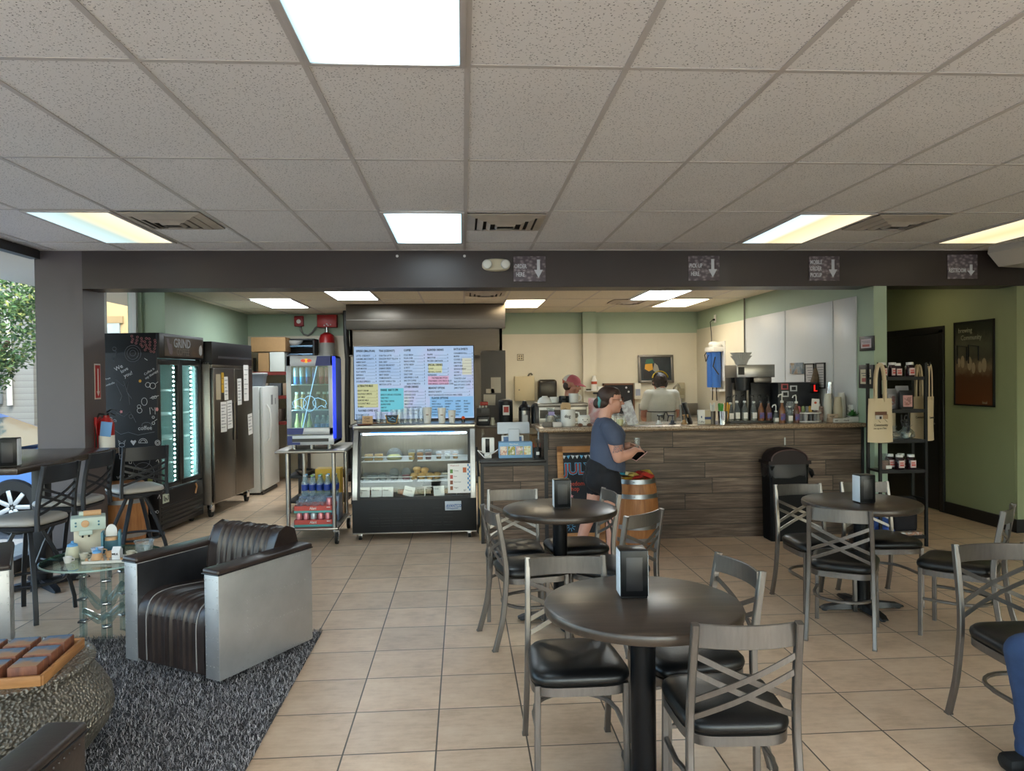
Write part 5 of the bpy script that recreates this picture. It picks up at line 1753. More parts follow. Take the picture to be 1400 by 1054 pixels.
tag(MB().grid(lambda u, v: (-1.65 + 0.27 * u, 7.30 + 0.22 * v, 0.36 + 0.085 * math.sin(PI * v) * (0.5 + 0.5 * u) + 0.012 * math.sin(23 * u + 9 * v) + 0.01 * math.sin(40 * v - 11 * u)), 26, 18).obj('plastic_wrap', thin_glass('crumpled_clear_film', '#e9eef2', rough=0.15, haze=0.22, hazecol='#b9c4d2'), smooth=20),
    'crumpled clear plastic wrap over the upper drinks tray', 'plastic wrap')
carton('water_case', 'plastic-wrapped case under the loose water bottles on the cart', 'drinks case', (-1.475, 7.70, 0.156), (0.40, 0.24, 0.25), M('wrapped_case', '#7d8fae', 0.35), 0, False)
kk = 0
for i in range(5):
    for j in range(2):
        bottle('water_bottle', 'dark-labelled water bottle in the cart pack, %s' % ('%s from left, %s row' % (['one', 'two', 'three', 'four', 'five'][i], ['front', 'rear'][j])), -1.475 - 0.15 + 0.075 * i, 7.63 + 0.08 * j, 0.407,
               [('bottle', [(0, 0), (0.03, 0), (0.032, 0.01), (0.032, 0.13), (0.016, 0.18), (0.0135, 0.2), (0, 0.2)]), ('label_band', [(0.0325, 0.055), (0.0332, 0.055), (0.0332, 0.115), (0.0325, 0.115)]), ('cap', [(0.015, 0.198), (0.015, 0.213), (0, 0.213)])],
               [WATER, M('navy_label', '#22409a', 0.5), M('cap_%d' % (kk % 3), ['#dfe7ef', '#7fb9e8', '#8fc46a'][kk % 3], 0.4)], 'water bottles in the pack on the cart')
        kk += 1
carton('yellow_carton', 'open carton with a yellow side at the back of the cart shelf', 'box', (-1.425, 7.90, 0.156), (0.26, 0.18, 0.50), M('yellow_card', '#c9a032', 0.6), 0, False)
# ------------------------------------------------------------------ menu screen
SW, SH_ = 1.27, 0.775
t = T('menu_screen', 'large wall-wide screen showing the coffee menu behind the pastry case', 'screen', (-0.518, 7.93, 1.55))
MB().b2((-SW / 2 - 0.008, 0.0, -SH_ / 2 - 0.012), (SW / 2 + 0.008, 0.045, SH_ / 2 + 0.008), 0.004).obj('bezel', BLACKG, t)


def screen_bg():
    q = NT('menu_screen_glow')
    n = q.n('TexNoise', {'Vector': q.pos(), 'Scale': 2.2, 'Detail': 3.0})
    c = q.ramp(n.outputs[0], [(0.35, lin('#a2c4ee')), (0.5, lin('#b2cff2')), (0.62, lin('#bdc8f0')), (0.72, lin('#c9dfd6'))])
    q.bsdf((0.02, 0.02, 0.02, 1), 0.35)
    q.set(q.b, 'Emission Color', c)
    q.set(q.b, 'Emission Strength', 0.31)
    return q.m


MB().b2((-SW / 2, -0.002, -SH_ / 2), (SW / 2, 0.0005, SH_ / 2)).obj('display', screen_bg(), t)


def sp(u, v):
    return -SW / 2 + u * SW, SH_ / 2 - v * SH_


def patch(name, u0, v0, u1, v1, col, e=0.75):
    x0, z0 = sp(u0, v0)
    x1, z1 = sp(u1, v1)
    MB().b2((x0, -0.0028, z1), (x1, -0.0018, z0)).obj('menu_block', glow('menu_' + name, col, e), t)


patch('olive', 0.025, 0.515, 0.197, 0.835, '#c3c795')
patch('teal', 0.215, 0.575, 0.41, 0.90, '#5fc3d6')
patch('pink', 0.615, 0.415, 0.79, 0.535, '#cfa3c6')
patch('blue', 0.63, 0.70, 0.995, 0.985, '#7fb7e6')
patch('yellow', 0.62, 0.24, 0.735, 0.37, '#c9d0a4')
patch('straw', 0.905, 0.17, 0.985, 0.40, '#c9cdbb')
MT = M('menu_black_text', '#0d1018', 0.6)
leaders = MB()


def menu(u, v, head, items, du, price=None, step=0.0442, hs=0.030, ts=0.0245, xs=0.72, gap=0.068):
    x, z = sp(u, v)
    if head:
        text('menu_heading', head, hs, (x, -0.0032, z - hs * 0.7), MT, t, xs=0.60 if len(head) > 16 else 0.72, bold=0.0012)
        v += gap
    x, z = sp(u, v)
    o = text('menu_lines', '\n'.join(items), ts, (x, -0.0032, z - ts * 0.7), MT, t, xs=xs, bold=0.0006)
    o.data.space_line = step * SH_ / ts
    if du:
        for k, s in enumerate(items):
            _, zz = sp(0, v + step * k)
            x0 = x + len(s) * ts * 0.60 * xs + 0.012
            x1 = x + du * SW
            if x1 > x0:
                leaders.b2((x0, -0.0032, zz - ts * 0.72), (x1, -0.0024, zz - ts * 0.64))
        if price:
            xp = x + du * SW + 0.004
            pz = sp(0, v)[1] - ts * 0.7
            o = text('menu_prices', '\n'.join(price[k % len(price)] for k in range(len(items))), ts, (xp, -0.0032, pz), MT, t, xs=xs, bold=0.0006)
            o.data.space_line = step * SH_ / ts


menu(0.018, 0.045, 'ESPRESSO (SMALL/PLAIN)', ['LATTE - ICED/HOT', 'CARAMEL MACCHIATO', 'AMERICANO', 'CAPPUCCINO', 'CAFE MOCHA', 'FLAT WHITE', 'ESPRESSO', 'BREVE 2OZ', 'DOUBLE ESPRESSO'], 0.157, '544443434')
menu(0.025, 0.525, 'ALTERNATIVE MILKS', ['HEAVY CREAM', 'HALF/HALF (BREVE)', 'OAT MILK', 'ALMOND MILK', 'COCONUT MILK', '2% MILK'], 0.157, '1')
menu(0.030, 0.865, 'FLAVORED COFFEE 16OZ', ['20 OZ', 'ADD'], 0.155, '4')
menu(0.208, 0.045, 'TEAS (ICED/HOT)', ['CHAI TEA LATTE', 'DRAGON FRUIT YELLOW', 'EARL GREY', 'ENGLISH BREAKFAST', 'JASMINE GREEN', 'LONDON FOG', 'MINT GREEN', 'POMEGRANATE', 'HONEY VANILLA TEA', 'MATCHA LATTE'], 0.168, '5433343345')
menu(0.218, 0.585, 'PANINIS   8AM TO 2PM', ['SERVED W/ CHIPS AND A PICKLE SPEAR', 'TURKEY PESTO', 'PHILLY STEAK / CHEDDAR', 'JALAPENO POPPER', 'HAM IT UP', 'PIZZA PANINI'], 0, None, 0.044, xs=0.50)
menu(0.415, 0.040, 'COFFEE', ['COLD BREW', 'POUR OVER', 'FRENCH PRESS', 'NITRO BREW', 'LE PETIT', 'CORTADO', 'DAILY DRIP', 'AEROPRESS (1 CUP)', 'BAG OF COFFEE', '      BEAN OF MONTH'], 0.165, '4455443')
menu(0.415, 0.545, 'OTHER DRINKS', ['HOT CHOCOLATE', 'ORANGE JUICE', 'ICED WATER', 'APPLE JUICE', 'SMOOTHIE', 'ITALIAN CREAM SODA', 'RED BULL INFUSION', 'ALANI INFUSION'], 0.17, '4321556', 0.0435)
menu(0.612, 0.037, 'BLENDED DRINKS', ['FRAPPE', 'SMOOTHIE', 'FROZEN LEMONADE'], 0.165, '6')
menu(0.615, 0.245, 'SPECIAL DRINKS', ['CLOUD', 'RED BULL CLOUD', 'REFRESHERS'], 0.165, '7', gap=0.055)
menu(0.618, 0.43, None, ['        THE FREEDOM OPTION', 'STRAWBERRY, KIWI, PEACH, BLUE', 'RASP, MANGO, GUAVA, BLUE CORAL'], 0, None, 0.040, xs=0.66)
menu(0.618, 0.565, 'BREAKFAST OPTIONS', ['BREAKFAST BURRITO', 'BISCUIT (SAUSAGE & EGG OR BACON, HAM & CHEESE)'], 0.34, '6', 0.045, gap=0.055, xs=0.6)
menu(0.835, 0.030, 'EATS & SWEETS', ['CINNAMON ROLL', 'MUFFIN', 'COOKIE (2)', 'BROWNIE', 'LEMON BAR', 'BANANA BREAD', 'SCONE', 'BISCOTTI', 'TOASTED LOAF', 'BAG OF CHOCOLATES', 'BAG OF CHOC CHIPS', 'JAM & TOAST'], 0.15, '4332334255', 0.0437, gap=0.06)
menu(0.645, 0.705, 'FLAVOR OPTIONS', ['VANILLA*', 'FRENCH VANILLA', 'WHITE CHOCOLATE', 'CARAMEL', 'SALTED CARAMEL', 'TOFFEE NUT'], 0, None, 0.038, ts=0.021, gap=0.048, xs=0.58)
menu(0.755, 0.753, None, ['BUTTERSCOTCH', 'CINNAMON*', 'ALMOND', 'PECAN', 'IRISH'], 0, None, 0.038, ts=0.021, xs=0.54)
menu(0.845, 0.753, None, ['LAVENDER', 'PEACH', 'RASPBERRY', 'HAZELNUT*', 'COCONUT', 'MAPLE'], 0, None, 0.038, ts=0.021, xs=0.54)
menu(0.915, 0.753, None, ['MOCHA', 'STRAWBERRY', 'BANANA', 'PUMPKIN', 'CHERRY'], 0, None, 0.038, ts=0.021, xs=0.54)
leaders.obj('leader_lines', MT, t, smooth=None)
for s in (-1, 1):
    MB().bar([(s * 0.42, 0.02, -SH_ / 2), (s * 0.42, 0.02, -0.412)], 0.02, 0.03).b2((s * 0.42 - 0.05, -0.02, -0.414), (s * 0.42 + 0.05, 0.06, -0.408)).obj('foot', BLACK, t)

# ------------------------------------------------------------------ refrigerated pastry case
X0, X1 = -1.10, 0.12
XM = (X0 + X1) / 2
case = T('pastry_case', 'black and steel refrigerated pastry case with slanted glass front', 'display case', (XM, 7.30, 0))
hw = (X1 - X0) / 2
CB = M('case_black_enamel', '#0b0b0e', 0.6)
m = MB()
m.b2((-hw, 0.0, 0.075), (hw, 0.70, 0.405), 0.006)
m.obj('base', CB, case)
lv = MB()
for blk in (-0.40, -0.29, -0.18, -0.07, 0.04, 0.22, 0.33):
    for k in range(7):
        if blk > 0 and k in (2, 5):
            continue
        z = 0.135 + 0.026 * k + (0.012 if k > 3 else 0)
        lv.b2((blk - 0.045, -0.004, z), (blk + 0.045, 0.002, z + 0.008))
lv.obj('louver', M('louver_dark', '#050506', 0.5), case)
MB().b2((-hw, -0.004, 0.068), (hw, 0.70, 0.078)).obj('kick_strip', STEELH, case)
side = [(0.0, 0.405), (0.0, 0.44), (0.035, 0.62), (0.075, 0.82), (0.115, 1.0), (0.15, 1.085), (0.70, 1.085), (0.70, 0.405)]
for s in (-1, 1):
    m = MB()
    path = [(0.0, 0.405), (0.0, 0.46), (0.03, 0.62), (0.065, 0.80), (0.10, 0.96), (0.15, 1.085)]
    m.bar([(s * (hw - 0.03), y, z) for y, z in path], 0.058, 0.03, up=(0, 1, 0), bev=0.006)
    m.obj('side_frame', STEEL, case)
    m = MB()
    m.prism([(y + 0.02, z) for y, z in side[:6]] + [(0.69, 1.08), (0.69, 0.41)], s * (hw - 0.012) - 0.003, s * (hw - 0.012) + 0.003, 'yz')
    m.obj('side_pane', GLASS, case)
    m = MB()
    m.bar([(s * (hw - 0.068), y - 0.004, z) for y, z in [(0.0, 0.41), (0.0, 0.46), (0.03, 0.62), (0.065, 0.80), (0.10, 0.96), (0.145, 1.075)]], 0.02, 0.02, up=(0, 1, 0))
    m.obj('gasket', BLACK, case)
m = MB()
PATH = [(0.0, 0.41), (0.0, 0.46), (0.03, 0.62), (0.065, 0.80), (0.10, 0.96), (0.145, 1.08)]
m.loft([[(-hw + 0.06, y + 0.002, z) for y, z in PATH], [(hw - 0.06, y + 0.002, z) for y, z in PATH]], closed=False, cap=False)
m.obj('front_pane', GLASS, case, smooth=60)
MB().b2((-hw + 0.055, 0.0, 0.40), (hw - 0.055, 0.02, 0.425)).b2((-hw + 0.055, 0.125, 1.06), (hw - 0.055, 0.16, 1.088)).obj('gasket', BLACK, case)
MB().b2((-hw - 0.005, 0.11, 1.085), (hw + 0.005, 0.72, 1.135), 0.014, seg=3).obj('deck', STEELH, case)
m = MB()
m.b2((-hw + 0.015, 0.66, 0.41), (hw - 0.015, 0.69, 1.085), mat=STEELD)
m.b2((-hw + 0.02, 0.02, 0.405), (hw - 0.02, 0.68, 0.42), mat=STEEL)
m.obj('back_panel', STEELD, case)
MB().b2((-0.44, 0.13, 1.045), (0.40, 0.16, 1.062)).obj('blue_light', glow('case_blue_led', '#2f8fe0', 1.5), case)
MB().b2((-0.52, 0.17, 1.03), (0.52, 0.20, 1.045)).obj('white_light', glow('case_white_led', '#d9ecff', 20.0), case)
for z in (0.565, 0.765):
    for s in (-1, 1):
        m = MB()
        xa, xb = sorted((s * 0.025, s * 0.53))
        y0 = 0.10 if z < 0.7 else 0.13
        for k in range(14):
            y = y0 + 0.04 * k
            m.b2((xa, y - 0.002, z - 0.004), (xb, y + 0.002, z))
        m.tube([(xa, y0, z), (xb, y0, z), (xb, y0, z + 0.045), (xa, y0, z + 0.045)], 0.005, 8, closed=True)
        for k in range(1, 24):
            x = xa + (xb - xa) * k / 24
            m.b2((x - 0.001, y0 + 0.004, z), (x + 0.001, y0 + 0.006, z + 0.012))
        m.obj('wire_shelf', WHITE, case)
        MB().b2((xa, y0 + 0.03, z - 0.012), (xb, 0.62, z - 0.006)).obj('shelf_plate', STEELD, case)
pl = MB().b2((0.30, -0.012, 0.285), (0.46, -0.001, 0.375), 0.003).obj('badge', M('silver_badge', '#b4bcc6', 0.4), case)
text('lettering', 'AVANTCO', 0.042, (0.312, -0.0125, 0.316), M('badge_blue', '#274f8f', 0.5), pl, xs=0.74, bold=0.001)
MB().tube([(0.315, -0.013, 0.308), (0.37, -0.013, 0.302), (0.43, -0.013, 0.306)], 0.003, 6).obj('swoosh', M('badge_blue', '#274f8f'), pl)
for s in (-1, 1):
    for y in (0.06, 0.62):
        w = MB().cyl((s * (hw - 0.07) - 0.014, y, 0.033), 0.033, 0.028, 20, axis='x').obj('caster', RUBBER, case)
        MB().b2((s * (hw - 0.07) - 0.022, y - 0.03, 0.03), (s * (hw - 0.07) + 0.022, y + 0.03, 0.07), 0.004).obj('fork', CHROME, w)

# price sheet on the glass
ps = T('price_sheet', 'white price sheet with photos taped to the pastry case glass', 'price sheet', (XM + 0.445, 7.30, 0.60), 0)
ps.rotation_euler = (-0.19, 0, 0)
MB().b2((-0.115, 0.0, -0.145), (0.115, 0.002, 0.145)).obj('sheet', PAPER, ps)
m = MB()
for k in range(12):
    for j in range(2):
        if (k + j) % 2:
            m.b2((0.080 + 0.014 * j, -0.0008, -0.125 + 0.022 * k), (0.094 + 0.014 * j, 0.0002, -0.103 + 0.022 * k))
m.obj('checker', M('checker_blue', '#4d86b8', 0.6), ps)
for k, c in enumerate(('#5f8a4a', '#b5544d', '#7d4a33', '#8d5a3c')):
    MB().b2((-0.092, -0.001, 0.05 - 0.055 * k), (-0.064, 0.0002, 0.088 - 0.055 * k)).obj('picture', M('sheet_pic_%d' % k, c, 0.6), ps)
MB().b2((0.035, -0.001, 0.055), (0.07, 0.0002, 0.105)).obj('picture', M('sheet_pic_red', '#b5603a', 0.6), ps)
for k, s in enumerate(('Turkey', 'Ham', 'Roast beef', 'Veggie')):
    text('lettering', s, 0.018, (-0.055, -0.0008, 0.068 - 0.055 * k), INK, ps, xs=0.9)
text('lettering', 'What\'s in it?', 0.022, (-0.09, -0.0008, 0.118), M('sheet_red_ink', '#a03a3a', 0.6), ps, xs=0.8)
text('lettering', '$7', 0.026, (0.04, -0.0008, -0.128), INK, ps)

# contents of the case (world positions)
WY = 7.30
DOME = thin_glass('clear_clamshell', '#eef3f4', rough=0.05, haze=0.10, hazecol='#cfd6da')
BREAD = M('golden_bread', '#c99a55', 0.7, var=0.15, vs=40, bump=0.2)
MUFF = M('muffin_crumb', '#c8a268', 0.85, var=0.15, vs=50, bump=0.3)


def food_cup(x, y, z, col, label, group, r=0.032, h=0.075):
    b = T('parfait_cup', label, 'food cup', (x, y, z), 0, group)
    MB().lathe([(r * 0.78, 0), (r, h), (r * 1.06, h + 0.004), (r * 0.8, h + 0.018), (0, h + 0.022)], 18).obj('cup', DOME, b)
    MB().lathe([(0, 0.002), (r * 0.74, 0.002), (r * 0.92, h * 0.8), (0, h * 0.85)], 16).obj('filling', M('filling_' + col, col, 0.7, var=0.25, vs=60), b)


for k, (x, c) in enumerate(((-0.53, '#d3b06c'), (-0.445, '#cf8d52'), (-0.36, '#8f5a4c'))):
    food_cup(x, WY + 0.25, 0.766, c, 'clear cup of layered parfait on the upper case shelf, %s of the left group' % ORD[k], 'parfait cups on the upper shelf', 0.036, 0.085)
for k, (x, c) in enumerate(((-0.255, '#a97a4a'), (-0.165, '#c9c2b4'), (-0.085, '#c08a4c'))):
    food_cup(x, WY + 0.28, 0.766, c, 'clear snack cup on the upper case shelf, %s of the right group' % ORD[k], 'snack cups on the upper shelf', 0.030, 0.06)
for k, x in enumerate((-0.965, -0.865)):
    b = T('sandwich_pack', 'sandwich in clear wrap at the upper left of the pastry case, %s from the left' % ORD[k], 'sandwich', (x, WY + 0.27, 0.766), 0.1, 'wrapped sandwiches on the upper shelf')
    for zz, mt in ((0.0, BREAD), (0.025, M('sandwich_filling', '#7d8a4a', 0.7, var=0.3, vs=60)), (0.036, BREAD)):
        MB().b2((-0.042, -0.05, zz), (0.042, 0.05, zz + (0.011 if mt is not BREAD else 0.024)), 0.006).obj('slice', mt, b)
    MB().b2((-0.047, -0.055, 0.0), (0.047, 0.055, 0.068), 0.012).obj('wrap', DOME, b)
b = T('salad_box', 'domed clear salad box on the upper case shelf', 'salad box', (-0.71, WY + 0.30, 0.766))
MB().lathe([(0.075, 0), (0.088, 0.03), (0.085, 0.05), (0.06, 0.10), (0.03, 0.115), (0, 0.117)], 20).obj('box', DOME, b)
MB().lathe([(0.0, 0.004), (0.07, 0.004), (0.078, 0.03), (0.05, 0.05), (0, 0.055)], 18).obj('salad', M('pale_salad', '#cbbf78', 0.7, var=0.3, vs=70), b)
for k, x in enumerate((-0.985, -0.905, -0.82)):
    b = T('clamshell', 'clear domed pastry box on the lower case shelf, %s from the left' % ORD[k], 'pastry box', (x, WY + 0.22, 0.566), 0, 'clear pastry boxes on the lower shelf')
    MB().lathe([(0.036, 0), (0.042, 0.02), (0.040, 0.04), (0.028, 0.07), (0.0, 0.078)], 14).obj('dome', DOME, b)
    MB().lathe([(0, 0.004), (0.032, 0.004), (0.034, 0.022), (0.0, 0.034)], 12).obj('pastry', M('pale_icing', '#b9b6b0', 0.6, var=0.2, vs=50), b)
for k, (x, c, lb) in enumerate(((-0.705, '#8d8884', 'clear ball-shaped cup with a round lid on the lower case shelf'), (-0.585, '#9c5a5e', 'clear domed cup with red filling beside the muffins'))):
    b = T('dome_cup', lb, 'dessert cup', (x, WY + 0.22, 0.566))
    MB().lathe([(0.035, 0), (0.046, 0.055), (0.05, 0.06), (0.046, 0.09), (0.026, 0.118), (0.0, 0.124)], 20).obj('cup', DOME, b)
    MB().lathe([(0, 0.004), (0.032, 0.004), (0.042, 0.05), (0.0, 0.056)], 16).obj('filling', M('dome_fill_' + c, c, 0.6, var=0.2, vs=50), b)
for k, (x, y, z) in enumerate(((-0.505, 0.22, 0.566), (-0.43, 0.24, 0.566), (-0.345, 0.22, 0.566), (-0.275, 0.25, 0.566), (-0.475, 0.23, 0.63), (-0.40, 0.24, 0.62))):
    b = T('muffin', 'golden muffin in the pile on the lower case shelf, %s counted from the bottom left' % ORD[k], 'muffin', (x, WY + y, z), 0.3 * k, 'golden muffins on the lower shelf')
    MB().lathe([(0.0, 0), (0.028, 0), (0.036, 0.03), (0.045, 0.036), (0.042, 0.052), (0.025, 0.064), (0, 0.068)], 18).obj('crumb', MUFF, b)
b = T('white_platter', 'white platter of flat pastry on the lower right of the case shelves', 'platter', (-0.10, WY + 0.28, 0.566))
MB().b2((-0.14, -0.11, 0.03), (0.14, 0.11, 0.045), 0.006).b2((-0.10, -0.08, 0), (0.10, 0.08, 0.03)).obj('platter', CERAMIC, b)
MB().b2((-0.12, -0.09, 0.046), (0.12, 0.09, 0.066), 0.008).obj('pastry', M('pale_pastry', '#c9c6b2', 0.7, var=0.15, vs=40), b)
for k, (x, rz, lines) in enumerate(((-0.985, 0, 'Cinnamon\nroll'), (-0.865, 0, 'Blueberry'), (-0.755, 0, 'Banana'), (-0.545, 0.25, 'Lemon bar'), (-0.25, -0.05, 'Scone'))):
    b = T('price_card', 'white handwritten price card at the bottom of the pastry case, %s from the left' % ORD[k], 'price card', (x, WY + 0.05, 0.475), 0, 'price cards in the pastry case')
    MB().b2((-0.053, 0, -0.05), (0.053, 0.002, 0.045)).obj('card', PAPER, b, rot=(-0.12, rz, 0))
    text('lettering', lines, 0.022, (-0.042, -0.003, 0.010), INK, b, rot=(PI / 2 - 0.12, rz, 0), xs=0.75)
for k, (x, c) in enumerate(((-0.93, '#6d4a30'), (-0.80, '#7a5234'), (-0.62, '#a35a3a'), (-0.42, '#55604a'), (-0.33, '#5a4a35'), (-0.16, '#8a6a46'))):
    b = T('wrapped_cake', 'small wrapped cake at the bottom of the pastry case, %s from the left' % ORD[k], 'cake', (x, WY + 0.22, 0.421), 0.2 * k, 'wrapped cakes at the bottom of the case')
    MB().b2((-0.045, -0.04, 0), (0.045, 0.04, 0.045), 0.008).obj('cake', M('cake_%d' % k, c, 0.8, var=0.2, vs=40), b)
tag(MB().b2((-0.42, WY + 0.10, 0.505), (-0.05, WY + 0.40, 0.513), 0.003).b2((-0.40, WY + 0.38, 0.42), (-0.39, WY + 0.39, 0.506)).b2((-0.08, WY + 0.38, 0.42), (-0.07, WY + 0.39, 0.506)).b2((-0.40, WY + 0.12, 0.42), (-0.39, WY + 0.13, 0.506)).b2((-0.08, WY + 0.12, 0.42), (-0.07, WY + 0.13, 0.506)).obj('steel_riser', STEEL), 'steel riser tray above the cakes at the bottom right of the case', 'riser')

# on top of the case
DZ = 1.136


def paper_cup(x, y, z, h, r, label):
    b = T('paper_cup', label, 'cup', (x, y, z), 0, 'white paper cups on the pastry case')
    MB().lathe([(r * 0.72, 0), (r, h), (r * 1.03, h + 0.003), (r * 0.97, h + 0.003), (r * 0.68, 0.006)], 24, cap=False).cyl((0, 0, 0.004), r * 0.72, 0.003).obj('wall', WHITE, b)
    MB().b2((-0.012, -r * 0.92, h * 0.52), (0.014, -r * 0.86, h * 0.58)).obj('logo', M('cup_logo', '#8d7168', 0.7), b)


for x, h, r, lb in ((-0.365, 0.158, 0.048, 'tallest white paper cup on the pastry case, leftmost of the three'), (-0.218, 0.150, 0.044, 'middle-sized white paper cup on the pastry case'), (-0.115, 0.125, 0.040, 'smallest white paper cup on the pastry case, rightmost of the three')):
    paper_cup(x, 7.55, DZ, h, r, lb)
PXS = [(-1.095 + 0.0, 0.10), (-1.03, 0.10), (-0.90, 0.12), (-0.84, 0.11), (-0.745, 0.14), (-0.69, 0.14), (-0.63, 0.15), (-0.575, 0.15), (-0.52, 0.14), (-0.47, 0.15), (-0.425, 0.13)]
for k, (x, h) in enumerate(PXS):
    b = T('plastic_cup', 'clear plastic cup on top of the pastry case, %s from the left' % ORD[k], 'cup', (x + 0.04, 7.56, DZ), 0, 'clear cups on the pastry case')
    MB().lathe([(0.026, 0), (0.036, h), (0.039, h + 0.003), (0.034, h), (0.024, 0.004)], 20, cap=False).cyl((0, 0, 0), 0.026, 0.003, 20).obj('wall', CGLASS, b)
b = T('kraft_card', 'kraft card with handwriting standing among the clear cups', 'card', (-0.965, 7.50, DZ))
MB().b2((-0.052, 0, 0), (0.052, 0.003, 0.085)).obj('card', PAPERW, b, rot=(-0.15, 0, 0))
text('lettering', 'Cold\nCups', 0.026, (-0.03, -0.004, 0.052), INK, b, rot=(PI / 2 - 0.15, 0, 0))
tag(MB().lathe([(0, 0), (0.07, 0.0), (0.075, 0.008), (0.0, 0.010)], 24).obj('wooden_lid', M('reddish_wood_lid', '#7d4a35', 0.5), loc=(-0.99, 7.46, DZ)), 'small round reddish wooden lid at the front left of the case top', 'board')  # round wooden lid lying loose on the case top
tag(MB().b2((-0.15, -0.07, 0), (0.15, 0.07, 0.012), 0.004).obj('wooden_board', M('pale_wood_board', '#8a6247', 0.55), loc=(-0.80, 7.62, DZ)), 'wooden board under the clear cups on the pastry case', 'board')
b = T('chalk_tag', 'little dark chalk sign with yellow edging among the clear cups', 'sign', (-0.715, 7.50, DZ))
MB().prism([(-0.07, 0.09), (0.06, 0.09), (0.04, 0.01), (0.0, 0.0), (-0.05, 0.02)], 0, 0.006, 'xz').obj('board', M('dark_slate', '#22303a', 0.6), b)
MB().tube([(-0.07, -0.001, 0.09), (-0.05, -0.001, 0.02), (0, -0.001, 0.0), (0.04, -0.001, 0.01), (0.06, -0.001, 0.09)], 0.004, 6).obj('edge', M('ochre_edge', '#b58a35', 0.6), b)
MB().tube([(-0.045, -0.001, 0.07), (-0.02, -0.001, 0.05), (0.0, -0.001, 0.07), (0.03, -0.001, 0.05)], 0.0025, 5).tube([(-0.04, -0.001, 0.045), (0.03, -0.001, 0.03)], 0.0025, 5).obj('writing', CHALKC, b)
b = T('glue_bottle', 'small bottle with an orange cap at the right end of the case top', 'bottle', (0.0, 7.62, DZ))
MB().lathe([(0, 0), (0.018, 0), (0.018, 0.03), (0, 0.032)], 14).obj('bottle', M('dark_bottle', '#2d3236', 0.4), b)
MB().lathe([(0.016, 0.031), (0.02, 0.045), (0.012, 0.06), (0, 0.064)], 14).obj('cap', M('bright_orange', '#e0562a', 0.4), b)
# ------------------------------------------------------------------ service counter
CT = 1.105
t = T('service_counter', 'long coffee counter clad in dark planks with a brown granite top', 'counter', (2.37, 7.05, 0))
MB().b2((-1.58, 0.0, 0.0), (1.585, 0.06, 1.06)).b2((-1.58, 0.05, 0), (-1.52, 0.60, 1.06)).b2((1.525, 0.05, 0), (1.585, 0.60, 1.06)).obj('plank_front', PLANK, t)
MB().b2((-1.595, -0.012, 0), (-1.56, 0.03, 1.06)).b2((1.57, -0.012, 0), (1.595, 0.03, 1.06)).obj('corner_trim', BLACKW, t)
MB().b2((-1.65, -0.07, 1.062), (1.595, 0.65, CT), 0.012, seg=3).obj('granite_top', GRANITE, t)
tag(MB().b2((3.155, 7.046, 0.895), (3.17, 7.051, 0.97), 0.001).obj('door_stop', M('pale_plastic_pull', '#b9b7b2', 0.5)), 'small pale vertical strip stuck on the counter front above the trash bin', 'strip')
tl = T('pay_counter', 'lower dark plank counter section carrying the register', 'counter', (0.485, 7.05, 0))
MB().b2((-0.30, 0.0, 0.0), (0.30, 0.06, 0.775)).b2((-0.30, 0.05, 0), (-0.24, 0.6, 0.775)).obj('plank_front', PLANK, tl)
MB().b2((-0.325, -0.012, 0.0), (-0.295, 0.05, 0.775)).b2((-0.325, -0.014, 0.745), (0.30, 0.02, 0.775)).obj('corner_trim', BLACKW, tl)
MB().b2((-0.335, -0.03, 0.772), (0.305, 0.62, 0.80), 0.006).obj('counter_top', M('black_laminate', '#1f1d20', 0.35), tl)
tag(MB().b2((0.142, 7.14, 0.01), (0.162, 7.60, 0.62), 0.003).obj('plywood_board', M('pale_plywood', '#c6a878', 0.6)), 'thin pale plywood board leaning in the gap between pastry case and pay counter', 'board')
tag(MB().tube([(0.13, 7.35, 0.9), (0.145, 7.25, 0.6), (0.14, 7.1, 0.18), (0.13, 7.2, 0.09), (0.15, 7.45, 0.01)], 0.012, 8).obj('power_cord', RUBBER), 'black power cord in the gap beside the pastry case', 'cord')

# back work counter between the front counter and the staff
t = T('work_counter', 'steel work counter behind the front counter, carrying the coffee machines', 'counter', (2.36, 8.02, 0))
MB().b2((-1.55, -0.26, 0.86), (1.58, 0.26, 0.90), 0.006).obj('counter_top', STEELH, t)
MB().b2((-1.53, -0.22, 0.0), (1.56, 0.24, 0.86)).obj('cabinet', STEELD, t)
t = T('urn_table', 'small steel table with thermal urns behind the register', 'table', (0.50, 8.545, 0))
MB().b2((-0.45, -0.25, 1.02), (0.50, 0.30, 1.05), 0.004).obj('table_top', M('dull_brown_top', '#6a5d50', 0.4), t)
for sx in (-0.42, 0.46):
    for sy in (-0.22, 0.26):
        MB().b2((sx - 0.015, sy - 0.015, 0), (sx + 0.015, sy + 0.015, 1.02)).obj('leg', STEELD, t)
MB().b2((-0.43, -0.22, 0.4), (0.47, 0.27, 0.42)).obj('shelf', STEELD, t)
carton('cardboard_box', 'brown cardboard box on the shelf under the thermal urns', 'box', (0.86, 8.5, 0.421), (0.16, 0.3, 0.5), CARD)

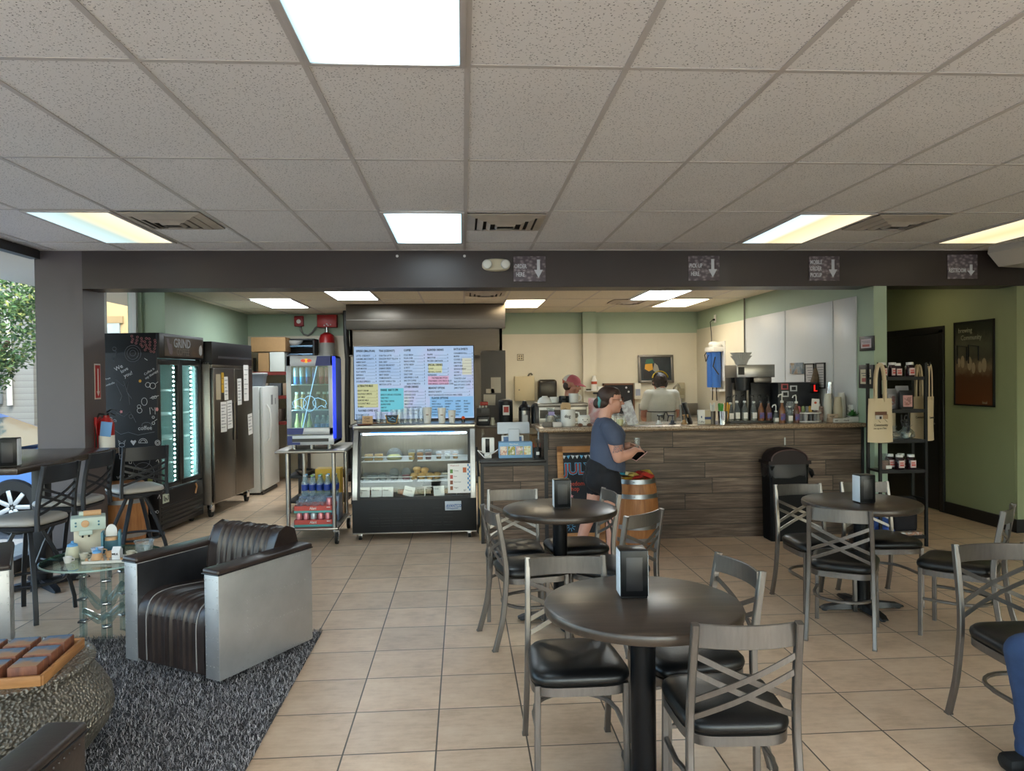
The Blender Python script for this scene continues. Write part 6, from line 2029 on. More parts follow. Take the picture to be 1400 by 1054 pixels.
# thermal urns and the ticket printer
t = T('thermal_urn', 'tall matte black thermal urn with a red and white label', 'urn', (0.487, 8.40, 1.051))
MB().lathe([(0, 0), (0.078, 0), (0.082, 0.01), (0.082, 0.27), (0.07, 0.285), (0.03, 0.295), (0, 0.297)], 28).obj('body', M('matte_black', '#15171b', 0.5), t)
MB().b2((-0.037, -0.0855, 0.115), (0.037, -0.080, 0.225)).obj('label_sheet', PAPER, t)
MB().b2((-0.028, -0.0865, 0.145), (0.028, -0.0850, 0.21)).obj('label_print', M('label_red', '#b5443c', 0.6), t)
t = T('airpot', 'black and steel airpot with a white label right of the black urn', 'airpot', (0.703, 8.40, 1.051))
MB().lathe([(0, 0), (0.062, 0), (0.066, 0.01), (0.064, 0.16)], 24).obj('steel_body', STEEL, t)
MB().lathe([(0.068, 0.16), (0.07, 0.19), (0.055, 0.215), (0.03, 0.235), (0.022, 0.27), (0, 0.275)], 24).b2((-0.068, -0.02, 0.0), (-0.05, 0.02, 0.2)).b2((0.05, -0.02, 0.0), (0.068, 0.02, 0.2)).b2((-0.018, -0.09, 0.165), (0.018, -0.05, 0.20), 0.005).obj('lid', BLACK, t)
MB().b2((-0.03, -0.068, 0.03), (0.03, -0.062, 0.11)).obj('label_sheet', PAPER, t)
tag(MB().lathe([(0.055, 0), (0.062, 0.006), (0.062, 0.20), (0.045, 0.225), (0.02, 0.25), (0, 0.255)], 20).obj('airpot', BLACK, loc=(0.84, 8.42, 1.051)), 'black airpot half hidden by the espresso machine', 'airpot')
t = T('ticket_printer', 'dark receipt printer stack with a red top beside the menu screen', 'printer', (0.225, 8.40, 1.051))
MB().b2((-0.075, -0.08, 0), (0.075, 0.08, 0.10), 0.006).obj('base', BLACK, t)
MB().b2((-0.05, -0.085, 0.05), (0.05, -0.078, 0.07)).obj('paper_slot', PAPER, t)
MB().b2((-0.07, -0.075, 0.11), (0.075, 0.08, 0.20), 0.006).obj('upper_unit', M('grey_printer', '#4d4b4c', 0.5), t)
MB().b2((-0.055, -0.079, 0.145), (-0.02, -0.074, 0.185)).obj('window', BLACKG, t)
MB().b2((-0.03, -0.05, 0.225), (0.06, 0.04, 0.265), 0.004).obj('red_box', M('red_card_box', '#b23a2e', 0.5), t)
for x in (-0.03, 0.0, 0.035):
    MB().cyl((x, -0.03, 0.20), 0.012, 0.025, 12).obj('cap', WHITE, t)
t = T('creamer_jug', 'small cream jug left of the thermal urn', 'jug', (0.335, 8.38, 1.051))
MB().lathe([(0, 0), (0.026, 0), (0.028, 0.05), (0.018, 0.07), (0.02, 0.085), (0, 0.085)], 18).obj('jug', M('cream_plastic', '#cfc8b2', 0.4), t)
# papers on the steel panel edge
t = T('order_slips', 'pinned order slips on the steel panel right of the menu screen', 'papers', (0.42, 8.9, 1.30))
for x, z, w, h, r in ((-0.02, 0.20, 0.12, 0.19, 0.0), (-0.09, 0.13, 0.10, 0.05, 0), (-0.10, 0.02, 0.145, 0.13, 0.03)):
    MB().b2((x - w / 2, -0.001, z - h / 2), (x + w / 2, 0.001, z + h / 2)).obj('slip', M('cream_slip', '#d8cfc0', 0.8), t, rot=(0, r, 0))
MB().b2((-0.2, 0.002, -0.3), (0.1, 0.03, 0.62)).obj('panel', M('dull_grey_panel', '#5f5a56', 0.5), t)
MB().b2((-0.2, 0.004, -1.30), (-0.17, 0.03, -0.3)).b2((0.07, 0.004, -1.30), (0.1, 0.03, -0.3)).obj('post', STEELD, t)

# register, reader and box on the pay counter
PZ = 0.801
t = T('register_tablet', 'white register stand with a customer screen on the pay counter', 'register', (0.50, 7.36, PZ))
MB().b2((-0.155, 0.03, 0.235), (0.175, 0.05, 0.355), 0.006).obj('back_screen', M('register_white', '#c3c9d2', 0.4), t, rot=(-0.25, 0, 0))
MB().b2((-0.045, 0.06, 0.0), (0.065, 0.09, 0.27), 0.006).obj('stand', M('register_white', '#c3c9d2'), t)
MB().b2((-0.115, 0.0, 0.125), (0.11, 0.015, 0.225), 0.006).obj('customer_screen', WHITE, t, rot=(-0.45, 0, 0))
MB().b2((-0.095, -0.002, 0.14), (0.09, 0.001, 0.21)).obj('screen_face', M('blue_grey_screen', '#6c86ad', 0.2), t, rot=(-0.45, 0, 0))
MB().b2((-0.13, 0.02, 0.0), (0.13, 0.22, 0.02), 0.005).obj('base', WHITE, t)
t = T('snack_box', 'pale blue box with food pictures on the pay counter', 'box', (0.51, 7.20, PZ))
MB().b2((-0.165, 0, 0), (0.165, 0.13, 0.155), 0.003).obj('carton', M('powder_blue_card', '#7fa9cf', 0.55), t)
for k, (c, c2) in enumerate((('#b5523c', '#e0c9b5'), ('#d9b24a', '#7a8a3c'), ('#8fae5a', '#c9a0a8'), ('#d98a4a', '#cfd2a0'))):
    x = -0.118 + 0.078 * k
    MB().b2((x - 0.034, -0.0015, 0.03), (x + 0.034, 0.0005, 0.115)).obj('picture', photo_mat('food_pic_%d' % k, [(0.35, c), (0.5, c2), (0.65, '#e6ddd0')], 30), t)
text('lettering', 'Kids Meals', 0.022, (-0.06, -0.001, 0.128), PAPER, t, xs=0.9)
t = T('card_reader', 'white card reader with black slot at the left of the pay counter', 'card reader', (0.245, 7.24, PZ))
MB().b2((-0.065, 0, 0.045), (0.06, 0.05, 0.20), 0.012).obj('body', WHITE, t)
MB().b2((-0.03, -0.003, 0.055), (0.012, 0.002, 0.19), 0.003).obj('black_slot', BLACKG, t)
MB().b2((-0.04, -0.03, 0), (0.03, 0.05, 0.045), 0.006).obj('dock', WHITE, t)
tag(MB().tube([(0.19, 7.24, 0.86), (0.14, 7.20, 0.88), (0.20, 7.16, 0.815), (0.30, 7.2, 0.86), (0.37, 7.28, 0.90), (0.36, 7.33, 0.81)], 0.006, 8).obj('charging_cable', WHITE), 'white charging cable beside the card reader', 'cable')
t = T('pen_cup', 'black pen cup at the right end of the pay counter', 'pen cup', (0.725, 7.20, PZ))
MB().lathe([(0.036, 0), (0.04, 0.1), (0.036, 0.1), (0.03, 0.005)], 18, cap=False).cyl((0, 0, 0), 0.036, 0.004).obj('cup', BLACK, t)
MB().b2((-0.015, -0.041, 0.03), (0.015, -0.037, 0.06)).obj('mark', PAPER, t)
for k, (a, c) in enumerate(((-0.25, '#a63a36'), (0.05, '#2b2b30'), (0.22, '#8a4a3a'))):
    tag(MB().tube([(0.725 + 0.01 * (k - 1), 7.20, PZ + 0.02), (0.725 + 0.01 * (k - 1) + a * 0.11, 7.20 + 0.01 * k, PZ + 0.14)], 0.004, 8).obj('pen', M('pen_%d' % k, c, 0.4)), ['dark red', 'black', 'reddish brown'][k] + ' pen in the black pen cup', 'pen', 'pens in the pen cup')

# ------------------------------------------------------------------ things standing on the granite top
CZ = CT + 0.001


def mug_at(x, y, z, r, h, mat, label, name='coffee_mug', hr=True, group=None):
    t = T(name, label, 'mug', (x, y, z), 0, group)
    MB().lathe([(0, 0), (r * 0.92, 0), (r, 0.01), (r, h), (r * 0.92, h), (r * 0.9, 0.012), (0, 0.010)], 24, cap=False).obj('body', mat, t)
    if hr:
        MB().tube([(r * 0.96, 0, h * 0.82), (r * 1.45, 0, h * 0.78), (r * 1.6, 0, h * 0.5), (r * 1.4, 0, h * 0.22), (r * 0.96, 0, h * 0.18)], r * 0.13, 8).obj('handle', mat, t)
    return t


t = mug_at(1.035, 7.22, CZ, 0.073, 0.165, CERAMIC, 'oversized white mug with handwriting on the counter corner', 'display_mug')
text('lettering', 'dog', 0.045, (-0.045, -0.0745, 0.085), INK, t, xs=0.9, bold=0.0006)
t = T('kraft_packet', 'kraft coffee packet sticking out of the oversized white mug', 'packet', (1.01, 7.22, CZ + 0.155))
MB().prism([(-0.045, 0), (0.045, 0), (0.05, 0.045), (0.04, 0.075), (-0.03, 0.078), (-0.045, 0.045)], -0.03, 0.03, 'xz').obj('bag', PAPERW, t)
text('lettering', 'Coffee', 0.02, (-0.03, -0.031, 0.012), INK, t, xs=0.8)
t = T('plush_cup', 'white round plush cup with a smiling face and brown feet', 'plush', (1.19, 7.19, CZ))
MB().lathe([(0.0, 0.004), (0.05, 0.006), (0.062, 0.03), (0.064, 0.085), (0.05, 0.105), (0.0, 0.108)], 24).obj('body', M('white_plush', '#dcdad6', 0.95, bump=0.3, bs=200), t)
for s in (-1, 1):
    MB().ball((s * 0.045, -0.045, 0.014), (0.026, 0.022, 0.016)).obj('foot', M('brown_plush', '#6b4a3a', 0.95), t)
    MB().ball((s * 0.022, -0.063, 0.065), 0.005, 8).obj('eye', INK, t)
MB().tube([(0.012 * math.cos(a), -0.0645, 0.052 + 0.008 * math.sin(a)) for a in [PI + PI * k / 8 for k in range(9)]], 0.002, 6).obj('mouth', INK, t)
for k, (x, y, c, lb) in enumerate(((0.865, 7.23, '#b9a98f', 'clear bag of candies with a purple label at the counter corner'), (0.955, 7.28, '#9db7c6', 'small pale blue candy bag behind the clear candy bag'))):
    t = T('candy_bag', lb, 'candy bag', (x, y, CZ))
    h = 0.18 if k == 0 else 0.11
    MB().lathe([(0, 0), (0.045, 0.0), (0.056, 0.04), (0.05, h * 0.6), (0.02, h * 0.75), (0.045, h), (0.0, h * 0.9)], 14).obj('film', DOME, t)
    MB().lathe([(0, 0.003), (0.04, 0.003), (0.048, 0.04), (0.03, h * 0.55), (0, h * 0.6)], 12).obj('candy', M('candy_%d' % k, c, 0.6, col2='#7d6a5a', vs=80), t)
    if k == 0:
        MB().b2((-0.03, -0.058, 0.11), (0.03, -0.052, 0.145)).obj('label_sheet', M('purple_label', '#9a8fb8', 0.6), t)
for k, (x, c, lb) in enumerate(((0.815, '#6d6660', 'small grey box at the left corner of the granite top'), (0.915, '#cfc7c2', 'small white box with brown print in front of the candy bag'))):
    carton('small_box', lb, 'box', (x, 7.13, CZ), (0.085, 0.05, 0.045), M('small_box_%d' % k, c, 0.6), 0, False)
# flyer, menu stand, glasses
t = T('menu_stand', 'tilted acrylic menu stand on the counter right of the woman', 'menu stand', (1.69, 7.22, CZ), 0)
MB().b2((-0.055, -0.002, 0), (0.055, 0.002, 0.245)).obj('sheet', photo_mat('menu_stand_print', [(0.4, '#c2c4c8'), (0.55, '#a4a2a8'), (0.7, '#8d8790')], 24), t, rot=(-0.15, -0.28, 0))
MB().b2((-0.03, -0.03, 0), (0.10, 0.05, 0.004)).obj('base', ACRYL, t)
for k, x in enumerate((1.50, 1.555, 1.61)):
    b = T('drinking_glass', 'clear glass on the counter behind the woman\'s shoulder, %s from the left' % ORD[k], 'glass', (x, 7.30, CZ), 0, 'clear glasses on the counter')
    MB().lathe([(0.022, 0), (0.03, 0.11), (0.028, 0.11), (0.02, 0.006)], 18, cap=False).cyl((0, 0, 0), 0.022, 0.005).obj('wall', CGLASS, b)
tag(MB().lathe([(0, 0), (0.028, 0), (0.034, 0.05), (0.03, 0.06), (0, 0.06)], 18).obj('candle_jar', M('pale_yellow_wax', '#c3c39a', 0.4), loc=(1.545, 7.18, CZ)), 'pale yellow candle jar in front of the clear glasses', 'jar')


def pump_head(m, z, c, reach=0.045, r=0.006, d=-1):
    m.cyl((0, 0, z), r, 0.05, 10, c)
    m.b2((-0.011, -reach, z + 0.045), (0.011, 0.018, z + 0.062), 0.004, c)
    m.b2((-0.007, -reach, z + 0.03), (0.007, -reach + 0.012, z + 0.05), 0.002, c)


for k, (x, c, lb) in enumerate(((1.955, '#26272b', 'black pump head on the counter, left of the two dark ones'), (2.092, '#2b2b3a', 'dark blue pump head on the counter, right of the black one'), (2.212, '#b08a5c', 'tan pump head on the counter beside the tilted tablet'))):
    b = T('sauce_pump', lb, 'pump', (x, 7.24, CZ), R(20 - 30 * k))
    mt = M('pump_%d' % k, c, 0.4)
    MB().lathe([(0.036, 0), (0.036, 0.008), (0.022, 0.014), (0.016, 0.04), (0, 0.042)], 20).obj('collar', WHITE if k == 0 else mt, b)
    m = MB()
    pump_head(m, 0.035, None)
    m.xf(Matrix.Rotation(PI / 2 if k != 1 else -PI / 2, 4, 'Z'))
    m.obj('nozzle', mt, b)
t = T('order_tablet', 'black tablet tilted on its stand on the counter', 'tablet', (2.285, 7.27, CZ), R(60))
MB().b2((-0.09, -0.006, 0.0), (0.09, 0.006, 0.22), 0.005).obj('screen', BLACKG, t, rot=(-0.28, 0, 0))
MB().b2((-0.07, 0.0, 0), (0.07, 0.10, 0.012), 0.004).b2((-0.07, 0.06, 0), (0.07, 0.075, 0.20)).obj('stand', STEELD, t, rot=(-0.1, 0, 0))
t = T('flyer_box', 'white and tan counter sign with dark blue band left of the straws', 'sign', (2.40, 7.19, CZ))
MB().b2((-0.06, 0, 0), (0.065, 0.035, 0.14), 0.003).obj('card', PAPER, t)
MB().b2((0.008, -0.002, 0.0), (0.066, 0.0005, 0.14)).obj('tan_panel', M('tan_print', '#b5a78d', 0.6), t)
MB().b2((0.006, -0.003, 0.045), (0.067, 0.0, 0.07)).obj('blue_band', M('navy_print', '#30406f', 0.6), t)
MB().b2((-0.032, -0.002, 0.06), (-0.022, 0.0005, 0.08)).obj('print', M('navy_print', '#30406f'), t)
text('lettering', 'Coffee', 0.03, (-0.055, -0.0015, 0.012), INK, t, xs=0.7)


def holder(x, label, mat, r, h, clear=False):
    b = T('straw_holder', label, 'straw holder', (x, 7.22, CZ))
    MB().lathe([(r * 0.88, 0), (r, h), (r * 0.95, h), (r * 0.84, 0.004)], 22, cap=False).cyl((0, 0, 0), r * 0.88, 0.004).obj('cup', mat, b)


holder(2.49, 'dark wire holder with white wrapped straws', M('dark_mesh', '#55504c', 0.4, 0.6), 0.036, 0.125)
holder(2.60, 'polished steel cup holding green and yellow straws', CHROME, 0.050, 0.125)
rs = random.Random(5)
SC = {'white': '#d8dcd8', 'green': '#3f9a33', 'yellow': '#e0a52a', 'orange': '#c9784a'}
for grp, x0, n, c in (('white', 2.49, 9, 'white'), ('green', 2.575, 10, 'green'), ('yellow', 2.63, 10, 'yellow')):
    for k in range(n):
        a, q = rs.uniform(0, 2 * PI), rs.uniform(0.003, 0.022 if grp != 'white' else 0.024)
        dx, dy = q * math.cos(a), q * math.sin(a)
        m = MB()
        m.tube([(x0 + dx * 0.6, 7.22 + dy * 0.6, CZ + 0.012), (x0 + dx * 1.5 + (0.01 if grp == 'yellow' else 0), 7.22 + dy * 1.5, CZ + 0.20 + rs.uniform(-.015, .012))], 0.0045, 8)
        m.obj('drinking_straw', M('straw_' + c, SC[c], 0.4), label='%s straw standing in the %s' % (grp, 'dark wire holder' if grp == 'white' else 'steel cup on the counter'), cat='straw', group='%s straws' % grp)

# syrup bottles with pumps on a black rack
t = T('syrup_rack', 'low black rack under the row of syrup bottles', 'rack', (2.90, 7.27, CZ))
MB().b2((-0.22, -0.05, 0.0), (0.30, 0.05, 0.018), 0.003).tube([(-0.21, -0.052, 0.02), (-0.21, -0.052, 0.04), (-0.10, -0.052, 0.04), (-0.10, -0.052, 0.02)], 0.004, 6).obj('rack', BLACK, t)


def syrup(x, y, z, h, kind, label, cap='#1c1c20', pump=True, group='syrup bottles along the counter'):
    b = T('syrup_bottle', label, 'bottle', (x, y, z), 0, group)
    r = 0.030
    body = {'clear': SGLASS, 'amber': M('amber_syrup', '#7d5236', 0.25), 'brown': M('brown_syrup', '#5b3a2c', 0.25)}[kind]
    MB().lathe([(0, 0), (r * 0.95, 0), (r, 0.008), (r, h * 0.55), (r * 0.7, h * 0.68), (0.013, h * 0.78), (0.013, h * 0.92), (0, h * 0.92)], 18).obj('bottle', body, b)
    if kind == 'clear':
        MB().lathe([(0, 0.004), (r * 0.9, 0.004), (r * 0.92, h * 0.42), (0, h * 0.42)], 16).obj('syrup', M('pale_syrup', '#a59d8f', 0.3), b)
    MB().b2((-r * 0.72, -r - 0.001, h * 0.12), (r * 0.72, -r * 0.72, h * 0.42), 0.001).obj('label_sheet', PAPER if kind == 'clear' else M('blue_red_label', '#34508f', 0.5, col2='#8a3a3c', vs=25), b)
    MB().lathe([(0.016, h * 0.90), (0.016, h * 0.98), (0.01, h), (0, h)], 12).obj('cap', WHITE if kind == 'clear' else M('cap_' + cap, cap, 0.4), b)
    if pump:
        m = MB()
        m.cyl((0, 0, h * 0.98), 0.005, 0.055, 8)
        m.tube([(0, 0, h + 0.045), (-0.01, -0.01, h + 0.062), (-0.04, -0.02, h + 0.055), (-0.048, -0.022, h + 0.035)], 0.006, 8)
        m.obj('pump', M('pump_' + cap, cap, 0.4), b)


for k, (x, h, kind, cap) in enumerate(((2.70, 0.19, 'clear', '#1c1c20'), (2.765, 0.205, 'clear', '#1c1c20'), (2.845, 0.205, 'clear', '#1c1c20'), (2.94, 0.20, 'clear', '#1c1c20'), (3.015, 0.20, 'amber', '#1c1c20'), (3.095, 0.195, 'brown', '#1c1c20'))):
    syrup(x, 7.27, CZ + 0.019, h, kind, '%s syrup bottle with black pump, %s from the left in the counter row' % ({'clear': 'clear', 'amber': 'amber', 'brown': 'dark brown'}[kind], ORD[k]), cap)
for k, (x, h, kind, cap, pm) in enumerate(((3.185, 0.225, 'amber', '#dcdcd8', True), (3.262, 0.17, 'clear', '#1c1c20', False), (3.332, 0.215, 'brown', '#dcdcd8', True), (3.14, 0.12, 'clear', '#dcdcd8', True))):
    syrup(x, 7.16 if k < 3 else 7.2, CZ, h, kind, ['front amber bottle with tall white pump, left of the tea carousel', 'front clear bottle between the two white-pump bottles', 'front brown bottle with tall white pump beside the carousel', 'small clear bottle with short white pump in the counter row'][k], cap, pm)

# carousel of tea tins
t = T('carousel', 'grey wire carousel of stirrers and tea on the counter', 'carousel', (3.487, 7.25, CZ))
for z in (0.0, 0.085):
    MB().tube([(0.135 * math.cos(2 * PI * k / 28), 0.11 * math.sin(2 * PI * k / 28), z + 0.008) for k in range(28)], 0.007, 8, closed=True).obj('ring', WHITE, t)
MB().lathe([(0, 0), (0.12, 0.0), (0.12, 0.008), (0, 0.008)], 28).cyl((0, 0, 0.008), 0.014, 0.15).obj('base', M('grey_carousel', '#8b8c8e', 0.5), t)
for k in range(12):
    a = 2 * PI * k / 12
    tag(MB().lathe([(0, 0), (0.022, 0), (0.024, 0.085), (0, 0.086)], 12).obj('tea_tin', M(['dark_tin', 'grey_tin', 'pale_tin'][k % 3], ['#3b3a3e', '#77777b', '#a3a2a4'][k % 3], 0.4), loc=(3.487 + 0.098 * math.cos(a), 7.25 + 0.078 * math.sin(a), CZ + 0.009)),
        '%s tin in the carousel, %s counted counter-clockwise from the right' % (['dark', 'grey', 'pale'][k % 3], ORD[k]), 'tin', 'tins in the carousel')
t = T('name_card', 'white card with a red emblem standing in the carousel', 'card', (3.555, 7.22, CZ + 0.12))
MB().b2((-0.04, 0, 0), (0.04, 0.003, 0.115)).obj('card', PAPER, t, rot=(0, 0.08, 0))
MB().prism([(0.014 * math.cos(a) + 0.005, 0.075 + 0.012 * math.sin(a)) for a in [2 * PI * k / 12 for k in range(12)]], -0.002, 0.0, 'xz').obj('emblem', M('emblem_orange_red', '#c4553c', 0.6), t)
carton('photo_box', 'small box with a face-like print right of the name card', 'box', (3.625, 7.28, CZ), (0.07, 0.05, 0.155), photo_mat('print_box', [(0.4, '#b5a199'), (0.6, '#6b4f4a')], 26), 0, False)
for k, (x, c) in enumerate(((3.40, '#b5606a'), (3.445, '#8a9a6a'), (3.52, '#c29a4a'))):
    tag(MB().lathe([(0, 0), (0.018, 0), (0.018, 0.05), (0.012, 0.06), (0, 0.062)], 12).obj('tea_box', M('tea_%d' % k, c, 0.5), loc=(x, 7.25, CZ + 0.10)), '%s capped tea tube on top of the carousel' % ['pink', 'green', 'mustard'][k], 'tea tube', 'tea tubes in the carousel')
b = T('glass_jar', 'large clear glass jar behind the tall pump bottles', 'jar', (3.37, 7.36, CZ))
MB().lathe([(0.05, 0), (0.062, 0.02), (0.062, 0.16), (0.045, 0.19), (0.045, 0.205), (0.043, 0.19), (0.056, 0.15), (0.05, 0.01)], 24, cap=False).obj('jar', CGLASS, b)


# cup towers, plant and little blocks at the right end
def tower(x, y, z, r, h, mat, label):
    b = T('cup_stack', label, 'cup stack', (x, y, z), 0, 'stacks of upturned cups')
    prof = [(0.0, h), (r * 0.72, h)]
    n = 6
    m = MB()
    pr = [(r, 0), (r * 0.97, 0.002)]
    for k in range(n):
        z0 = h * 0.06 + (h * 0.62) * k / n
        pr += [(r * 0.985, z0), (r * 0.955, z0 + 0.004)]
    pr += [(r * 0.72, h), (0, h)]
    m.lathe(pr, 22)
    m.obj('cups', mat, b)


WC = M('offwhite_cups', '#cfccc2', 0.5)
for x, y, r, h, mt, lb in ((3.712, 7.27, 0.042, 0.285, WC, 'stack of upturned white cups nearest the carousel'), (3.795, 7.22, 0.044, 0.25, M('cream_cups', '#bdb096', 0.5), 'stack of upturned cream cups in front of the silver cups'),
                           (3.872, 7.30, 0.044, 0.29, WC, 'stack of upturned white cups left of the plant'), (3.925, 7.38, 0.042, 0.26, WC, 'stack of upturned white cups hidden behind the plant'), (3.80, 7.38, 0.043, 0.40, CHROME, 'tall stack of silver cups at the right end of the counter'), (3.66, 7.38, 0.04, 0.18, WC, 'short stack of white cups behind the carousel')):
    tower(x, y, CZ, r, h, mt, lb)
t = T('potted_succulent', 'small green succulent in a white square pot at the counter end', 'plant', (3.915, 7.17, CZ))
MB().b2((-0.045, -0.04, 0), (0.05, 0.04, 0.05), 0.004).obj('pot', CERAMIC, t)
rp = random.Random(9)
for k in range(34):
    a, el = rp.uniform(0, 2 * PI), rp.uniform(0.25, 1.45)
    L = rp.uniform(0.05, 0.085)
    d = V((math.cos(a) * math.cos(el), math.sin(a) * math.cos(el), math.sin(el)))
    p0 = V((0, 0, 0.055))
    MB().sweep([p0, p0 + d * L * 0.5, p0 + d * L + V((0, 0, 0.006))], [(0.012, 0), (0, 0.004), (-0.012, 0), (0, -0.004)], scales=[0.4, 1.0, 0.15]).obj('leaf', M('succulent_green', '#3f7a3c', 0.5, var=0.3, vs=20), t)
for k, (x, c, lb) in enumerate(((3.70, '#b9a48d', 'small tan block sign on the counter left of the plant'), (3.74, '#c9c7c2', 'small white word block in front of the cup stacks'), (3.83, '#d2d0cc', 'white word block right in front of the plant pot'))):
    t = T('word_block', lb, 'block', (x, 7.10 + 0.03 * (k == 0), CZ + (0.042 if k == 0 else 0)), 0)
    MB().b2((-0.05, 0, 0), (0.05, 0.035, 0.04), 0.003).obj('block', M('word_block_%d' % k, c, 0.6), t)
    text('lettering', ['sugar', 'stir', 'thank'][k], 0.03, (-0.04, -0.001, 0.010), INK, t, xs=0.85)
carton('sweetener_box', 'flat tan box carrying the small block sign on the counter', 'box', (3.70, 7.145, CZ), (0.10, 0.05, 0.041), M('tan_box', '#a38c76', 0.6), 0, False)
t = T('mug_rack', 'white stacked espresso cups on a rack at the counter\'s right end', 'mug rack', (4.02 - 0.1, 7.25, CZ))
t.location.x = 3.955
for k in range(5):
    MB().lathe([(0.03, 0), (0.034, 0.033), (0.03, 0.033), (0.026, 0.004)], 18, (0, 0, 0.034 * k), cap=False).tube([(-0.03, 0, 0.028 + 0.034 * k), (-0.046, 0, 0.022 + 0.034 * k), (-0.03, 0, 0.008 + 0.034 * k)], 0.004, 6).obj('cup', CERAMIC, t)

# ------------------------------------------------------------------ coffee machines on the work counter
WZ = 0.901
t = T('espresso_machine', 'wide steel espresso machine with cups on top behind the counter corner', 'espresso machine', (1.065, 8.02, WZ))
MB().b2((-0.26, -0.22, 0.10), (0.26, 0.22, 0.405), 0.012).obj('body', STEELH, t)
MB().b2((-0.27, -0.23, 0.37), (0.27, 0.23, 0.41), 0.006).obj('cup_tray', STEELD, t)
MB().b2((-0.25, -0.225, 0.25), (0.25, -0.215, 0.34)).obj('back_panel', M('dark_steel_panel', '#4a4744', 0.35, 0.7), t)
for sx in (-0.22, 0.22):
    for sy in (-0.18, 0.18):
        MB().cyl((sx, sy, 0), 0.02, 0.11, 12).obj('foot', CHROME, t)
for s in (-1, 1):
    MB().tube([(s * 0.2, 0.22, 0.3), (s * 0.2, 0.27, 0.28), (s * 0.2, 0.28, 0.15)], 0.008, 8).obj('steam_wand', CHROME, t)
MZ = WZ + 0.411
for x, r, h, mt, lb in ((0.88, 0.0, 0, None, ''), (0.985, 0.047, 0.062, CERAMIC, 'white cup on the espresso machine, right of the upturned bowl'), (1.095, 0.055, 0.072, M('black_glaze', '#17181c', 0.2), 'black mug on top of the espresso machine'), (1.20, 0.052, 0.098, CERAMIC, 'tall white mug on the espresso machine, nearest the pink flyer')):
    if mt:
        mug_at(x, 7.93, MZ, r, h, mt, lb, hr=(r > 0.05))
tag(MB().lathe([(0.085, 0), (0.08, 0.02), (0.06, 0.05), (0.03, 0.066), (0.03, 0.074), (0, 0.074)], 24).obj('upturned_bowl', CERAMIC, loc=(0.885, 7.93, MZ)), 'upturned white bowl at the left end of the espresso machine', 'bowl')
tag(MB().lathe([(0.05, 0), (0.045, 0.04), (0.03, 0.055), (0, 0.056)], 20).obj('upturned_cup', CERAMIC, loc=(1.06, 8.06, MZ)), 'upturned white cup behind the black mug on the espresso machine', 'cup')
t = T('pink_flyer', 'pink and white drink flyer stuck on the right side of the espresso machine', 'flyer', (1.425, 7.86, 1.06))
MB().b2((-0.075, 0, 0), (0.085, 0.004, 0.30)).obj('sheet', photo_mat('pink_flyer_print', [(0.35, '#e2d5dc'), (0.5, '#d9a3ae'), (0.62, '#c98a86'), (0.75, '#d8c9d6')], 9, (1, 1, 1)), t)
text('lettering', '17 Years', 0.04, (-0.06, -0.001, 0.245), M('flyer_ink', '#6a5a8a', 0.6), t, xs=0.8)
MB().b2((-0.05, 0.004, -0.16), (0.06, 0.05, 0.02)).obj('support', STEELD, t)

t = T('coffee_brewer', 'tall steel coffee brewer with dark opening behind the syrup bottles', 'coffee brewer', (3.20, 8.05, WZ))
MB().b2((-0.21, -0.16, 0.0), (0.22, 0.2, 0.05), 0.006).obj('base', BLACK, t)
MB().b2((-0.20, 0.02, 0.05), (0.0, 0.2, 0.66), 0.006).obj('column', M('black_brewer', '#202126', 0.35, 0.3), t)
MB().b2((-0.205, -0.18, 0.66), (0.225, 0.2, 0.80), 0.006).obj('head', STEEL, t)
MB().b2((0.02, -0.10, 0.60), (0.22, 0.2, 0.66), 0.004).obj('side_head', STEELD, t)
MB().b2((-0.19, -0.184, 0.69), (-0.12, -0.178, 0.775)).obj('control_panel', BLACKG, t)
m = MB()
m.lathe([(0.075, 0.52), (0.085, 0.64), (0.085, 0.66), (0, 0.66)], 22, (-0.10, -0.08, 0))
m.obj('brew_basket', BLACK, t)
MB().b2((0.0, -0.06, 0.05), (0.225, 0.18, 0.60), 0.006).obj('tank', M('black_brewer', '#202126'), t)
MB().b2((-0.19, -0.01, 0.05), (-0.165, 0.02, 0.60)).b2((-0.03, -0.01, 0.05), (-0.005, 0.02, 0.60)).obj('side_rail', STEELD, t)
t = T('filter_stack', 'stack of white fluted coffee filters on top of the coffee brewer', 'coffee filters', (3.09, 7.99, WZ + 0.801))
for k in range(2):
    rings = []
    for r_, z in ((0.055, 0.0), (0.075, 0.05), (0.10, 0.085), (0.112, 0.10)):
        rings.append([((r_ + (0.006 if i % 2 else -0.004) * r_ / 0.1) * math.cos(2 * PI * i / 56), (r_ + (0.006 if i % 2 else -0.004) * r_ / 0.1) * math.sin(2 * PI * i / 56), z + 0.035 * k) for i in range(56)])
    MB().loft(rings, cap=(k == 0)).obj('filter', M('filter_paper', '#d2d0cb', 0.9), t, smooth=None)
t = T('bean_grinder', 'black grinder housing with three square stickers', 'grinder', (3.60, 7.98, WZ))
MB().b2((-0.16, -0.16, 0), (0.30, 0.18, 0.60), 0.008).obj('housing', M('grinder_black', '#232429', 0.45), t)
for k, (x, z, c) in enumerate(((-0.09, 0.555, '#c05a5e'), (0.01, 0.535, '#cfd2d6'), (-0.085, 0.475, '#cfd2d6'))):
    s = MB().b2((x - 0.04, -0.164, z - 0.032), (x + 0.04, -0.160, z + 0.032), 0.01).obj('sticker', M('sticker_%d' % k, c, 0.5), t)
    MB().b2((x - 0.024, -0.1655, z - 0.018), (x + 0.024, -0.163, z + 0.018)).obj('sticker_face', M('sticker_dark', '#26272c', 0.5), s)
MB().b2((0.19, -0.168, 0.48), (0.30, -0.155, 0.585), 0.003).obj('display_panel', BLACKG, t)
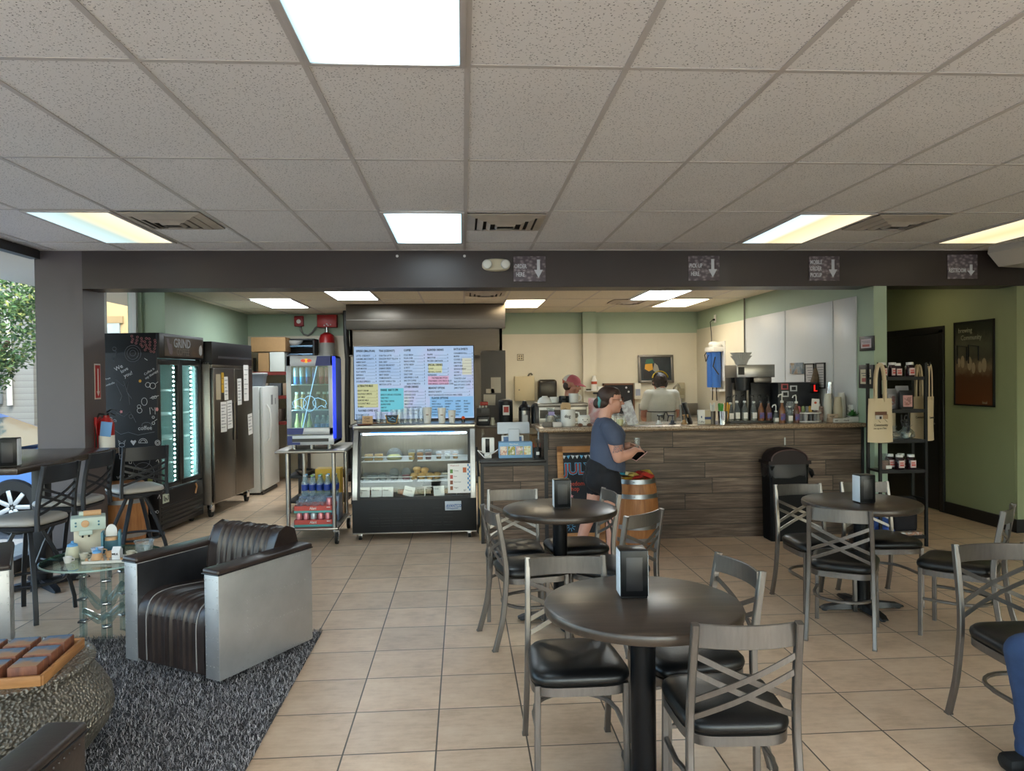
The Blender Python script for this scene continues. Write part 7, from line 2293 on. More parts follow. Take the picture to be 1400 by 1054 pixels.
MB().b2((0.235, -0.1705, 0.50), (0.25, -0.167, 0.57)).b2((0.235, -0.1705, 0.50), (0.275, -0.167, 0.51)).obj('red_digits', glow('red_digit', '#ff2418', 0.9), t)
tag(MB().b2((3.90, 7.90, 1.38), (3.94, 8.05, 1.45), 0.01).tube([(3.92, 7.97, 1.45), (3.925, 7.95, 1.55), (3.93, 7.97, 1.66)], 0.03, 10, scales=[2.0, 1.4, 0.4]).obj('paper_bag', M('brown_bag', '#6d5a46', 0.8, var=0.2, vs=30)), 'crumpled brown bag hanging by the bean-print photo board', 'bag')

# water filter on the right wall
t = T('water_filter', 'two blue water filter cartridges with white heads on the right wall', 'water filter', (3.955, 11.05, 1.40))
for k, dy in enumerate((-0.09, 0.09)):
    MB().lathe([(0.0, 0), (0.062, 0.0), (0.066, 0.02), (0.066, 0.50), (0.07, 0.51), (0.07, 0.54), (0, 0.54)], 22, (-0.10 - 0.02 * k, dy, 0)).obj('cartridge', BLUEP, t)
MB().b2((-0.19, -0.20, 0.54), (-0.01, 0.20, 0.62), 0.02).ball((-0.10, -0.12, 0.64), (0.07, 0.07, 0.05)).ball((-0.10, 0.04, 0.66), (0.08, 0.07, 0.05)).obj('head', WHITE, t)
MB().b2((-0.02, -0.22, 0.10), (-0.001, 0.20, 0.70)).b2((-0.10, -0.22, -0.06), (-0.001, 0.20, -0.03)).obj('bracket', WHITE, t)
MB().tube([(-0.16, 0.1, 0.58), (-0.20, 0.15, 0.5), (-0.20, 0.10, 0.40), (-0.17, 0.05, 0.50)], 0.008, 8).tube([(-0.12, -0.12, 0.5), (-0.19, -0.2, 0.32), (-0.16, -0.35, 0.20)], 0.010, 8).tube([(-0.1, -0.08, 0), (-0.1, -0.1, -0.2)], 0.008, 8).tube([(-0.1, 0.08, 0), (-0.1, 0.1, -0.2)], 0.008, 8).obj('hose', BLACK, t)
t = T('wall_outlet', 'white wall outlet with a black plug high on the right kitchen wall', 'outlet', (3.955, 11.28, 2.47))
MB().b2((-0.008, -0.04, -0.06), (0, 0.04, 0.06), 0.002).obj('plate', WHITE, t)
MB().b2((-0.04, -0.02, -0.03), (-0.008, 0.02, 0.0), 0.004).tube([(-0.04, 0.0, -0.015), (-0.07, 0.03, -0.05), (-0.05, 0.05, -0.2), (-0.05, 0.02, -0.42)], 0.006, 6).obj('plug', BLACK, t)
tag(MB().tube([(3.945, 10.06, 2.66), (3.945, 10.06, 1.8)], 0.012, 8).obj('wall_cable', M('grey_cable', '#5a584f', 0.5)), 'thin dark cable running down the wall at the panel seam', 'cable')

# frames and photo board on the white wall panels
for y0, y1, z0, z1, lb, n in ((8.03, 8.25, 1.43, 1.712, 'black framed certificate on the white panels, left of a pair', 7), (7.78, 7.99, 1.43, 1.715, 'black framed certificate on the white panels, right of a pair', 8)):
    t = T('framed_certificate', lb, 'picture', (3.954, (y0 + y1) / 2, (z0 + z1) / 2), 0, 'framed certificates')
    w, h = (y1 - y0) / 2, (z1 - z0) / 2
    m = MB()
    m.b2((-0.016, -w, -h), (0, w, -h + 0.014)).b2((-0.016, -w, h - 0.014), (0, w, h)).b2((-0.016, -w, -h), (0, -w + 0.014, h)).b2((-0.016, w - 0.014, -h), (0, w, h))
    m.obj('frame', BLACKW, t)
    MB().b2((-0.008, -w + 0.012, -h + 0.012), (-0.002, w - 0.012, h - 0.012)).obj('sheet', M('certificate_paper', '#c3bdb9', 0.7), t)
    m = MB()
    for k in range(n):
        z = h - 0.05 - 0.028 * k
        m.b2((-0.0095, -w * 0.65, z - 0.004), (-0.0075, w * (0.65 - 0.2 * (k % 3)), z + 0.003))
    m.obj('print', M('grey_print', '#6b6b70'), t)
t = T('photo_board', 'square collage of coffee photos on the white wall panels', 'picture', (3.954, 8.47, 1.66))
MB().b2((-0.012, -0.17, -0.065), (0, 0.17, 0.065)).obj('canvas', photo_mat('collage_print', [(0.35, '#5a6a78'), (0.5, '#8d98a0'), (0.6, '#a08a72'), (0.75, '#6a5038')], 14), t)
for yc, zc, w, h, c, lb in ((6.965, 1.885, 0.125, 0.072, '#c9bfc6', 'small black framed print on the green wall end, upper one'), (6.975, 1.56, 0.13, 0.115, '#c6bda2', 'black framed poster on the green wall end behind the tote bag')):
    t = T('framed_print', lb, 'picture', (3.969, yc, zc))
    MB().b2((-0.018, -w, -h), (0, w, h), 0.003).obj('frame', BLACKW, t)
    MB().b2((-0.020, -w * 0.72, -h * 0.62), (-0.017, w * 0.72, h * 0.62)).obj('sheet', M('print_' + c, c, 0.7), t)
    MB().b2((-0.0215, -w * 0.5, -h * 0.45), (-0.0195, w * 0.5, -h * 0.12)).obj('red_block', M('print_red', '#a8625c', 0.7), t)
    MB().b2((-0.0215, -w * 0.6, h * 0.05), (-0.0195, w * 0.4, h * 0.12)).b2((-0.0215, -w * 0.6, h * 0.25), (-0.0195, w * 0.6, h * 0.32)).obj('print', M('grey_print', '#6b6b70'), t)

# ------------------------------------------------------------------ back wall of the kitchen
BY = YB - 0.001
t = T('wall_cabinet', 'beige metal wall box on the back wall above the urns', 'cabinet', (1.018, BY, 1.40))
MB().b2((-0.165, -0.10, -0.205), (0.165, 0, 0.205), 0.005).obj('box', M('beige_metal', '#c4b694', 0.45), t)
MB().b2((-0.155, -0.106, -0.195), (0.155, -0.099, 0.195), 0.003).obj('door', M('beige_metal', '#c4b694'), t)
MB().cyl((-0.09, -0.107, -0.02), 0.012, 0.008, 12, axis='y').obj('lock', STEELD, t)
MB().tube([(0.06, -0.08, 0.205), (0.08, -0.08, 0.24), (0.11, -0.08, 0.25), (0.135, -0.08, 0.225)], 0.014, 8).obj('cable_coil', M('grey_cable', '#5a584f'), t)
t = T('towel_dispenser', 'dark paper towel dispenser on the back wall', 'dispenser', (1.39, BY, 1.367))
MB().b2((-0.155, -0.22, -0.18), (0.155, 0, 0.18), 0.05, seg=4).obj('cover', M('smoky_plastic', '#2a2622', 0.25), t)
MB().b2((-0.12, -0.2, -0.195), (0.12, -0.02, -0.17)).obj('slot', BLACK, t)
t = T('red_sign', 'small red rectangular sign above the capped worker', 'sign', (1.768, BY, 1.515))
MB().b2((-0.105, -0.008, -0.038), (0.105, 0, 0.038)).obj('plate', M('brick_red_sign', '#8d3f2a', 0.6), t)
t = T('wall_switch', 'square four-gang switch plate on the cream back wall', 'switch', (0.962, BY, 1.92))
MB().b2((-0.055, -0.008, -0.055), (0.055, 0, 0.055), 0.003).obj('plate', M('dim_plate', '#6b645a', 0.5), t)
MB().b2((-0.046, -0.011, -0.046), (0.046, -0.006, 0.046)).obj('face', M('cream_plate', '#c2b79a', 0.5), t)
for sx in (-0.02, 0.02):
    for sz in (-0.02, 0.02):
        MB().b2((sx - 0.012, -0.0125, sz - 0.012), (sx + 0.012, -0.010, sz + 0.012)).obj('switch', M('dim_plate', '#6b645a'), t)
t = T('wall_shelf', 'small white shelf on the pillar with a spray bottle', 'shelf', (2.17, YB - 0.121, 1.36))
MB().b2((-0.155, -0.16, -0.015), (0.155, 0, 0.0)).b2((0.13, -0.12, -0.10), (0.15, 0, -0.015)).b2((0.05, -0.1, -0.005), (0.155, 0, 0.06), 0.01).obj('board', WHITE, t)
t = T('cleaner_bottle', 'white bottle with a red band on the pillar shelf', 'bottle', (2.16, YB - 0.20, 1.361))
MB().lathe([(0, 0), (0.045, 0), (0.048, 0.01), (0.048, 0.16), (0.03, 0.20), (0.028, 0.24), (0, 0.24)], 20).obj('bottle', WHITE, t)
MB().lathe([(0.0485, 0.10), (0.0495, 0.10), (0.0495, 0.145), (0.0485, 0.145)], 20, cap=False).obj('label_band', M('band_red', '#a8442e', 0.5), t)
tag(MB().b2((2.03, YB - 0.26, 1.361), (2.10, YB - 0.16, 1.385), 0.006).obj('sponge', M('dark_sponge', '#3a3f36', 0.9)), 'dark sponge on the pillar shelf beside the white bottle', 'sponge')
t = T('chalk_menu', 'wood-framed blackboard on the back wall behind the woman', 'blackboard', (2.607, BY, 1.225))
fm_ = M('dark_brown_frame', '#6b4c38', 0.5)
MB().b2((-0.27, -0.03, 0.215), (0.27, 0, 0.245)).b2((-0.27, -0.03, -0.30), (-0.24, 0, 0.245)).b2((0.24, -0.03, -0.30), (0.27, 0, 0.245)).b2((-0.27, -0.03, -0.30), (0.27, 0, -0.27)).obj('frame', fm_, t)
MB().b2((-0.25, -0.015, -0.28), (0.25, -0.005, 0.23)).obj('slate', CHALKB, t)
m = MB()
for u, v in ((0.13, 0.17), (0.17, 0.10), (0.19, -0.17), (0.11, -0.18)):
    m.lathe([(0.018, -0.016), (0.0, -0.017)], 8, (u, 0, v), None, 'y')
m.tube([(0.06, -0.017, -0.21), (0.10, -0.017, -0.17), (0.13, -0.017, -0.21), (0.17, -0.017, -0.18), (0.20, -0.017, -0.22)], 0.008, 6)
m.obj('chalk_marks', CHALKW, t)
for k, (x, lb) in enumerate(((2.912, 'white soap dispenser left of the worker in white'), (3.66, 'beige soap dispenser right of the worker in white'))):
    t = T('soap_dispenser', lb, 'soap dispenser', (x, BY, 1.34))
    MB().b2((-0.055, -0.11, -0.14), (0.055, 0, 0.13), 0.015).obj('body', M('soap_white_%d' % k, ['#cfccc0', '#a8a088'][k], 0.4), t)
    MB().b2((-0.04, -0.113, -0.08), (0.04, -0.109, 0.03)).obj('label_sheet', M('soap_label_%d' % k, ['#8f96a8', '#8a8268'][k], 0.5), t)
t = T('framed_picture', 'silver-framed picture tilted off the back wall above the worker in white', 'picture', (3.241, BY, 1.70))
t.rotation_euler = (-0.10, 0, 0)
MB().b2((-0.30, -0.05, 0.195), (0.30, -0.01, 0.235), 0.004).b2((-0.30, -0.05, -0.235), (0.30, -0.01, -0.195), 0.004).b2((-0.30, -0.05, -0.235), (-0.258, -0.01, 0.235), 0.004).b2((0.258, -0.05, -0.235), (0.30, -0.01, 0.235), 0.004).obj('frame', M('pewter_frame', '#6f6b66', 0.4, 0.6), t)
MB().b2((-0.26, -0.03, -0.20), (0.26, -0.02, 0.20)).obj('print', M('navy_picture', '#16222b', 0.4, var=0.4, vs=8), t)
m = MB()
m.prism([(-0.16, 0.16), (-0.05, 0.17), (-0.03, 0.10), (-0.10, 0.08), (-0.18, 0.09)], -0.033, -0.029, 'xz', M('picture_green', '#1f5a48', 0.5))
m.prism([(-0.18, 0.08), (-0.06, 0.09), (-0.05, -0.01), (-0.12, -0.04), (-0.19, 0.0)], -0.034, -0.029, 'xz', M('picture_yellow', '#c9962a', 0.5))
m.prism([(-0.02, 0.10), (0.03, 0.06), (0.06, -0.04), (0.02, -0.09), (-0.05, -0.02)], -0.033, -0.029, 'xz', M('picture_grey', '#8d8d85', 0.5))
m.prism([(-0.22, -0.02), (-0.10, -0.05), (-0.04, -0.17), (-0.22, -0.17)], -0.032, -0.029, 'xz', M('picture_black', '#0e0f14', 0.5))
m.obj('picture_shapes', None, t)
t = T('steel_sink', 'stainless steel sink unit on the back wall', 'sink', (3.15, 11.75, 0))
MB().b2((-0.2, -0.30, 0.80), (0.80, 0.44, 0.92), 0.008).obj('basin', STEELH, t)
MB().b2((-0.2, 0.40, 0.92), (0.80, 0.44, 1.12), 0.004).obj('splash_back', STEELH, t)
for sx in (-0.15, 0.75):
    for sy in (-0.25, 0.38):
        MB().cyl((sx, sy, 0), 0.022, 0.80, 12).obj('leg', STEEL, t)
MB().tube([(0.50, 0.38, 0.95), (0.50, 0.38, 1.35), (0.42, 0.25, 1.45), (0.30, 0.1, 1.38), (0.28, 0.08, 1.22)], 0.014, 10).obj('faucet', CHROME, t)
t = T('prep_table', 'steel prep table along the back wall behind the capped worker', 'table', (1.45, 11.7, 0))
MB().b2((-0.85, -0.35, 0.87), (0.75, 0.45, 0.91), 0.006).obj('table_top', STEELH, t)
MB().b2((-0.82, -0.3, 0.25), (0.72, 0.42, 0.27)).obj('shelf', STEELD, t)
for sx in (-0.8, 0.7):
    for sy in (-0.3, 0.4):
        MB().cyl((sx, sy, 0), 0.02, 0.87, 12).obj('leg', STEEL, t)
# ------------------------------------------------------------------ chalkboard sign leaning on the counter
t = T('chalkboard_sign', 'pine-framed chalkboard sign leaning on the counter behind the woman', 'chalkboard', (1.105, 6.80, 0.0))
t.rotation_euler = (-0.20, 0, 0)
W, Hs = 0.215, 0.945
for nm, lo, hi in (('frame', (-W, -0.015, Hs - 0.06), (W, 0.015, Hs)), ('frame', (-W, -0.015, 0.06), (W, 0.015, 0.13)), ('frame', (-W, -0.015, 0.0), (-W + 0.055, 0.015, Hs)), ('frame', (W - 0.055, -0.015, 0.0), (W, 0.015, Hs))):
    MB().b2(lo, hi, 0.003).obj(nm, PINE, t)
MB().b2((-W + 0.05, -0.006, 0.12), (W - 0.05, 0.006, Hs - 0.05)).obj('slate', CHALKB, t)
m = MB()
for k in range(8):
    x = -0.15 + 0.042 * k
    m.prism([(x - 0.018, Hs - 0.085 - 0.006 * (k % 2)), (x + 0.018, Hs - 0.085 - 0.006 * ((k + 1) % 2)), (x, Hs - 0.122)], -0.0085, -0.006, 'xz', [CHALKW, CHALKC, CHALKW][k % 3])
m.obj('bunting', None, t, smooth=None)
text('chalk_lettering', 'JULY', 0.145, (-0.152, -0.0075, Hs - 0.265), CHALKC, t, xs=0.95, bold=0.008)
text('chalk_lettering', 'JULY', 0.145, (-0.152, -0.0085, Hs - 0.265), CHALKB, t, xs=0.95, bold=0.003)
text('chalk_lettering', 'JULY', 0.145, (-0.152, -0.0095, Hs - 0.265), CHALKR, t, xs=0.95, bold=-0.002)
text('chalk_lettering', 'Freedom', 0.062, (-0.155, -0.0075, Hs - 0.375), CHALKR, t, xs=0.85)
text('chalk_lettering', 'hop', 0.062, (-0.095, -0.0075, Hs - 0.425), CHALKR, t, xs=0.85)
text('chalk_lettering', 'Summer', 0.066, (-0.16, -0.0075, Hs - 0.54), CHALKW, t, xs=0.85, bold=0.0005)
text('chalk_lettering', 'Peach Tea', 0.062, (-0.15, -0.0075, Hs - 0.61), CHALKW, t, xs=0.8, bold=0.0005)
for x, z, mt in ((-0.125, Hs - 0.452, CHALKW), (-0.09, Hs - 0.474, CHALKP), (-0.125, Hs - 0.492, CHALKC)):
    MB().prism([(x + (0.02 if k % 2 else 0.009) * math.sin(2 * PI * k / 10), z - (0.02 if k % 2 else 0.009) * math.cos(2 * PI * k / 10)) for k in range(10)], -0.0085, -0.006, 'xz').obj('chalk_star', mt, t, smooth=None)
m = MB()
for x, z in ((-0.11, 0.19), (0.04, 0.20)):
    for k in range(9):
        a = 2 * PI * k / 9
        m.tube([(x + 0.015 * math.cos(a), -0.0075, z + 0.015 * math.sin(a)), (x + 0.045 * math.cos(a), -0.0075, z + 0.045 * math.sin(a))], 0.003, 5)
m.obj('chalk_firework', CHALKC, t)

# ------------------------------------------------------------------ trash bin
t = T('trash_bin', 'tall black trash bin with brown domed lid against the counter', 'trash bin', (3.095, 6.915, 0))
m = MB()
rings = []
for s, z in ((0.93, 0.0), (0.95, 0.02), (1.0, 0.70), (1.02, 0.72)):
    rings.append([(x * s, y * s, z) for x, y in [(-0.19, -0.10), (-0.17, -0.115), (0.17, -0.115), (0.19, -0.10), (0.19, 0.085), (0.17, 0.10), (-0.17, 0.10), (-0.19, 0.085)]])
m.loft(rings)
m.obj('body', M('bin_black_plastic', '#0a0b0e', 0.55, **{'Specular IOR Level': 0.2}), t)
bag = MB()
rg = random.Random(4)
rings = []
for z, s in ((0.62, 1.03), (0.66, 1.06), (0.70, 1.05), (0.735, 1.07)):
    ring = []
    for k in range(48):
        a = 2 * PI * k / 48
        c, d = math.cos(a), math.sin(a)
        ring.append((0.195 * s * math.copysign(abs(c) ** 0.35, c) + rg.uniform(-.004, .004), -0.006 + 0.11 * s * math.copysign(abs(d) ** 0.35, d) + rg.uniform(-.004, .004), z + (rg.uniform(-.02, .01) if z < 0.65 else 0)))
    rings.append(ring)
bag.loft(rings, cap=False)
bag.tube([(0.19, -0.05, 0.70), (0.235, -0.06, 0.66), (0.255, -0.05, 0.62), (0.24, -0.07, 0.60)], 0.02, 8, scales=[0.6, 1.2, 1.0, 0.4])
bag.obj('bin_liner', M('black_bin_liner', '#0c0c10', 0.3), t, smooth=20)
m = MB()
prof = []
n = 16
for x0 in (-0.215, 0.215):
    pass
rings = []
for y, s in ((-0.125, 0.86), (-0.11, 0.97), (0.0, 1.0), (0.09, 0.97), (0.105, 0.86)):
    ring = [(-0.21, y, 0.735), (-0.21, y, 0.765)]
    for k in range(n + 1):
        a = PI - PI * k / n
        ring.append((0.185 * math.cos(a), y * 0.92, 0.765 + 0.125 * s * math.sin(a) ** 0.8))
    ring += [(0.21, y, 0.765), (0.21, y, 0.735)]
    rings.append(ring)
m.loft(rings)
m.obj('lid', M('brown_bin_lid', '#241a1b', 0.55, **{'Specular IOR Level': 0.25}), t)
m = MB()
m.tube([(0.178 * math.cos(PI * k / 20), -0.122, 0.768 + 0.105 * math.sin(PI * k / 20) ** 0.8) for k in range(21)], 0.006, 6)
m.obj('lid_ridge', M('brown_ridge', '#54403f', 0.4), t)

# ------------------------------------------------------------------ black shelf rack with merchandise
RX0, RX1, RY0, RY1 = 3.79, 4.225, 6.46, 6.66
rk = T('shelf_rack', 'black metal shelf rack with jars, coffee bags and tote bags', 'shelf rack', ((RX0 + RX1) / 2, (RY0 + RY1) / 2, 0))
hw_, hd_ = (RX1 - RX0) / 2, (RY1 - RY0) / 2
RM = M('rack_black_metal', '#131317', 0.45, 0.3)
for sx in (-1, 1):
    for sy in (-1, 1):
        MB().b2((sx * hw_ - 0.012, sy * hd_ - 0.012, 0), (sx * hw_ + 0.012, sy * hd_ + 0.012, 1.685)).obj('post', RM, rk)
RS = (0.10, 0.704, 0.98, 1.256, 1.555)
for z in RS:
    m = MB().b2((-hw_, -hd_, z - 0.02), (hw_, hd_, z))
    m.b2((-hw_, -hd_ - 0.006, z - 0.028), (hw_, -hd_ + 0.006, z + 0.004))
    m.obj('shelf', RM, rk)
for z in (0.42,):
    MB().b2((-hw_, -hd_ - 0.005, z), (-hw_ + 0.01, hd_, z + 0.02)).b2((hw_ - 0.01, -hd_ - 0.005, z), (hw_, hd_, z + 0.02)).obj('side_brace', RM, rk)
for s in (-1, 1):
    MB().tube([(s * hw_, -hd_, 1.66), (s * (hw_ + 0.03), -hd_ - 0.02, 1.66), (s * (hw_ + 0.03), -hd_ - 0.02, 1.69)], 0.006, 8).obj('hook', RM, rk)


def jam_jar(x, y, z, label, group, s=1.0):
    b = T('jam_jar', label, 'jar', (x, y, z), 0, group)
    MB().lathe([(0, 0), (0.036 * s, 0), (0.039 * s, 0.008), (0.039 * s, 0.085 * s), (0.028 * s, 0.108 * s), (0, 0.108 * s)], 20).obj('jar', M('dark_jam', '#241018', 0.12), b)
    MB().lathe([(0.030 * s, 0.106 * s), (0.030 * s, 0.128 * s), (0, 0.129 * s)], 20).obj('lid', WHITE, b)
    MB().b2((-0.024 * s, -0.041 * s, 0.015), (0.024 * s, -0.030 * s, 0.078 * s), 0.001).obj('label_sheet', M('pale_pink_label', '#c9b1b0', 0.6), b)
    MB().b2((-0.018 * s, -0.0418 * s, 0.03 * s), (0.018 * s, -0.040 * s, 0.045 * s)).b2((-0.018 * s, -0.0418 * s, 0.052 * s), (0.014 * s, -0.040 * s, 0.062 * s)).obj('print', M('label_red', '#b5443c'), b)


for k, (x, y, lb) in enumerate(((3.86, 6.54, 'dark jam jar on the top rack shelf, leftmost of the row'), (3.97, 6.56, 'dark jam jar on the top rack shelf, second from the left'), (4.005, 6.54, 'dark jam jar on the top rack shelf, overlapped by its left neighbour'), (4.125, 6.54, 'dark jam jar on the top rack shelf, rightmost of the row'))):
    jam_jar(x, y, RS[4] + 0.001, lb, 'jam jars on the top rack shelf', 1.05 if k != 2 else 0.98)
for k, (x, y, lb) in enumerate(((3.965, 6.60, 'dark jam jar on the lower rack shelf, rear left'), (4.015, 6.53, 'dark jam jar on the lower rack shelf, front left'), (4.085, 6.62, 'dark jam jar on the lower rack shelf, rear right'), (4.125, 6.53, 'dark jam jar on the lower rack shelf, front right'))):
    jam_jar(x, y, RS[1] + 0.001, lb, 'jam jars on the lower rack shelf', 1.05)


def coffee_bag(x, y, z, w, h, mat, lab, label, rz=0.0):
    b = T('coffee_bag', label, 'coffee bag', (x, y, z), rz, 'coffee bags on the rack')
    d = 0.055
    rings = []
    for q, ww, dd in ((0, 0.94, 0.9), (0.1, 1.0, 1.0), (0.65, 1.0, 0.8), (0.88, 0.98, 0.25), (1.0, 0.96, 0.08)):
        rings.append([(sx * w / 2 * ww, sy * d / 2 * dd, q * h) for sx, sy in ((-1, -0.6), (-0.85, -1), (0.85, -1), (1, -0.6), (1, 0.6), (0.85, 1), (-0.85, 1), (-1, 0.6))])
    MB().loft(rings).obj('pouch', mat, b)
    if lab:
        l = MB().b2((-w * 0.33, -d / 2 - 0.003, h * 0.14), (w * 0.33, -d / 2 + 0.006, h * 0.74), 0.001).obj('label_sheet', M('bag_label_' + lab, lab, 0.6), b)
        MB().b2((-w * 0.25, -d / 2 - 0.004, h * 0.22), (w * 0.25, -d / 2 - 0.002, h * 0.64)).obj('label_print', photo_mat('bag_print_' + lab, [(0.4, lab), (0.55, '#7d5a58'), (0.7, '#a8625c')], 40), l)


FOILG = M('grey_pouch_foil', '#8f8e92', 0.4, 0.3)
FOILB = M('black_pouch_foil', '#18181c', 0.4, 0.2)
coffee_bag(3.87, 6.55, RS[3] + 0.001, 0.075, 0.14, FOILB, '#a8706c', 'small black coffee bag with red label at the left of the rack')
coffee_bag(3.985, 6.62, RS[3] + 0.001, 0.12, 0.19, FOILG, '#9a979a', 'grey coffee pouch in the middle of the rack shelf')
coffee_bag(4.11, 6.64, RS[3] + 0.001, 0.13, 0.215, FOILG, '#a09c9c', 'taller grey coffee pouch at the right of the rack shelf')
coffee_bag(4.075, 6.52, RS[3] + 0.001, 0.13, 0.175, FOILB, '#c08f8b', 'black coffee bag with large red label, front right of the rack shelf')
for k, (x, y, c, lb) in enumerate(((3.955, 6.53, '#8a7a64', 'crinkled clear bag of cookies, left one on the middle rack shelf'), (4.08, 6.55, '#8d9a96', 'crinkled clear bag with pale candies, right one on the middle rack shelf'), (4.15, 6.62, '#a08d6a', 'crinkled clear bag behind the pale candies on the middle rack shelf'))):
    b = T('treat_bag', lb, 'treat bag', (x, y, RS[2] + 0.001), 0.4 * k, 'clear treat bags on the rack')
    rg = random.Random(30 + k)
    rings = []
    for z, r_ in ((0.0, 0.045), (0.02, 0.062), (0.06, 0.06), (0.085, 0.03), (0.10, 0.02), (0.125, 0.045)):
        rings.append([((r_ + rg.uniform(-.008, .008)) * math.cos(2 * PI * i / 18), (r_ + rg.uniform(-.008, .008)) * math.sin(2 * PI * i / 18), z) for i in range(18)])
    MB().loft(rings, cap=False).obj('film', DOME, b, smooth=20)
    for q in range(3):
        MB().ball((rg.uniform(-.025, .025), rg.uniform(-.025, .025), 0.022 + 0.018 * q), (0.03, 0.028, 0.014), 10).obj('treat', M('treat_%d' % k, c, 0.7, var=0.25, vs=40), b)
b = T('granola_bag', 'clear bag of granola with a white sticker on the lower rack shelf', 'snack bag', (3.875, 6.54, RS[1] + 0.001))
MB().lathe([(0, 0.002), (0.042, 0.002), (0.048, 0.03), (0.045, 0.08), (0, 0.085)], 14).obj('granola', M('granola', '#7a5140', 0.85, var=0.4, vs=90), b)
MB().lathe([(0.046, 0), (0.052, 0.03), (0.048, 0.09), (0.02, 0.115), (0.04, 0.145)], 14, cap=False).obj('film', DOME, b, smooth=20)
MB().b2((-0.012, -0.056, 0.012), (0.04, -0.050, 0.04)).obj('sticker', PAPER, b)
b = T('word_ornament', 'black cut-out letter ornament hanging in the middle of the rack', 'ornament', (4.05, 6.50, 1.125))
text('lettering', 'LO\nVE', 0.075, (-0.04, 0, 0.03), INK, b, ext=0.003, line=0.75, xs=0.8, bold=0.003)
MB().tube([(0, 0, 0.09), (0, 0, 0.128)], 0.002, 6).tube([(0.04, 0.01, -0.10), (0.04, 0.01, 0.128)], 0.008, 8).obj('cord', INK, b)
CANV = M('natural_canvas', '#cbb99b', 0.85, bump=0.25, bs=300)
b = T('hanging_cloth', 'folded natural canvas bag hanging at the back of the middle rack shelf', 'tote bag', (3.96, 6.63, 1.05))
MB().box((0, 0, 0.09), (0.16, 0.02, 0.19), 0.008).obj('bag_body', CANV, b)


def tote(x, y, ztop, w, h, label, rz, strap_z, printed):
    b = T('tote_bag', label, 'tote bag', (x, y, ztop - h), rz, 'canvas tote bags on the rack')
    m = MB()
    nu, nv = 14, 12
    for sgn in (-1, 1):
        m.grid(lambda u, v: ((u - 0.5) * w * (1 - 0.05 * v) + 0.012 * (1 - v) * (u - 0.5), sgn * (0.004 + 0.013 * math.sin(PI * u) ** 0.6 * (1 - 0.7 * v)) + 0.004 * math.sin(7 * u + 3 * v), v * h - 0.006 * math.sin(PI * u) * (1 - v)), nu, nv)
    bmesh.ops.remove_doubles(m.bm, verts=m.bm.verts, dist=0.0015)
    m.obj('bag_body', CANV, b)
    for sgn in (-1, 1):
        top = strap_z - (ztop - h)
        pts = []
        for k in range(17):
            a = PI * k / 16
            pts.append((-w * 0.20 * math.cos(a), sgn * 0.012, h - 0.03 + (top - h + 0.03) * math.sin(a) ** 0.55))
        MB().bar(pts, 0.024, 0.003, up=(0, 1, 0)).obj('strap', CANV, b)
    if printed:
        m = MB()
        yy = -0.024
        m.b2((-0.06, yy, h * 0.62), (0.05, yy + 0.002, h * 0.70), mat=M('print_brown', '#6b4a3a', 0.8))
        m.b2((-0.055, yy, h * 0.53), (0.012, yy + 0.002, h * 0.62), mat=M('print_white', '#b9b4b0', 0.8))
        m.b2((0.012, yy, h * 0.53), (0.06, yy + 0.002, h * 0.64), mat=M('print_tan', '#a58668', 0.8))
        m.b2((-0.02, yy - 0.001, h * 0.53), (0.0, yy + 0.001, h * 0.59), mat=INK)
        m.tube([(-0.03, yy + 0.001, h * 0.50), (-0.01, yy + 0.001, h * 0.45)], 0.0015, 5, INK).tube([(0.03, yy + 0.001, h * 0.52), (0.055, yy + 0.001, h * 0.46)], 0.0015, 5, INK)
        m.obj('house_print', None, b)
        text('lettering', 'Community', 0.030, (-0.07, yy, h * 0.37), INK, b, xs=0.9)
        text('lettering', 'one cup at a Time', 0.022, (-0.075, yy, h * 0.30), INK, b, xs=0.75)
    else:
        text('lettering', 'Community', 0.030, (-0.07, -0.024, h * 0.5), INK, b, xs=0.9)
    return b


tote(3.76, 6.405, 1.365, 0.225, 0.395, 'natural canvas tote with a house print hanging at the left front of the rack', 0.0, 1.675, True)
tote(4.30, 6.52, 1.37, 0.20, 0.40, 'natural canvas tote hanging on the right side of the rack, seen at an angle', R(38), 1.66, False)
tote(4.285, 6.66, 1.37, 0.21, 0.41, 'rear canvas tote hanging on the right side of the rack behind another', R(20), 1.66, False)
# bottom shelf
b = T('folded_cap', 'blue cap on the bottom rack shelf', 'cap', (3.87, 6.52, 0.101))
MB().lathe([(0.085, 0), (0.085, 0.04), (0.06, 0.08), (0, 0.095)], 20).prism([(0.09 * math.cos(a), -0.06 + 0.07 * math.sin(a)) for a in [PI + PI * k / 10 for k in range(11)]], 0.0, 0.006, 'xy').obj('cap_body', M('blue_cap_cloth', '#27458f', 0.8), b)
b = T('newspaper', 'folded newspaper with colour pictures on the bottom rack shelf', 'newspaper', (4.06, 6.495, 0.101), 0.05)
MB().b2((-0.13, -0.035, 0), (0.13, 0.04, 0.03), 0.004).obj('pages', photo_mat('newsprint', [(0.38, '#b9b5ae'), (0.5, '#8d7a70'), (0.6, '#b07a5c'), (0.7, '#c9c4bd')], 18), b)
b = T('dark_bag', 'dark bag with a red patch on the bottom rack shelf', 'bag', (4.10, 6.61, 0.101))
MB().b2((-0.12, -0.06, 0), (0.12, 0.06, 0.34), 0.05, seg=4).obj('bag_body', M('dark_fabric', '#1d1a1e', 0.9), b)
MB().b2((0.0, -0.064, 0.2), (0.08, -0.058, 0.28), 0.01).obj('patch', M('patch_red', '#8a2a2e', 0.8), b)
b = T('blue_bag', 'blue bag on the bottom rack shelf behind the cap', 'bag', (3.865, 6.61, 0.101))
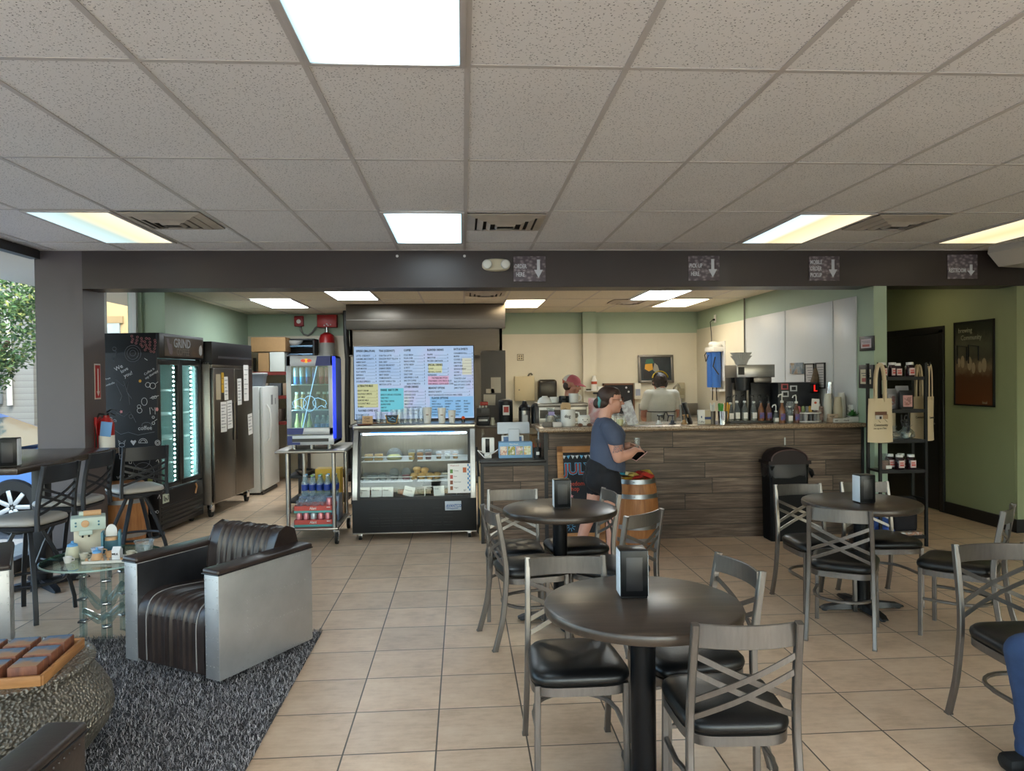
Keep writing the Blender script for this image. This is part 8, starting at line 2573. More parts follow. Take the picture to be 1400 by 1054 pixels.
MB().b2((-0.09, -0.05, 0), (0.09, 0.05, 0.36), 0.04, seg=4).obj('bag_body', M('blue_fabric', '#22407a', 0.85), b)

# hallway poster
t = T('wall_poster', 'tall dark framed poster of a harvest scene on the olive hallway wall', 'poster', (5.448, 7.495, 1.684), 0)


def poster_mat():
    q = NT('harvest_poster_print')
    tc = q.n('TexCoord')
    sx = q.n('SeparateXYZ', {0: tc.outputs['Object']})
    n = q.n('TexNoise', {'Vector': q.pos(), 'Scale': 16.0, 'Detail': 6.0, 'Roughness': 0.7})
    f = q.math('ADD', q.math('ADD', q.math('MULTIPLY', sx.outputs[2], 1.0), 0.5), q.math('MULTIPLY', q.math('SUBTRACT', n.outputs[0], 0.5), 0.22))
    q.bsdf(q.ramp(f, [(0.0, lin('#6b3c22')), (0.36, lin('#5a3a28')), (0.46, lin('#7d6a55')), (0.56, lin('#4d4a40')), (0.70, lin('#5a5a4c')), (0.85, lin('#33352d')), (1.0, lin('#23261f'))]), 0.3)
    return q.m


MB().b2((-0.022, -0.305, -0.455), (0, 0.305, -0.44)).b2((-0.022, -0.305, 0.44), (0, 0.305, 0.455)).b2((-0.022, -0.305, -0.455), (0, -0.29, 0.455)).b2((-0.022, 0.29, -0.455), (0, 0.305, 0.455)).obj('frame', BLACKW, t)
MB().b2((-0.012, -0.295, -0.445), (-0.004, 0.295, 0.445)).obj('print', poster_mat(), t)
m = MB()
for y0 in (-0.02, 0.16):
    m.bar([(-0.013, y0 - 0.06, 0.03), (-0.013, y0 - 0.06, 0.18), (-0.013, y0 + 0.09, 0.20), (-0.013, y0 + 0.09, 0.0)], 0.004, 0.022, up=(1, 0, 0))
m.obj('machine_shapes', INK, t)
m = MB()
for y, z, s in ((-0.16, -0.02, 1.0), (-0.10, -0.04, 0.8), (0.0, -0.05, 0.8), (0.06, 0.0, 1.0), (0.17, 0.02, 0.9), (0.23, 0.01, 0.7)):
    m.prism([(y + 0.035 * s * math.cos(a), z + 0.075 * s * math.sin(a)) for a in [2 * PI * k / 12 for k in range(12)]], -0.0135, -0.011, 'yz')
m.obj('pale_figures', M('poster_figures', '#9a8a72', 0.6), t)
LM = M('poster_letters', '#9a9a88', 0.6)
text('lettering', 'brewing', 0.075, (-0.0125, 0.24, 0.335), LM, t, rot=(PI / 2, 0, -PI / 2), xs=0.9)
text('lettering', 'Community', 0.075, (-0.0125, 0.20, 0.255), LM, t, rot=(PI / 2, 0, -PI / 2), xs=0.9)
text('lettering', 'local', 0.04, (-0.0125, -0.13, -0.425), LM, t, rot=(PI / 2, 0, -PI / 2))
# ------------------------------------------------------------------ people
SKIN = M('fair_skin', '#c99684', 0.5, var=0.05, vs=12)
SKIN2 = M('warm_skin', '#b57f6c', 0.5, var=0.05, vs=12)
NAVYT = M('faded_navy_cotton', '#464f66', 0.9, var=0.10, vs=6, bump=0.6, bs=16)
BLKC = M('black_cotton', '#13141c', 0.85, bump=0.1, bs=50)
HAIRB = M('dark_brown_hair', '#36231d', 0.5, var=0.25, vs=30, stretch=(1, 6, 1), bump=0.4, bs=60)
WSHIRT = M('white_work_shirt', '#d6d2c6', 0.85, var=0.06, vs=10, bump=1.0, bs=11)
JEANS = M('blue_denim', '#2f456b', 0.9, var=0.18, vs=14, bump=0.4, bs=24)


def arm_chain(m, pts, rad):
    for (p, q), (a, b) in zip(zip(pts, pts[1:]), zip(rad, rad[1:])):
        m.caps(p, a, q, b)


def hand(m, wrist, fwd, up, side, s=1.0, curl=0.5):
    """palm, four fingers of different lengths bent at the knuckles, thumb from the side of the palm"""
    w, f, u = V(wrist), V(fwd).normalized(), V(up).normalized()
    r = f.cross(u).normalized() * side
    u = r.cross(f).normalized() * side
    palm = w + f * 0.045 * s
    m.caps(w, 0.021 * s, w + f * 0.02 * s, 0.022 * s)
    for k in (-1, -0.33, 0.33, 1):
        m.caps(w + f * 0.012 * s + r * k * 0.016 * s, 0.014 * s, w + f * 0.078 * s + r * k * 0.026 * s, 0.0105 * s)
    for k, L in zip((-1, -0.33, 0.33, 1), (0.058, 0.072, 0.078, 0.068)):
        p = w + f * 0.082 * s + r * k * 0.027 * s
        d = f
        rad = 0.0088 * s
        for q in range(3):
            c = curl * (0.5 + 0.55 * q)
            d = (f * math.cos(c) - u * math.sin(c)).normalized()
            e = p + d * L * s * (0.42, 0.33, 0.25)[q]
            m.caps(p, rad, e, rad * 0.92)
            p, rad = e, rad * 0.92
    p = w + f * 0.022 * s + r * 0.022 * s
    d1 = (f * 0.6 + r * 0.75 - u * 0.35).normalized()
    e = p + d1 * 0.04 * s
    m.caps(p, 0.0125 * s, e, 0.0105 * s)
    m.caps(e, 0.0105 * s, e + (f * 0.9 + r * 0.25 - u * 0.3).normalized() * 0.032 * s, 0.0088 * s)


def face(t, hc, s, tilt_mat, skin, blush='#8f4f4a'):
    """eyes, brows and lips as parts (head looks along local +x of tilt_mat)"""
    def q(x, y, z):
        return V(hc) + tilt_mat @ (V((x, y, z)) * s)
    for sy in (-1, 1):
        MB().ball(q(0.083, sy * 0.031, 0.004), 0.0115 * s, 10).obj('eye', M('eye_white', '#d8d4cf', 0.3), t)
        MB().ball(q(0.0925, sy * 0.032, 0.004), 0.0055 * s, 8).obj('iris', M('dark_iris', '#2a1d18', 0.3), t)
        MB().tube([q(0.092, sy * 0.014, 0.026), q(0.094, sy * 0.032, 0.031), q(0.082, sy * 0.05, 0.026)], 0.0035 * s, 6).obj('eyebrow', M('brow_brown', '#3d2a22', 0.7), t)
    MB().tube([q(0.088, -0.022, -0.058), q(0.098, 0, -0.056), q(0.088, 0.022, -0.058)], 0.006 * s, 8, scales=[0.4, 1, 0.4]).obj('lips', M('lips_' + blush, blush, 0.5), t)


def head_mass(m, hc, s, tm, neck):
    def q(x, y, z):
        return V(hc) + tm @ (V((x, y, z)) * s)
    e = tm.to_euler()
    rot = (e.x, e.y, e.z)
    m.ball(q(-0.005, 0, 0.025), (0.097 * s, 0.076 * s, 0.088 * s), 20, rot=rot)
    m.ball(q(0.028, 0, -0.035), (0.066 * s, 0.062 * s, 0.082 * s), 20, rot=rot)
    m.ball(q(0.062, 0, -0.088), (0.030 * s, 0.032 * s, 0.024 * s), 14, rot=rot)
    m.caps(q(0.088, 0, 0.006), 0.009 * s, q(0.112, 0, -0.026), 0.0125 * s)
    m.ball(q(0.100, 0.010, -0.030), 0.009 * s, 8)
    m.ball(q(0.100, -0.010, -0.030), 0.009 * s, 8)
    m.ball(q(0.086, 0, -0.058), (0.013 * s, 0.024 * s, 0.014 * s), 12, rot=rot)
    for sy in (-1, 1):
        m.ball(q(0.058, sy * 0.038, -0.030), (0.028 * s, 0.024 * s, 0.028 * s), 12, rot=rot)
        m.ball(q(-0.006, sy * 0.080, -0.012), (0.017 * s, 0.009 * s, 0.030 * s), 12, rot=rot)
    m.caps(q(-0.022, 0, -0.05), 0.053 * s, neck, 0.058 * s)


def torso(m, rings, tilt=0.0):
    n = 40
    m.loft([[(cx + rx * math.cos(2 * PI * i / n), ry * math.sin(2 * PI * i / n), z + (tilt * rx * math.cos(2 * PI * i / n) if k < 2 else 0)) for i in range(n)] for k, (z, cx, rx, ry) in enumerate(rings)])


# --- woman at the counter (faces +x, her right side towards the viewer)
t = T('person', 'woman in a navy t-shirt and black shorts standing at the counter, looking right', 'person', (1.255, 6.36, 0))
tm = Matrix.Rotation(0.06, 3, 'Y')
HC, S_ = V((0.030, 0.0, 1.388)), 1.04
NECK = V((-0.020, 0, 1.235))
m = MB()
head_mass(m, HC, S_, tm, NECK)
# trunk under the clothes
m.ball((-0.015, 0, 1.10), (0.115, 0.165, 0.125), 16)
m.ball((0.0, 0, 0.95), (0.125, 0.145, 0.14), 16)
m.ball((-0.03, 0, 0.78), (0.140, 0.165, 0.12), 16)
m.caps((-0.02, -0.12, 1.165), 0.062, (-0.02, 0.12, 1.165), 0.062)
# near (right) arm: upper arm down, forearm forward
arm_chain(m, [(-0.01, -0.185, 1.145), (0.025, -0.205, 1.02), (0.055, -0.205, 0.905), (0.15, -0.165, 0.925), (0.222, -0.105, 0.955)], [0.062, 0.058, 0.050, 0.044, 0.029])
hand(m, (0.222, -0.105, 0.955), (0.75, 0.55, -0.05), (0.1, -0.4, 0.9), -1, 0.92, 0.75)
# far arm
arm_chain(m, [(-0.01, 0.185, 1.145), (0.03, 0.205, 1.02), (0.06, 0.20, 0.91), (0.15, 0.13, 0.95), (0.205, 0.05, 0.985)], [0.062, 0.055, 0.048, 0.042, 0.028])
hand(m, (0.205, 0.05, 0.985), (0.8, -0.45, -0.1), (0.1, 0.5, 0.8), 1, 0.9, 0.8)
# legs: right leg straight, left leg a step back
arm_chain(m, [(-0.02, -0.085, 0.72), (0.015, -0.085, 0.55), (0.035, -0.080, 0.395), (0.020, -0.080, 0.30), (0.010, -0.080, 0.085)], [0.108, 0.088, 0.060, 0.056, 0.036])
arm_chain(m, [(-0.04, 0.085, 0.72), (-0.085, 0.085, 0.55), (-0.125, 0.08, 0.41), (-0.175, 0.08, 0.30), (-0.245, 0.08, 0.095)], [0.108, 0.086, 0.060, 0.056, 0.036])
m.caps((0.0, -0.08, 0.05), 0.034, (0.10, -0.085, 0.035), 0.026)
m.caps((-0.25, 0.08, 0.06), 0.034, (-0.15, 0.085, 0.035), 0.026)
flesh(m, 'body', SKIN, t, 0.006, 4)
face(t, HC, S_, tm, SKIN)
m = MB()
torso(m, [(0.795, 0.0, 0.153, 0.188), (0.86, 0.002, 0.153, 0.185), (0.94, -0.004, 0.148, 0.175), (1.02, 0.004, 0.146, 0.172), (1.09, 0.012, 0.150, 0.176), (1.15, 0.0, 0.128, 0.170), (1.195, -0.018, 0.088, 0.125), (1.225, -0.022, 0.058, 0.075)], -0.30)
m.caps((-0.025, -0.135, 1.170), 0.066, (-0.025, 0.135, 1.170), 0.066)
m.caps((-0.022, 0, 1.20), 0.072, (-0.022, 0, 1.225), 0.058)
for s in (-1, 1):
    m.caps((-0.015, s * 0.178, 1.145), 0.076, (0.022, s * 0.205, 1.065), 0.075)
    m.caps((0.022, s * 0.205, 1.085), 0.075, (0.030, s * 0.207, 1.055), 0.074)
flesh(m, 'shirt', NAVYT, t, 0.009, 5)
m = MB()
m.ball((-0.045, 0, 0.80), (0.150, 0.182, 0.11), 18)
m.ball((-0.085, -0.075, 0.70), (0.125, 0.105, 0.115), 16)
m.ball((-0.085, 0.075, 0.70), (0.125, 0.105, 0.115), 16)
m.caps((-0.015, -0.088, 0.70), 0.118, (0.005, -0.088, 0.60), 0.105)
m.caps((-0.04, 0.088, 0.70), 0.116, (-0.075, 0.088, 0.60), 0.104)
flesh(m, 'shorts', BLKC, t, 0.009, 5)
m = MB()
q = lambda x, y, z: HC + tm @ (V((x, y, z)) * S_)
m.ball(q(-0.022, 0, 0.030), (0.098, 0.083, 0.090), 18)
m.ball(q(0.006, 0, 0.052), (0.086, 0.076, 0.063), 16)
m.ball(q(-0.055, 0, -0.03), (0.055, 0.066, 0.056), 14)
m.ball(q(-0.108, 0, -0.035), (0.038, 0.042, 0.046), 14)
flesh(m, 'hair', HAIRB, t, 0.007, 3)
MB().tube([q(-0.098 + 0.002 * math.sin(5 * a), 0.040 * math.cos(a), -0.020 + 0.044 * math.sin(a)) for a in [2 * PI * k / 24 for k in range(24)]], 0.013, 8, closed=True).obj('scrunchie', M('teal_scrunchie', '#5fa3a8', 0.8), t)
MB().b2((-0.12, -0.02, 1.44), (-0.075, 0.02, 1.455), 0.006).obj('hair_clip', INK, t)
m = MB()
for s in (-1, 1):
    m.tube([q(0.104, s * 0.033 + 0.022 * math.cos(a), 0.002 + 0.019 * math.sin(a)) for a in [2 * PI * k / 18 for k in range(18)]], 0.0022, 6, closed=True)
    m.tube([q(0.100, s * 0.056, 0.006), q(0.05, s * 0.082, 0.008), q(-0.01, s * 0.084, 0.0)], 0.0022, 6)
m.tube([q(0.106, -0.012, 0.004), q(0.112, 0, 0.006), q(0.106, 0.012, 0.004)], 0.002, 6)
m.obj('glasses', M('brown_glasses', '#5a3a2a', 0.35), t)


def tattoo():
    u = NT('arm_tattoo')
    n = u.n('TexNoise', {'Vector': u.pos(), 'Scale': 70.0, 'Detail': 4.0, 'Distortion': 1.0})
    u.bsdf(u.ramp(n.outputs[0], [(0.36, lin('#5b5560')), (0.47, lin('#8f7470')), (0.55, lin('#c08d7d')), (0.62, lin('#a8605c')), (0.7, lin('#6d6a72'))]), 0.5)
    return u.m


m = MB()
m.tube([(0.028, -0.207, 1.040), (0.038, -0.208, 0.995), (0.047, -0.208, 0.955)], 0.0600, 20, scales=[0.97, 0.945, 0.915])
m.obj('tattoo', tattoo(), t, smooth=60)
MB().box((0.05, -0.10, 0.018), (0.25, 0.085, 0.036), 0.014).obj('sandal', BLKC, t)
MB().box((-0.20, 0.08, 0.018), (0.25, 0.085, 0.036), 0.014).obj('sandal', BLKC, t)
t2 = T('mobile_phone', 'black phone with a pale edge held in the woman\'s hand', 'phone', (1.255 + 0.265, 6.36 - 0.055, 0.905))
t2.rotation_euler = (0.30, -0.50, 0.5)
MB().box((0, 0, 0), (0.15, 0.075, 0.009), 0.004).obj('case', M('pink_phone_case', '#b88f90', 0.4), t2)
MB().box((0, 0, 0.005), (0.142, 0.068, 0.002), 0.001).obj('screen', BLACKG, t2)
t2 = T('plastic_cup', 'small clear cup held above the phone by the woman', 'cup', (1.255 + 0.262, 6.36 - 0.01, 0.965))
MB().lathe([(0.022, 0), (0.030, 0.085), (0.028, 0.085), (0.020, 0.004)], 20, cap=False).cyl((0, 0, 0), 0.022, 0.003).obj('wall', CGLASS, t2)

# --- worker in a cap behind the espresso machine
t = T('person', 'worker in a pink and white cap half hidden behind the espresso machine', 'person', (1.285, 8.72, 0), R(-28))
tm = Matrix.Rotation(0.22, 3, 'Y')
HC, S_ = V((0.02, 0, 1.495)), 1.0
m = MB()
head_mass(m, HC, S_, tm, V((-0.03, 0, 1.28)))
arm_chain(m, [(-0.03, -0.17, 1.20), (0.02, -0.20, 1.05), (0.08, -0.18, 0.96), (0.24, -0.10, 1.00)], [0.06, 0.05, 0.045, 0.028])
hand(m, (0.24, -0.10, 1.00), (0.9, 0.2, 0), (0, -0.2, 1), -1, 0.95, 0.6)
arm_chain(m, [(-0.03, 0.17, 1.20), (0.02, 0.20, 1.05), (0.08, 0.18, 0.96), (0.24, 0.10, 1.00)], [0.06, 0.05, 0.045, 0.028])
hand(m, (0.24, 0.10, 1.00), (0.9, -0.2, 0), (0, 0.2, 1), 1, 0.95, 0.6)
m.ball((-0.03, 0, 1.1), (0.11, 0.16, 0.2), 14)
for s in (-1, 1):
    arm_chain(m, [(-0.02, s * 0.09, 0.80), (0.0, s * 0.09, 0.45), (-0.02, s * 0.09, 0.08)], [0.10, 0.065, 0.04])
    m.caps((-0.03, s * 0.09, 0.045), 0.035, (0.12, s * 0.095, 0.035), 0.028)
flesh(m, 'body', SKIN2, t, 0.007, 4)
face(t, HC, S_, tm, SKIN2)
m = MB()
m.ball((-0.03, 0, 1.13), (0.13, 0.18, 0.15), 16)
m.ball((-0.02, 0, 0.95), (0.13, 0.17, 0.18), 16)
m.caps((-0.03, -0.13, 1.20), 0.062, (-0.03, 0.13, 1.20), 0.062)
for s in (-1, 1):
    m.caps((-0.03, s * 0.17, 1.20), 0.07, (0.01, s * 0.2, 1.09), 0.066)
flesh(m, 'shirt', M('dark_work_shirt', '#2a2c35', 0.9), t, 0.011, 4)
m = MB()
m.ball((-0.02, 0, 0.82), (0.13, 0.17, 0.12), 14)
for s in (-1, 1):
    arm_chain(m, [(-0.02, s * 0.09, 0.80), (0.0, s * 0.09, 0.45), (-0.02, s * 0.09, 0.10)], [0.115, 0.08, 0.062])
flesh(m, 'trousers', BLKC, t, 0.012, 4)
for s in (-1, 1):
    MB().box((0.05, s * 0.093, 0.03), (0.27, 0.095, 0.06), 0.025).obj('shoe', RUBBER, t)
q = lambda x, y, z: HC + tm @ (V((x, y, z)) * S_)
m = MB()
m.ball(q(-0.035, 0, -0.02), (0.075, 0.078, 0.07), 14)
flesh(m, 'hair', HAIRB, t, 0.009, 3)
PINKC_ = M('pink_cap_cloth', '#b9626c', 0.85)
m = MB()
rings = []
e = tm.to_euler()
for k in range(9):
    a = PI / 2 * k / 8
    rings.append([q(-0.008 + 0.108 * math.cos(a) * math.cos(b), 0.088 * math.cos(a) * math.sin(b), 0.035 + 0.085 * math.sin(a)) for b in [2 * PI * i / 28 for i in range(28)]])
m.loft(rings)
m.obj('cap', PINKC_, t, smooth=60)
m = MB()
rings = []
for k in range(8):
    a = PI / 2 * k / 8
    rings.append([q(-0.010 + 0.111 * math.cos(a) * math.cos(b), 0.091 * math.cos(a) * math.sin(b), 0.035 + 0.087 * math.sin(a)) for b in [PI * 0.62 + PI * 0.76 * i / 16 for i in range(17)]])
m.loft(rings, closed=False, cap=False)
m.obj('cap_mesh', M('white_cap_mesh', '#d4cfca', 0.85), t, smooth=60)
m = MB()
m.loft([[q(0.09 * math.cos(b) + 0.085 * w * math.cos(b) ** 2, 0.083 * math.sin(b), 0.040 - 0.02 * w + z) for b in [-1.15 + 2.3 * i / 16 for i in range(17)]] for w, z in ((0, 0), (0.5, 0.001), (1, -0.004), (1, -0.010), (0.5, -0.006), (0, -0.008))], closed=False, cap=False, loop=True)
m.obj('cap_brim', PINKC_, t, smooth=60)

# --- worker in white, back turned
t = T('person', 'worker in a white shirt and apron seen from behind at the counter, yellow headband', 'person', (2.475, 9.05, 0.09), R(92))
tm = Matrix.Rotation(0.28, 3, 'Y')
HC, S_ = V((0.065, 0, 1.418)), 1.0
m = MB()
head_mass(m, HC, S_, tm, V((-0.01, 0, 1.345)))
arm_chain(m, [(-0.01, -0.17, 1.265), (0.02, -0.20, 1.13), (0.06, -0.205, 1.01), (0.18, -0.17, 0.96), (0.28, -0.13, 0.96)], [0.06, 0.052, 0.045, 0.042, 0.03])
hand(m, (0.28, -0.13, 0.96), (0.9, 0.2, -0.1), (0, -0.1, 1), -1, 1.0, 0.6)
arm_chain(m, [(-0.01, 0.17, 1.265), (0.02, 0.20, 1.13), (0.06, 0.205, 1.01), (0.18, 0.17, 0.96), (0.28, 0.13, 0.96)], [0.06, 0.052, 0.045, 0.042, 0.03])
hand(m, (0.28, 0.13, 0.96), (0.9, -0.2, -0.1), (0, 0.1, 1), 1, 1.0, 0.6)
m.ball((-0.01, 0, 1.12), (0.11, 0.17, 0.2), 14)
for s in (-1, 1):
    arm_chain(m, [(-0.02, s * 0.09, 0.82), (0.0, s * 0.09, 0.42), (-0.02, s * 0.09, -0.01)], [0.10, 0.065, 0.04])
    m.caps((-0.03, s * 0.09, -0.045), 0.035, (0.13, s * 0.095, -0.055), 0.028)
flesh(m, 'body', SKIN2, t, 0.007, 4)
face(t, HC, S_, tm, SKIN2)
m = MB()
torso(m, [(0.76, 0.0, 0.135, 0.18), (0.88, 0.0, 0.136, 0.178), (1.05, 0.0, 0.128, 0.168), (1.18, -0.005, 0.128, 0.178), (1.27, -0.01, 0.10, 0.168), (1.32, -0.01, 0.072, 0.11)])
m.caps((-0.015, -0.125, 1.27), 0.060, (-0.015, 0.125, 1.27), 0.060)
m.caps((-0.01, 0, 1.30), 0.075, (-0.005, 0, 1.345), 0.062)
for s in (-1, 1):
    m.caps((-0.01, s * 0.165, 1.265), 0.066, (0.025, s * 0.198, 1.145), 0.064)
    m.caps((0.025, s * 0.198, 1.15), 0.064, (0.034, s * 0.205, 1.115), 0.064)
flesh(m, 'shirt', WSHIRT, t, 0.010, 4)
MB().tube([(0.132 * math.cos(a), 0.172 * math.sin(a), 1.055) for a in [2 * PI * k / 40 for k in range(40)]], 0.006, 6, closed=True).tube([(-0.134, -0.02, 1.055), (-0.148, -0.04, 1.0), (-0.146, -0.03, 0.93)], 0.006, 6).tube([(-0.134, -0.01, 1.055), (-0.148, 0.015, 1.01), (-0.146, 0.02, 0.96)], 0.006, 6).obj('apron_string', INK, t)
m = MB()
m.loft([[(0.145 * math.cos(b), 0.188 * math.sin(b), z) for b in [-2.2 + 4.4 * i / 24 for i in range(25)]] for z in (0.52, 0.80, 1.05)], closed=False, cap=False)
m.obj('apron', M('cream_apron', '#bdb6a2', 0.9, bump=0.3, bs=20), t, smooth=60)
m = MB()
for s in (-1, 1):
    arm_chain(m, [(-0.02, s * 0.09, 0.82), (0.0, s * 0.09, 0.42), (-0.02, s * 0.09, 0.01)], [0.115, 0.08, 0.062])
m.ball((-0.01, 0, 0.83), (0.12, 0.165, 0.11), 14)
flesh(m, 'trousers', BLKC, t, 0.012, 4)
for s in (-1, 1):
    MB().box((0.05, s * 0.093, -0.06), (0.27, 0.095, 0.06), 0.025).obj('shoe', RUBBER, t)
q = lambda x, y, z: HC + tm @ (V((x, y, z)) * S_)
m = MB()
rg = random.Random(2)
m.ball(q(-0.025, 0, 0.015), (0.100, 0.088, 0.098), 18)
m.ball(q(-0.06, 0, -0.055), (0.055, 0.078, 0.055), 14)
for k in range(46):
    a, el = rg.uniform(1.2, 5.1), rg.uniform(-0.9, 1.2)
    m.ball(q(-0.02 + 0.095 * math.cos(a) * math.cos(el), 0.088 * math.sin(a) * math.cos(el), 0.01 + 0.095 * math.sin(el)), rg.uniform(0.012, 0.02), 8)
flesh(m, 'hair', M('curly_brown_hair', '#33241c', 0.6, var=0.3, vs=40, bump=0.6, bs=50), t, 0.006, 1)
MB().bar([q(-0.045, 0.100 * math.cos(a), 0.030 + 0.102 * math.sin(a)) for a in [PI * (0.06 + 0.88 * k / 20) for k in range(21)]], 0.008, 0.034, up=(1, 0, 0)).obj('headband', M('yellow_headband', '#d8b41f', 0.5), t)

# --- seated person at the right edge: only a jeans leg reaches into the photo
t = T('person', 'seated person at the right edge, only one knee and shin in blue jeans showing', 'person', (2.17, 2.68, 0))
m = MB()
HC = V((0.62, 0.02, 1.20))
tm = Matrix.Rotation(PI, 3, 'Z')
head_mass(m, HC, 1.0, tm, V((0.64, 0.02, 1.05)))
m.ball((0.64, 0.02, 0.80), (0.12, 0.17, 0.24), 14)
m.caps((0.64, -0.14, 0.98), 0.06, (0.64, 0.18, 0.98), 0.06)
for s, y in ((-1, -0.17), (1, 0.21)):
    arm_chain(m, [(0.63, y, 0.97), (0.58, y + s * 0.02, 0.72), (0.40, y * 0.6, 0.66)], [0.055, 0.045, 0.03])
    hand(m, (0.40, y * 0.6, 0.66), (-0.9, -y * 0.5, -0.3), (0, 0, 1), s, 1.0, 0.4)
for y in (-0.10, 0.10):
    arm_chain(m, [(0.60, y, 0.50), (0.05, y, 0.47), (0.09, y, 0.09)], [0.08, 0.05, 0.035])
    m.caps((0.09, y, 0.05), 0.034, (0.01, y, 0.035), 0.027)
flesh(m, 'body', SKIN, t, 0.008, 4)
face(t, HC, 1.0, tm, SKIN)
m = MB()
for y in (-0.10, 0.10):
    arm_chain(m, [(0.60, y, 0.50), (0.30, y, 0.495), (0.055, y, 0.475), (0.085, y, 0.30), (0.105, y, 0.10)], [0.100, 0.090, 0.074, 0.068, 0.062])
    m.caps((0.09, y, 0.15), 0.070, (0.115, y, 0.13), 0.068)
    m.caps((0.095, y, 0.085), 0.070, (0.115, y, 0.09), 0.070)
m.ball((0.64, 0, 0.56), (0.14, 0.19, 0.12), 14)
flesh(m, 'jeans', JEANS, t, 0.009, 3)
m = MB()
m.ball((0.64, 0.02, 0.82), (0.14, 0.19, 0.26), 14)
m.caps((0.64, -0.13, 0.98), 0.072, (0.64, 0.17, 0.98), 0.072)
for s, y in ((-1, -0.17), (1, 0.21)):
    m.caps((0.63, y, 0.97), 0.068, (0.60, y + s * 0.015, 0.84), 0.062)
flesh(m, 'shirt', M('grey_shirt', '#6a6d75', 0.9), t, 0.012, 4)
m = MB()
m.ball(HC + V((0.025, 0, 0.03)), (0.098, 0.085, 0.09), 16)
flesh(m, 'hair', HAIRB, t, 0.009, 2)
for y in (-0.10, 0.10):
    MB().box((0.075, y, 0.035), (0.23, 0.095, 0.07), 0.03).obj('shoe', RUBBER, t)
dup(c0, (2.82, 2.68, 0), R(92), 'metal chair under the seated person in jeans, outside the right edge')
# ------------------------------------------------------------------ outside the left windows
S('ground_street', MB().b2((-40, -30, -0.20), (-4.5, 50, -0.14)), M('asphalt', '#6d6e72', 0.9, var=0.12, vs=30))
S('ground_sidewalk', MB().b2((-4.5, -30, -0.20), (XL - 0.10, 50, -0.03)), M('concrete_sidewalk', '#a9a6a2', 0.85, var=0.08, vs=6))
S('ground_front', MB().b2((XL - 0.1, -30, -0.20), (40, -1.32, -0.03)), M('concrete_front', '#a9a6a2', 0.85, var=0.08, vs=6))
S('curb_line', MB().b2((-6.5, -5, -0.139), (-6.38, 30, -0.132)), M('yellow_road_paint', '#c9a63a', 0.8))
S('canopy', MB().b2((-6.0, -3.6, 2.95), (XL - 0.1, 20, 3.15)).b2((XL - 0.1, -3.6, 2.95), (7.2, -1.3, 3.15)).b2((XL - 0.1, -1.3, 3.0), (7.3, 12.5, 3.15)), M('beige_soffit', '#d8c9b2', 0.7))  # unseen front stretch added to keep direct sun out of the room
# neighbour buildings


def siding():
    q = NT('grey_lap_siding')
    tc = q.n('TexCoord')
    sx = q.n('SeparateXYZ', {0: tc.outputs['Object']})
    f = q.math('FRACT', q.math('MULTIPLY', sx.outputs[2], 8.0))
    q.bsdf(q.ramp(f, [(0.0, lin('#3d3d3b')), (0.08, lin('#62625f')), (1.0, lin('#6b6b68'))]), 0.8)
    return q.m


t = T('grey_building', 'grey building with lap siding and meter boxes seen through the left window', 'building', (-12.2, 15.2, 0))
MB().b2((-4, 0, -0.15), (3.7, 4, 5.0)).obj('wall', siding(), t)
MB().b2((-4.1, -0.4, 4.9), (3.8, 4, 5.1)).obj('eave', M('rust_eave', '#7a4a3a', 0.7), t)
MB().b2((2.82, -0.16, 1.18), (3.12, 0, 1.70), 0.01).obj('meter_box', M('meter_grey', '#7d858c', 0.5), t)
MB().b2((2.35, -0.16, 1.12), (2.72, 0, 1.42), 0.01).lathe([(0.10, -0.16), (0.10, -0.26), (0, -0.27)], 18, (2.53, 0, 1.30), None, 'y').obj('meter_box', M('meter_grey', '#7d858c'), t)
MB().tube([(3.28, -0.06, 1.15), (3.26, -0.06, 2.9), (3.3, -0.06, 3.2), (3.5, -0.06, 3.3)], 0.05, 10).obj('conduit', M('pale_conduit', '#a9a8a3', 0.5), t)
t = T('beige_building', 'beige building with a dark window seen through the kitchen window', 'building', (-6.6, 16.4, 0))
MB().b2((-1.8, 0, -0.15), (3.0, 4, 6.0)).obj('wall', M('warm_beige_stucco', '#a58a64', 0.85, var=0.05, vs=2), t)
MB().b2((-1.65, -0.05, 1.2), (-0.75, 0.02, 2.85)).obj('window', M('reflecting_window', '#7f8b90', 0.15, 0.2, var=0.3, vs=3), t)
MB().b2((-1.72, -0.06, 2.85), (-0.68, 0.0, 3.0)).b2((-1.72, -0.06, 1.1), (-0.68, 0.0, 1.2)).obj('window_trim', M('beige_trim', '#86704f', 0.8), t)

# tree
t = T('tree', 'leafy green tree outside the left window in front of the grey building', 'tree', (-7.05, 11.2, -0.1))
MB().tube([(0, 0, 0), (0.05, 0, 0.9), (-0.05, 0.05, 1.8), (0.1, 0, 2.8), (0.0, 0, 3.6)], 0.07, 10, scales=[1.3, 1, 0.8, 0.6, 0.3]).tube([(0, 0, 1.3), (0.3, -0.1, 1.9), (0.5, -0.1, 2.3)], 0.03, 8).tube([(-0.03, 0, 1.6), (-0.4, 0.1, 2.2), (-0.6, 0.1, 2.7)], 0.03, 8).obj('trunk', M('bark', '#5a4a3c', 0.9, var=0.2), t)
rg = random.Random(8)
vs, fs = [], []
blobs = [(0.0, 0, 3.0, 0.95), (0.35, -0.1, 2.4, 0.62), (-0.4, 0, 2.6, 0.8), (0.15, -0.2, 1.95, 0.48), (-0.3, -0.1, 1.8, 0.55), (0.45, 0.1, 3.1, 0.5), (-0.2, 0, 3.7, 0.7)]
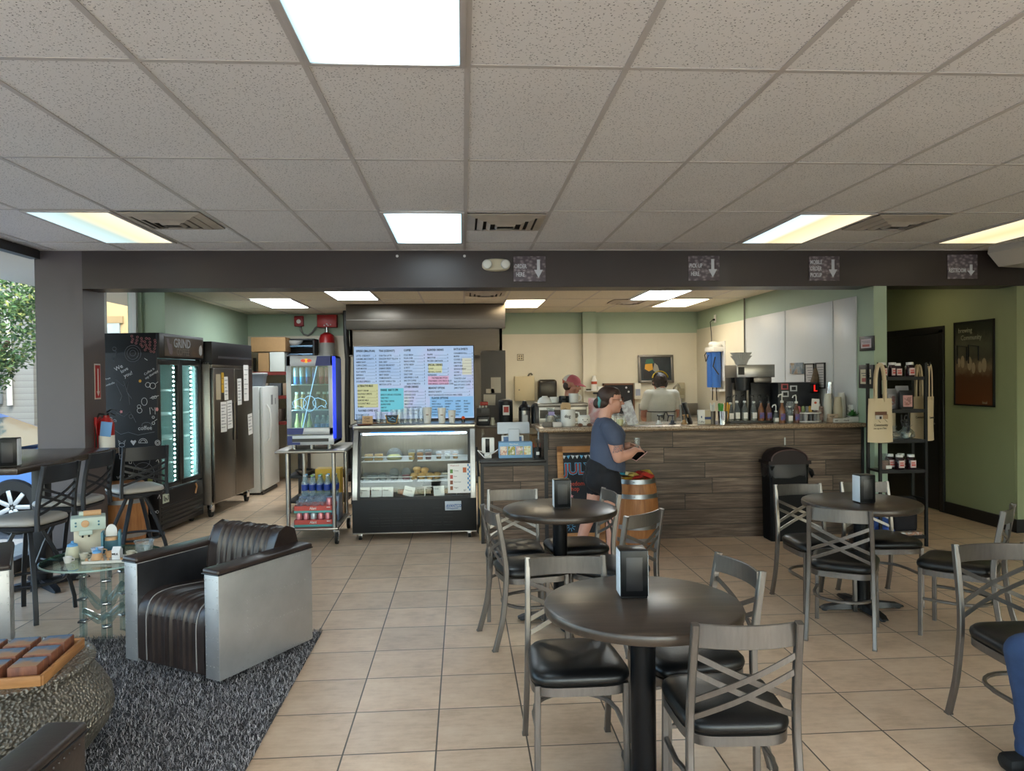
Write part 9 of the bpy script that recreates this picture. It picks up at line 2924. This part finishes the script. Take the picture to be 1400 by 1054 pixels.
for _ in range(11000):
    bx, by, bz, br = rg.choice(blobs)
    d = V((rg.gauss(0, 1), rg.gauss(0, 1), rg.gauss(0, 1))).normalized() * br * rg.uniform(0.35, 1.0) ** 0.5
    p = V((bx, by, bz)) + d
    u = V((rg.gauss(0, 1), rg.gauss(0, 1), rg.gauss(0, 0.6))).normalized()
    w = u.cross(V((rg.gauss(0, 1), rg.gauss(0, 1), rg.gauss(0, 1)))).normalized()
    L = rg.uniform(0.03, 0.055)
    b = len(vs)
    vs += [p - u * L, p + w * L * 0.4, p + u * L, p - w * L * 0.4]
    fs.append((b, b + 1, b + 2, b + 3))
me = bpy.data.meshes.new('foliage')
me.from_pydata(vs, [], fs)
q = NT('leaf_green')
geo = q.n('NewGeometry')
q.bsdf(q.ramp(geo.outputs['Random Per Island'], [(0.0, lin('#2a4a2c')), (0.5, lin('#4c7040')), (0.85, lin('#7f9a58')), (1.0, lin('#b5b56a'))]), 0.6)
me.materials.append(q.m)
o = bpy.data.objects.new('foliage', me)
COL.objects.link(o)
o.parent = t

# parked blue car
t = T('parked_car', 'blue car parked outside the left window', 'car', (-6.65, 9.60, -0.14))
BLUEC = M('light_blue_car_paint', '#5f8fd6', 0.22, 0.2)
W = 0.86
low = [(-2.15, 0.35), (-2.18, 0.65), (-1.95, 0.88), (-1.2, 0.95), (0.55, 0.96), (1.45, 0.92), (1.95, 0.80), (2.15, 0.60), (2.15, 0.32), (1.9, 0.22), (-1.9, 0.22)]
m = MB()
m.loft([[(x * (0.985 if abs(y) > 0.8 else 1), y * 1.0, z if abs(y) < 0.8 else 0.25 + (z - 0.25) * 0.97) for x, z in low] for y in (-W, -W + 0.06, 0, W - 0.06, W)])
m.obj('body', BLUEC, t)
cab = [(-1.5, 0.95), (-1.15, 1.30), (-0.5, 1.46), (0.15, 1.44), (0.55, 1.30), (1.36, 0.95)]
m = MB()
m.loft([[(x, y * (1 - 0.22 * (z - 0.95) / 0.5), z) for x, z in cab] for y in (-W + 0.06, W - 0.06)])
m.obj('cabin', BLUEC, t)
GLC = M('car_glass', '#5d7078', 0.06, 0.3)
m = MB()
for s in (-1, 1):
    w = [(-1.2, 1.0), (-0.98, 1.27), (-0.45, 1.40), (0.12, 1.38), (0.42, 1.28), (1.05, 1.0)]
    m.loft([[(x, s * (W - 0.055) * (1 - 0.22 * (z - 0.95) / 0.5) + s * e, z) for x, z in w] for e in (0.0, 0.012)])
m.obj('side_window', GLC, t)
m = MB()
m.loft([[(0.62, -0.62, 1.285), (0.62, 0.62, 1.285)], [(1.36, -0.72, 0.97), (1.36, 0.72, 0.97)]], closed=False, cap=False)
m.obj('windshield', GLC, t)
for x in (-1.33, 1.52):
    for s in (-1, 1):
        w = MB().lathe([(0.19, -0.10), (0.30, -0.105), (0.32, -0.08), (0.32, 0.08), (0.30, 0.105), (0.19, 0.10)], 32, (x, s * (W - 0.08), 0.32), None, 'y').obj('wheel', RUBBER, t)
        m = MB().lathe([(0.20, -0.1), (0.20, 0.1)], 24, (x, s * (W - 0.08), 0.32), None, 'y')
        m.obj('rim', M('dark_rim', '#4a4c50', 0.5), w)
        m = MB()
        for k in range(7):
            a = 2 * PI * k / 7
            m.box((x + 0.10 * math.cos(a), s * (W + 0.025), 0.32 + 0.10 * math.sin(a)), (0.19, 0.02, 0.05), 0.005, rot=(0, -a, 0))
        m.obj('spokes', M('silver_spokes', '#b9bcc0', 0.35, 0.5), w)
bake_texts()
# ------------------------------------------------------------------ daylight, camera, exposure
w = bpy.data.worlds.new('sky')
sc.world = w
w.use_nodes = True
nt = w.node_tree
bg = nt.nodes['Background']
sky = nt.nodes.new('ShaderNodeTexSky')
sky.sky_type = 'NISHITA'
sky.sun_disc = False
sky.sun_elevation = R(48)
sky.sun_rotation = R(150)
sky.air_density = 1.2
sky.dust_density = 3.0
nt.links.new(sky.outputs[0], bg.inputs[0])
bg.inputs[1].default_value = 0.55

sl = bpy.data.lights.new('sun', 'SUN')
sl.energy = 4.5
sl.color = (1.0, 0.95, 0.88)
sl.angle = R(1.5)
so = bpy.data.objects.new('sun', sl)
COL.objects.link(so)
so.rotation_euler = V((0.70, -0.45, -1.75)).to_track_quat('-Z', 'Y').to_euler()

cam = bpy.data.cameras.new('camera')
cam.sensor_width = 36.0
cam.lens = 36.0 * 1005.3 / 1400
co = bpy.data.objects.new('camera', cam)
COL.objects.link(co)
yw, pt, rl = 0.06685, -0.01198, -0.01168
f = V((math.sin(yw) * math.cos(pt), math.cos(yw) * math.cos(pt), math.sin(pt)))
r0 = V((math.cos(yw), -math.sin(yw), 0))
u0 = r0.cross(f)
r1 = r0 * math.cos(rl) + u0 * math.sin(rl)
u1 = -r0 * math.sin(rl) + u0 * math.cos(rl)
mx = Matrix((r1, u1, -f)).transposed().to_4x4()
mx.translation = (0, 0, 1.6)
co.matrix_world = mx
sc.camera = co
cam.clip_start = 0.05

sc.view_settings.view_transform = 'Standard'
sc.view_settings.look = 'None'
sc.view_settings.exposure = 1.35
sc.view_settings.gamma = 1.0
sc.view_settings.use_curve_mapping = False
sc.cycles.max_bounces = 8
sc.cycles.transparent_max_bounces = 24
sc.cycles.glossy_bounces = 4
sc.cycles.transmission_bounces = 6
sc.cycles.sample_clamp_indirect = 6.0
sc.cycles.caustics_reflective = False
sc.cycles.caustics_refractive = False
sc.cycles.use_denoising = True
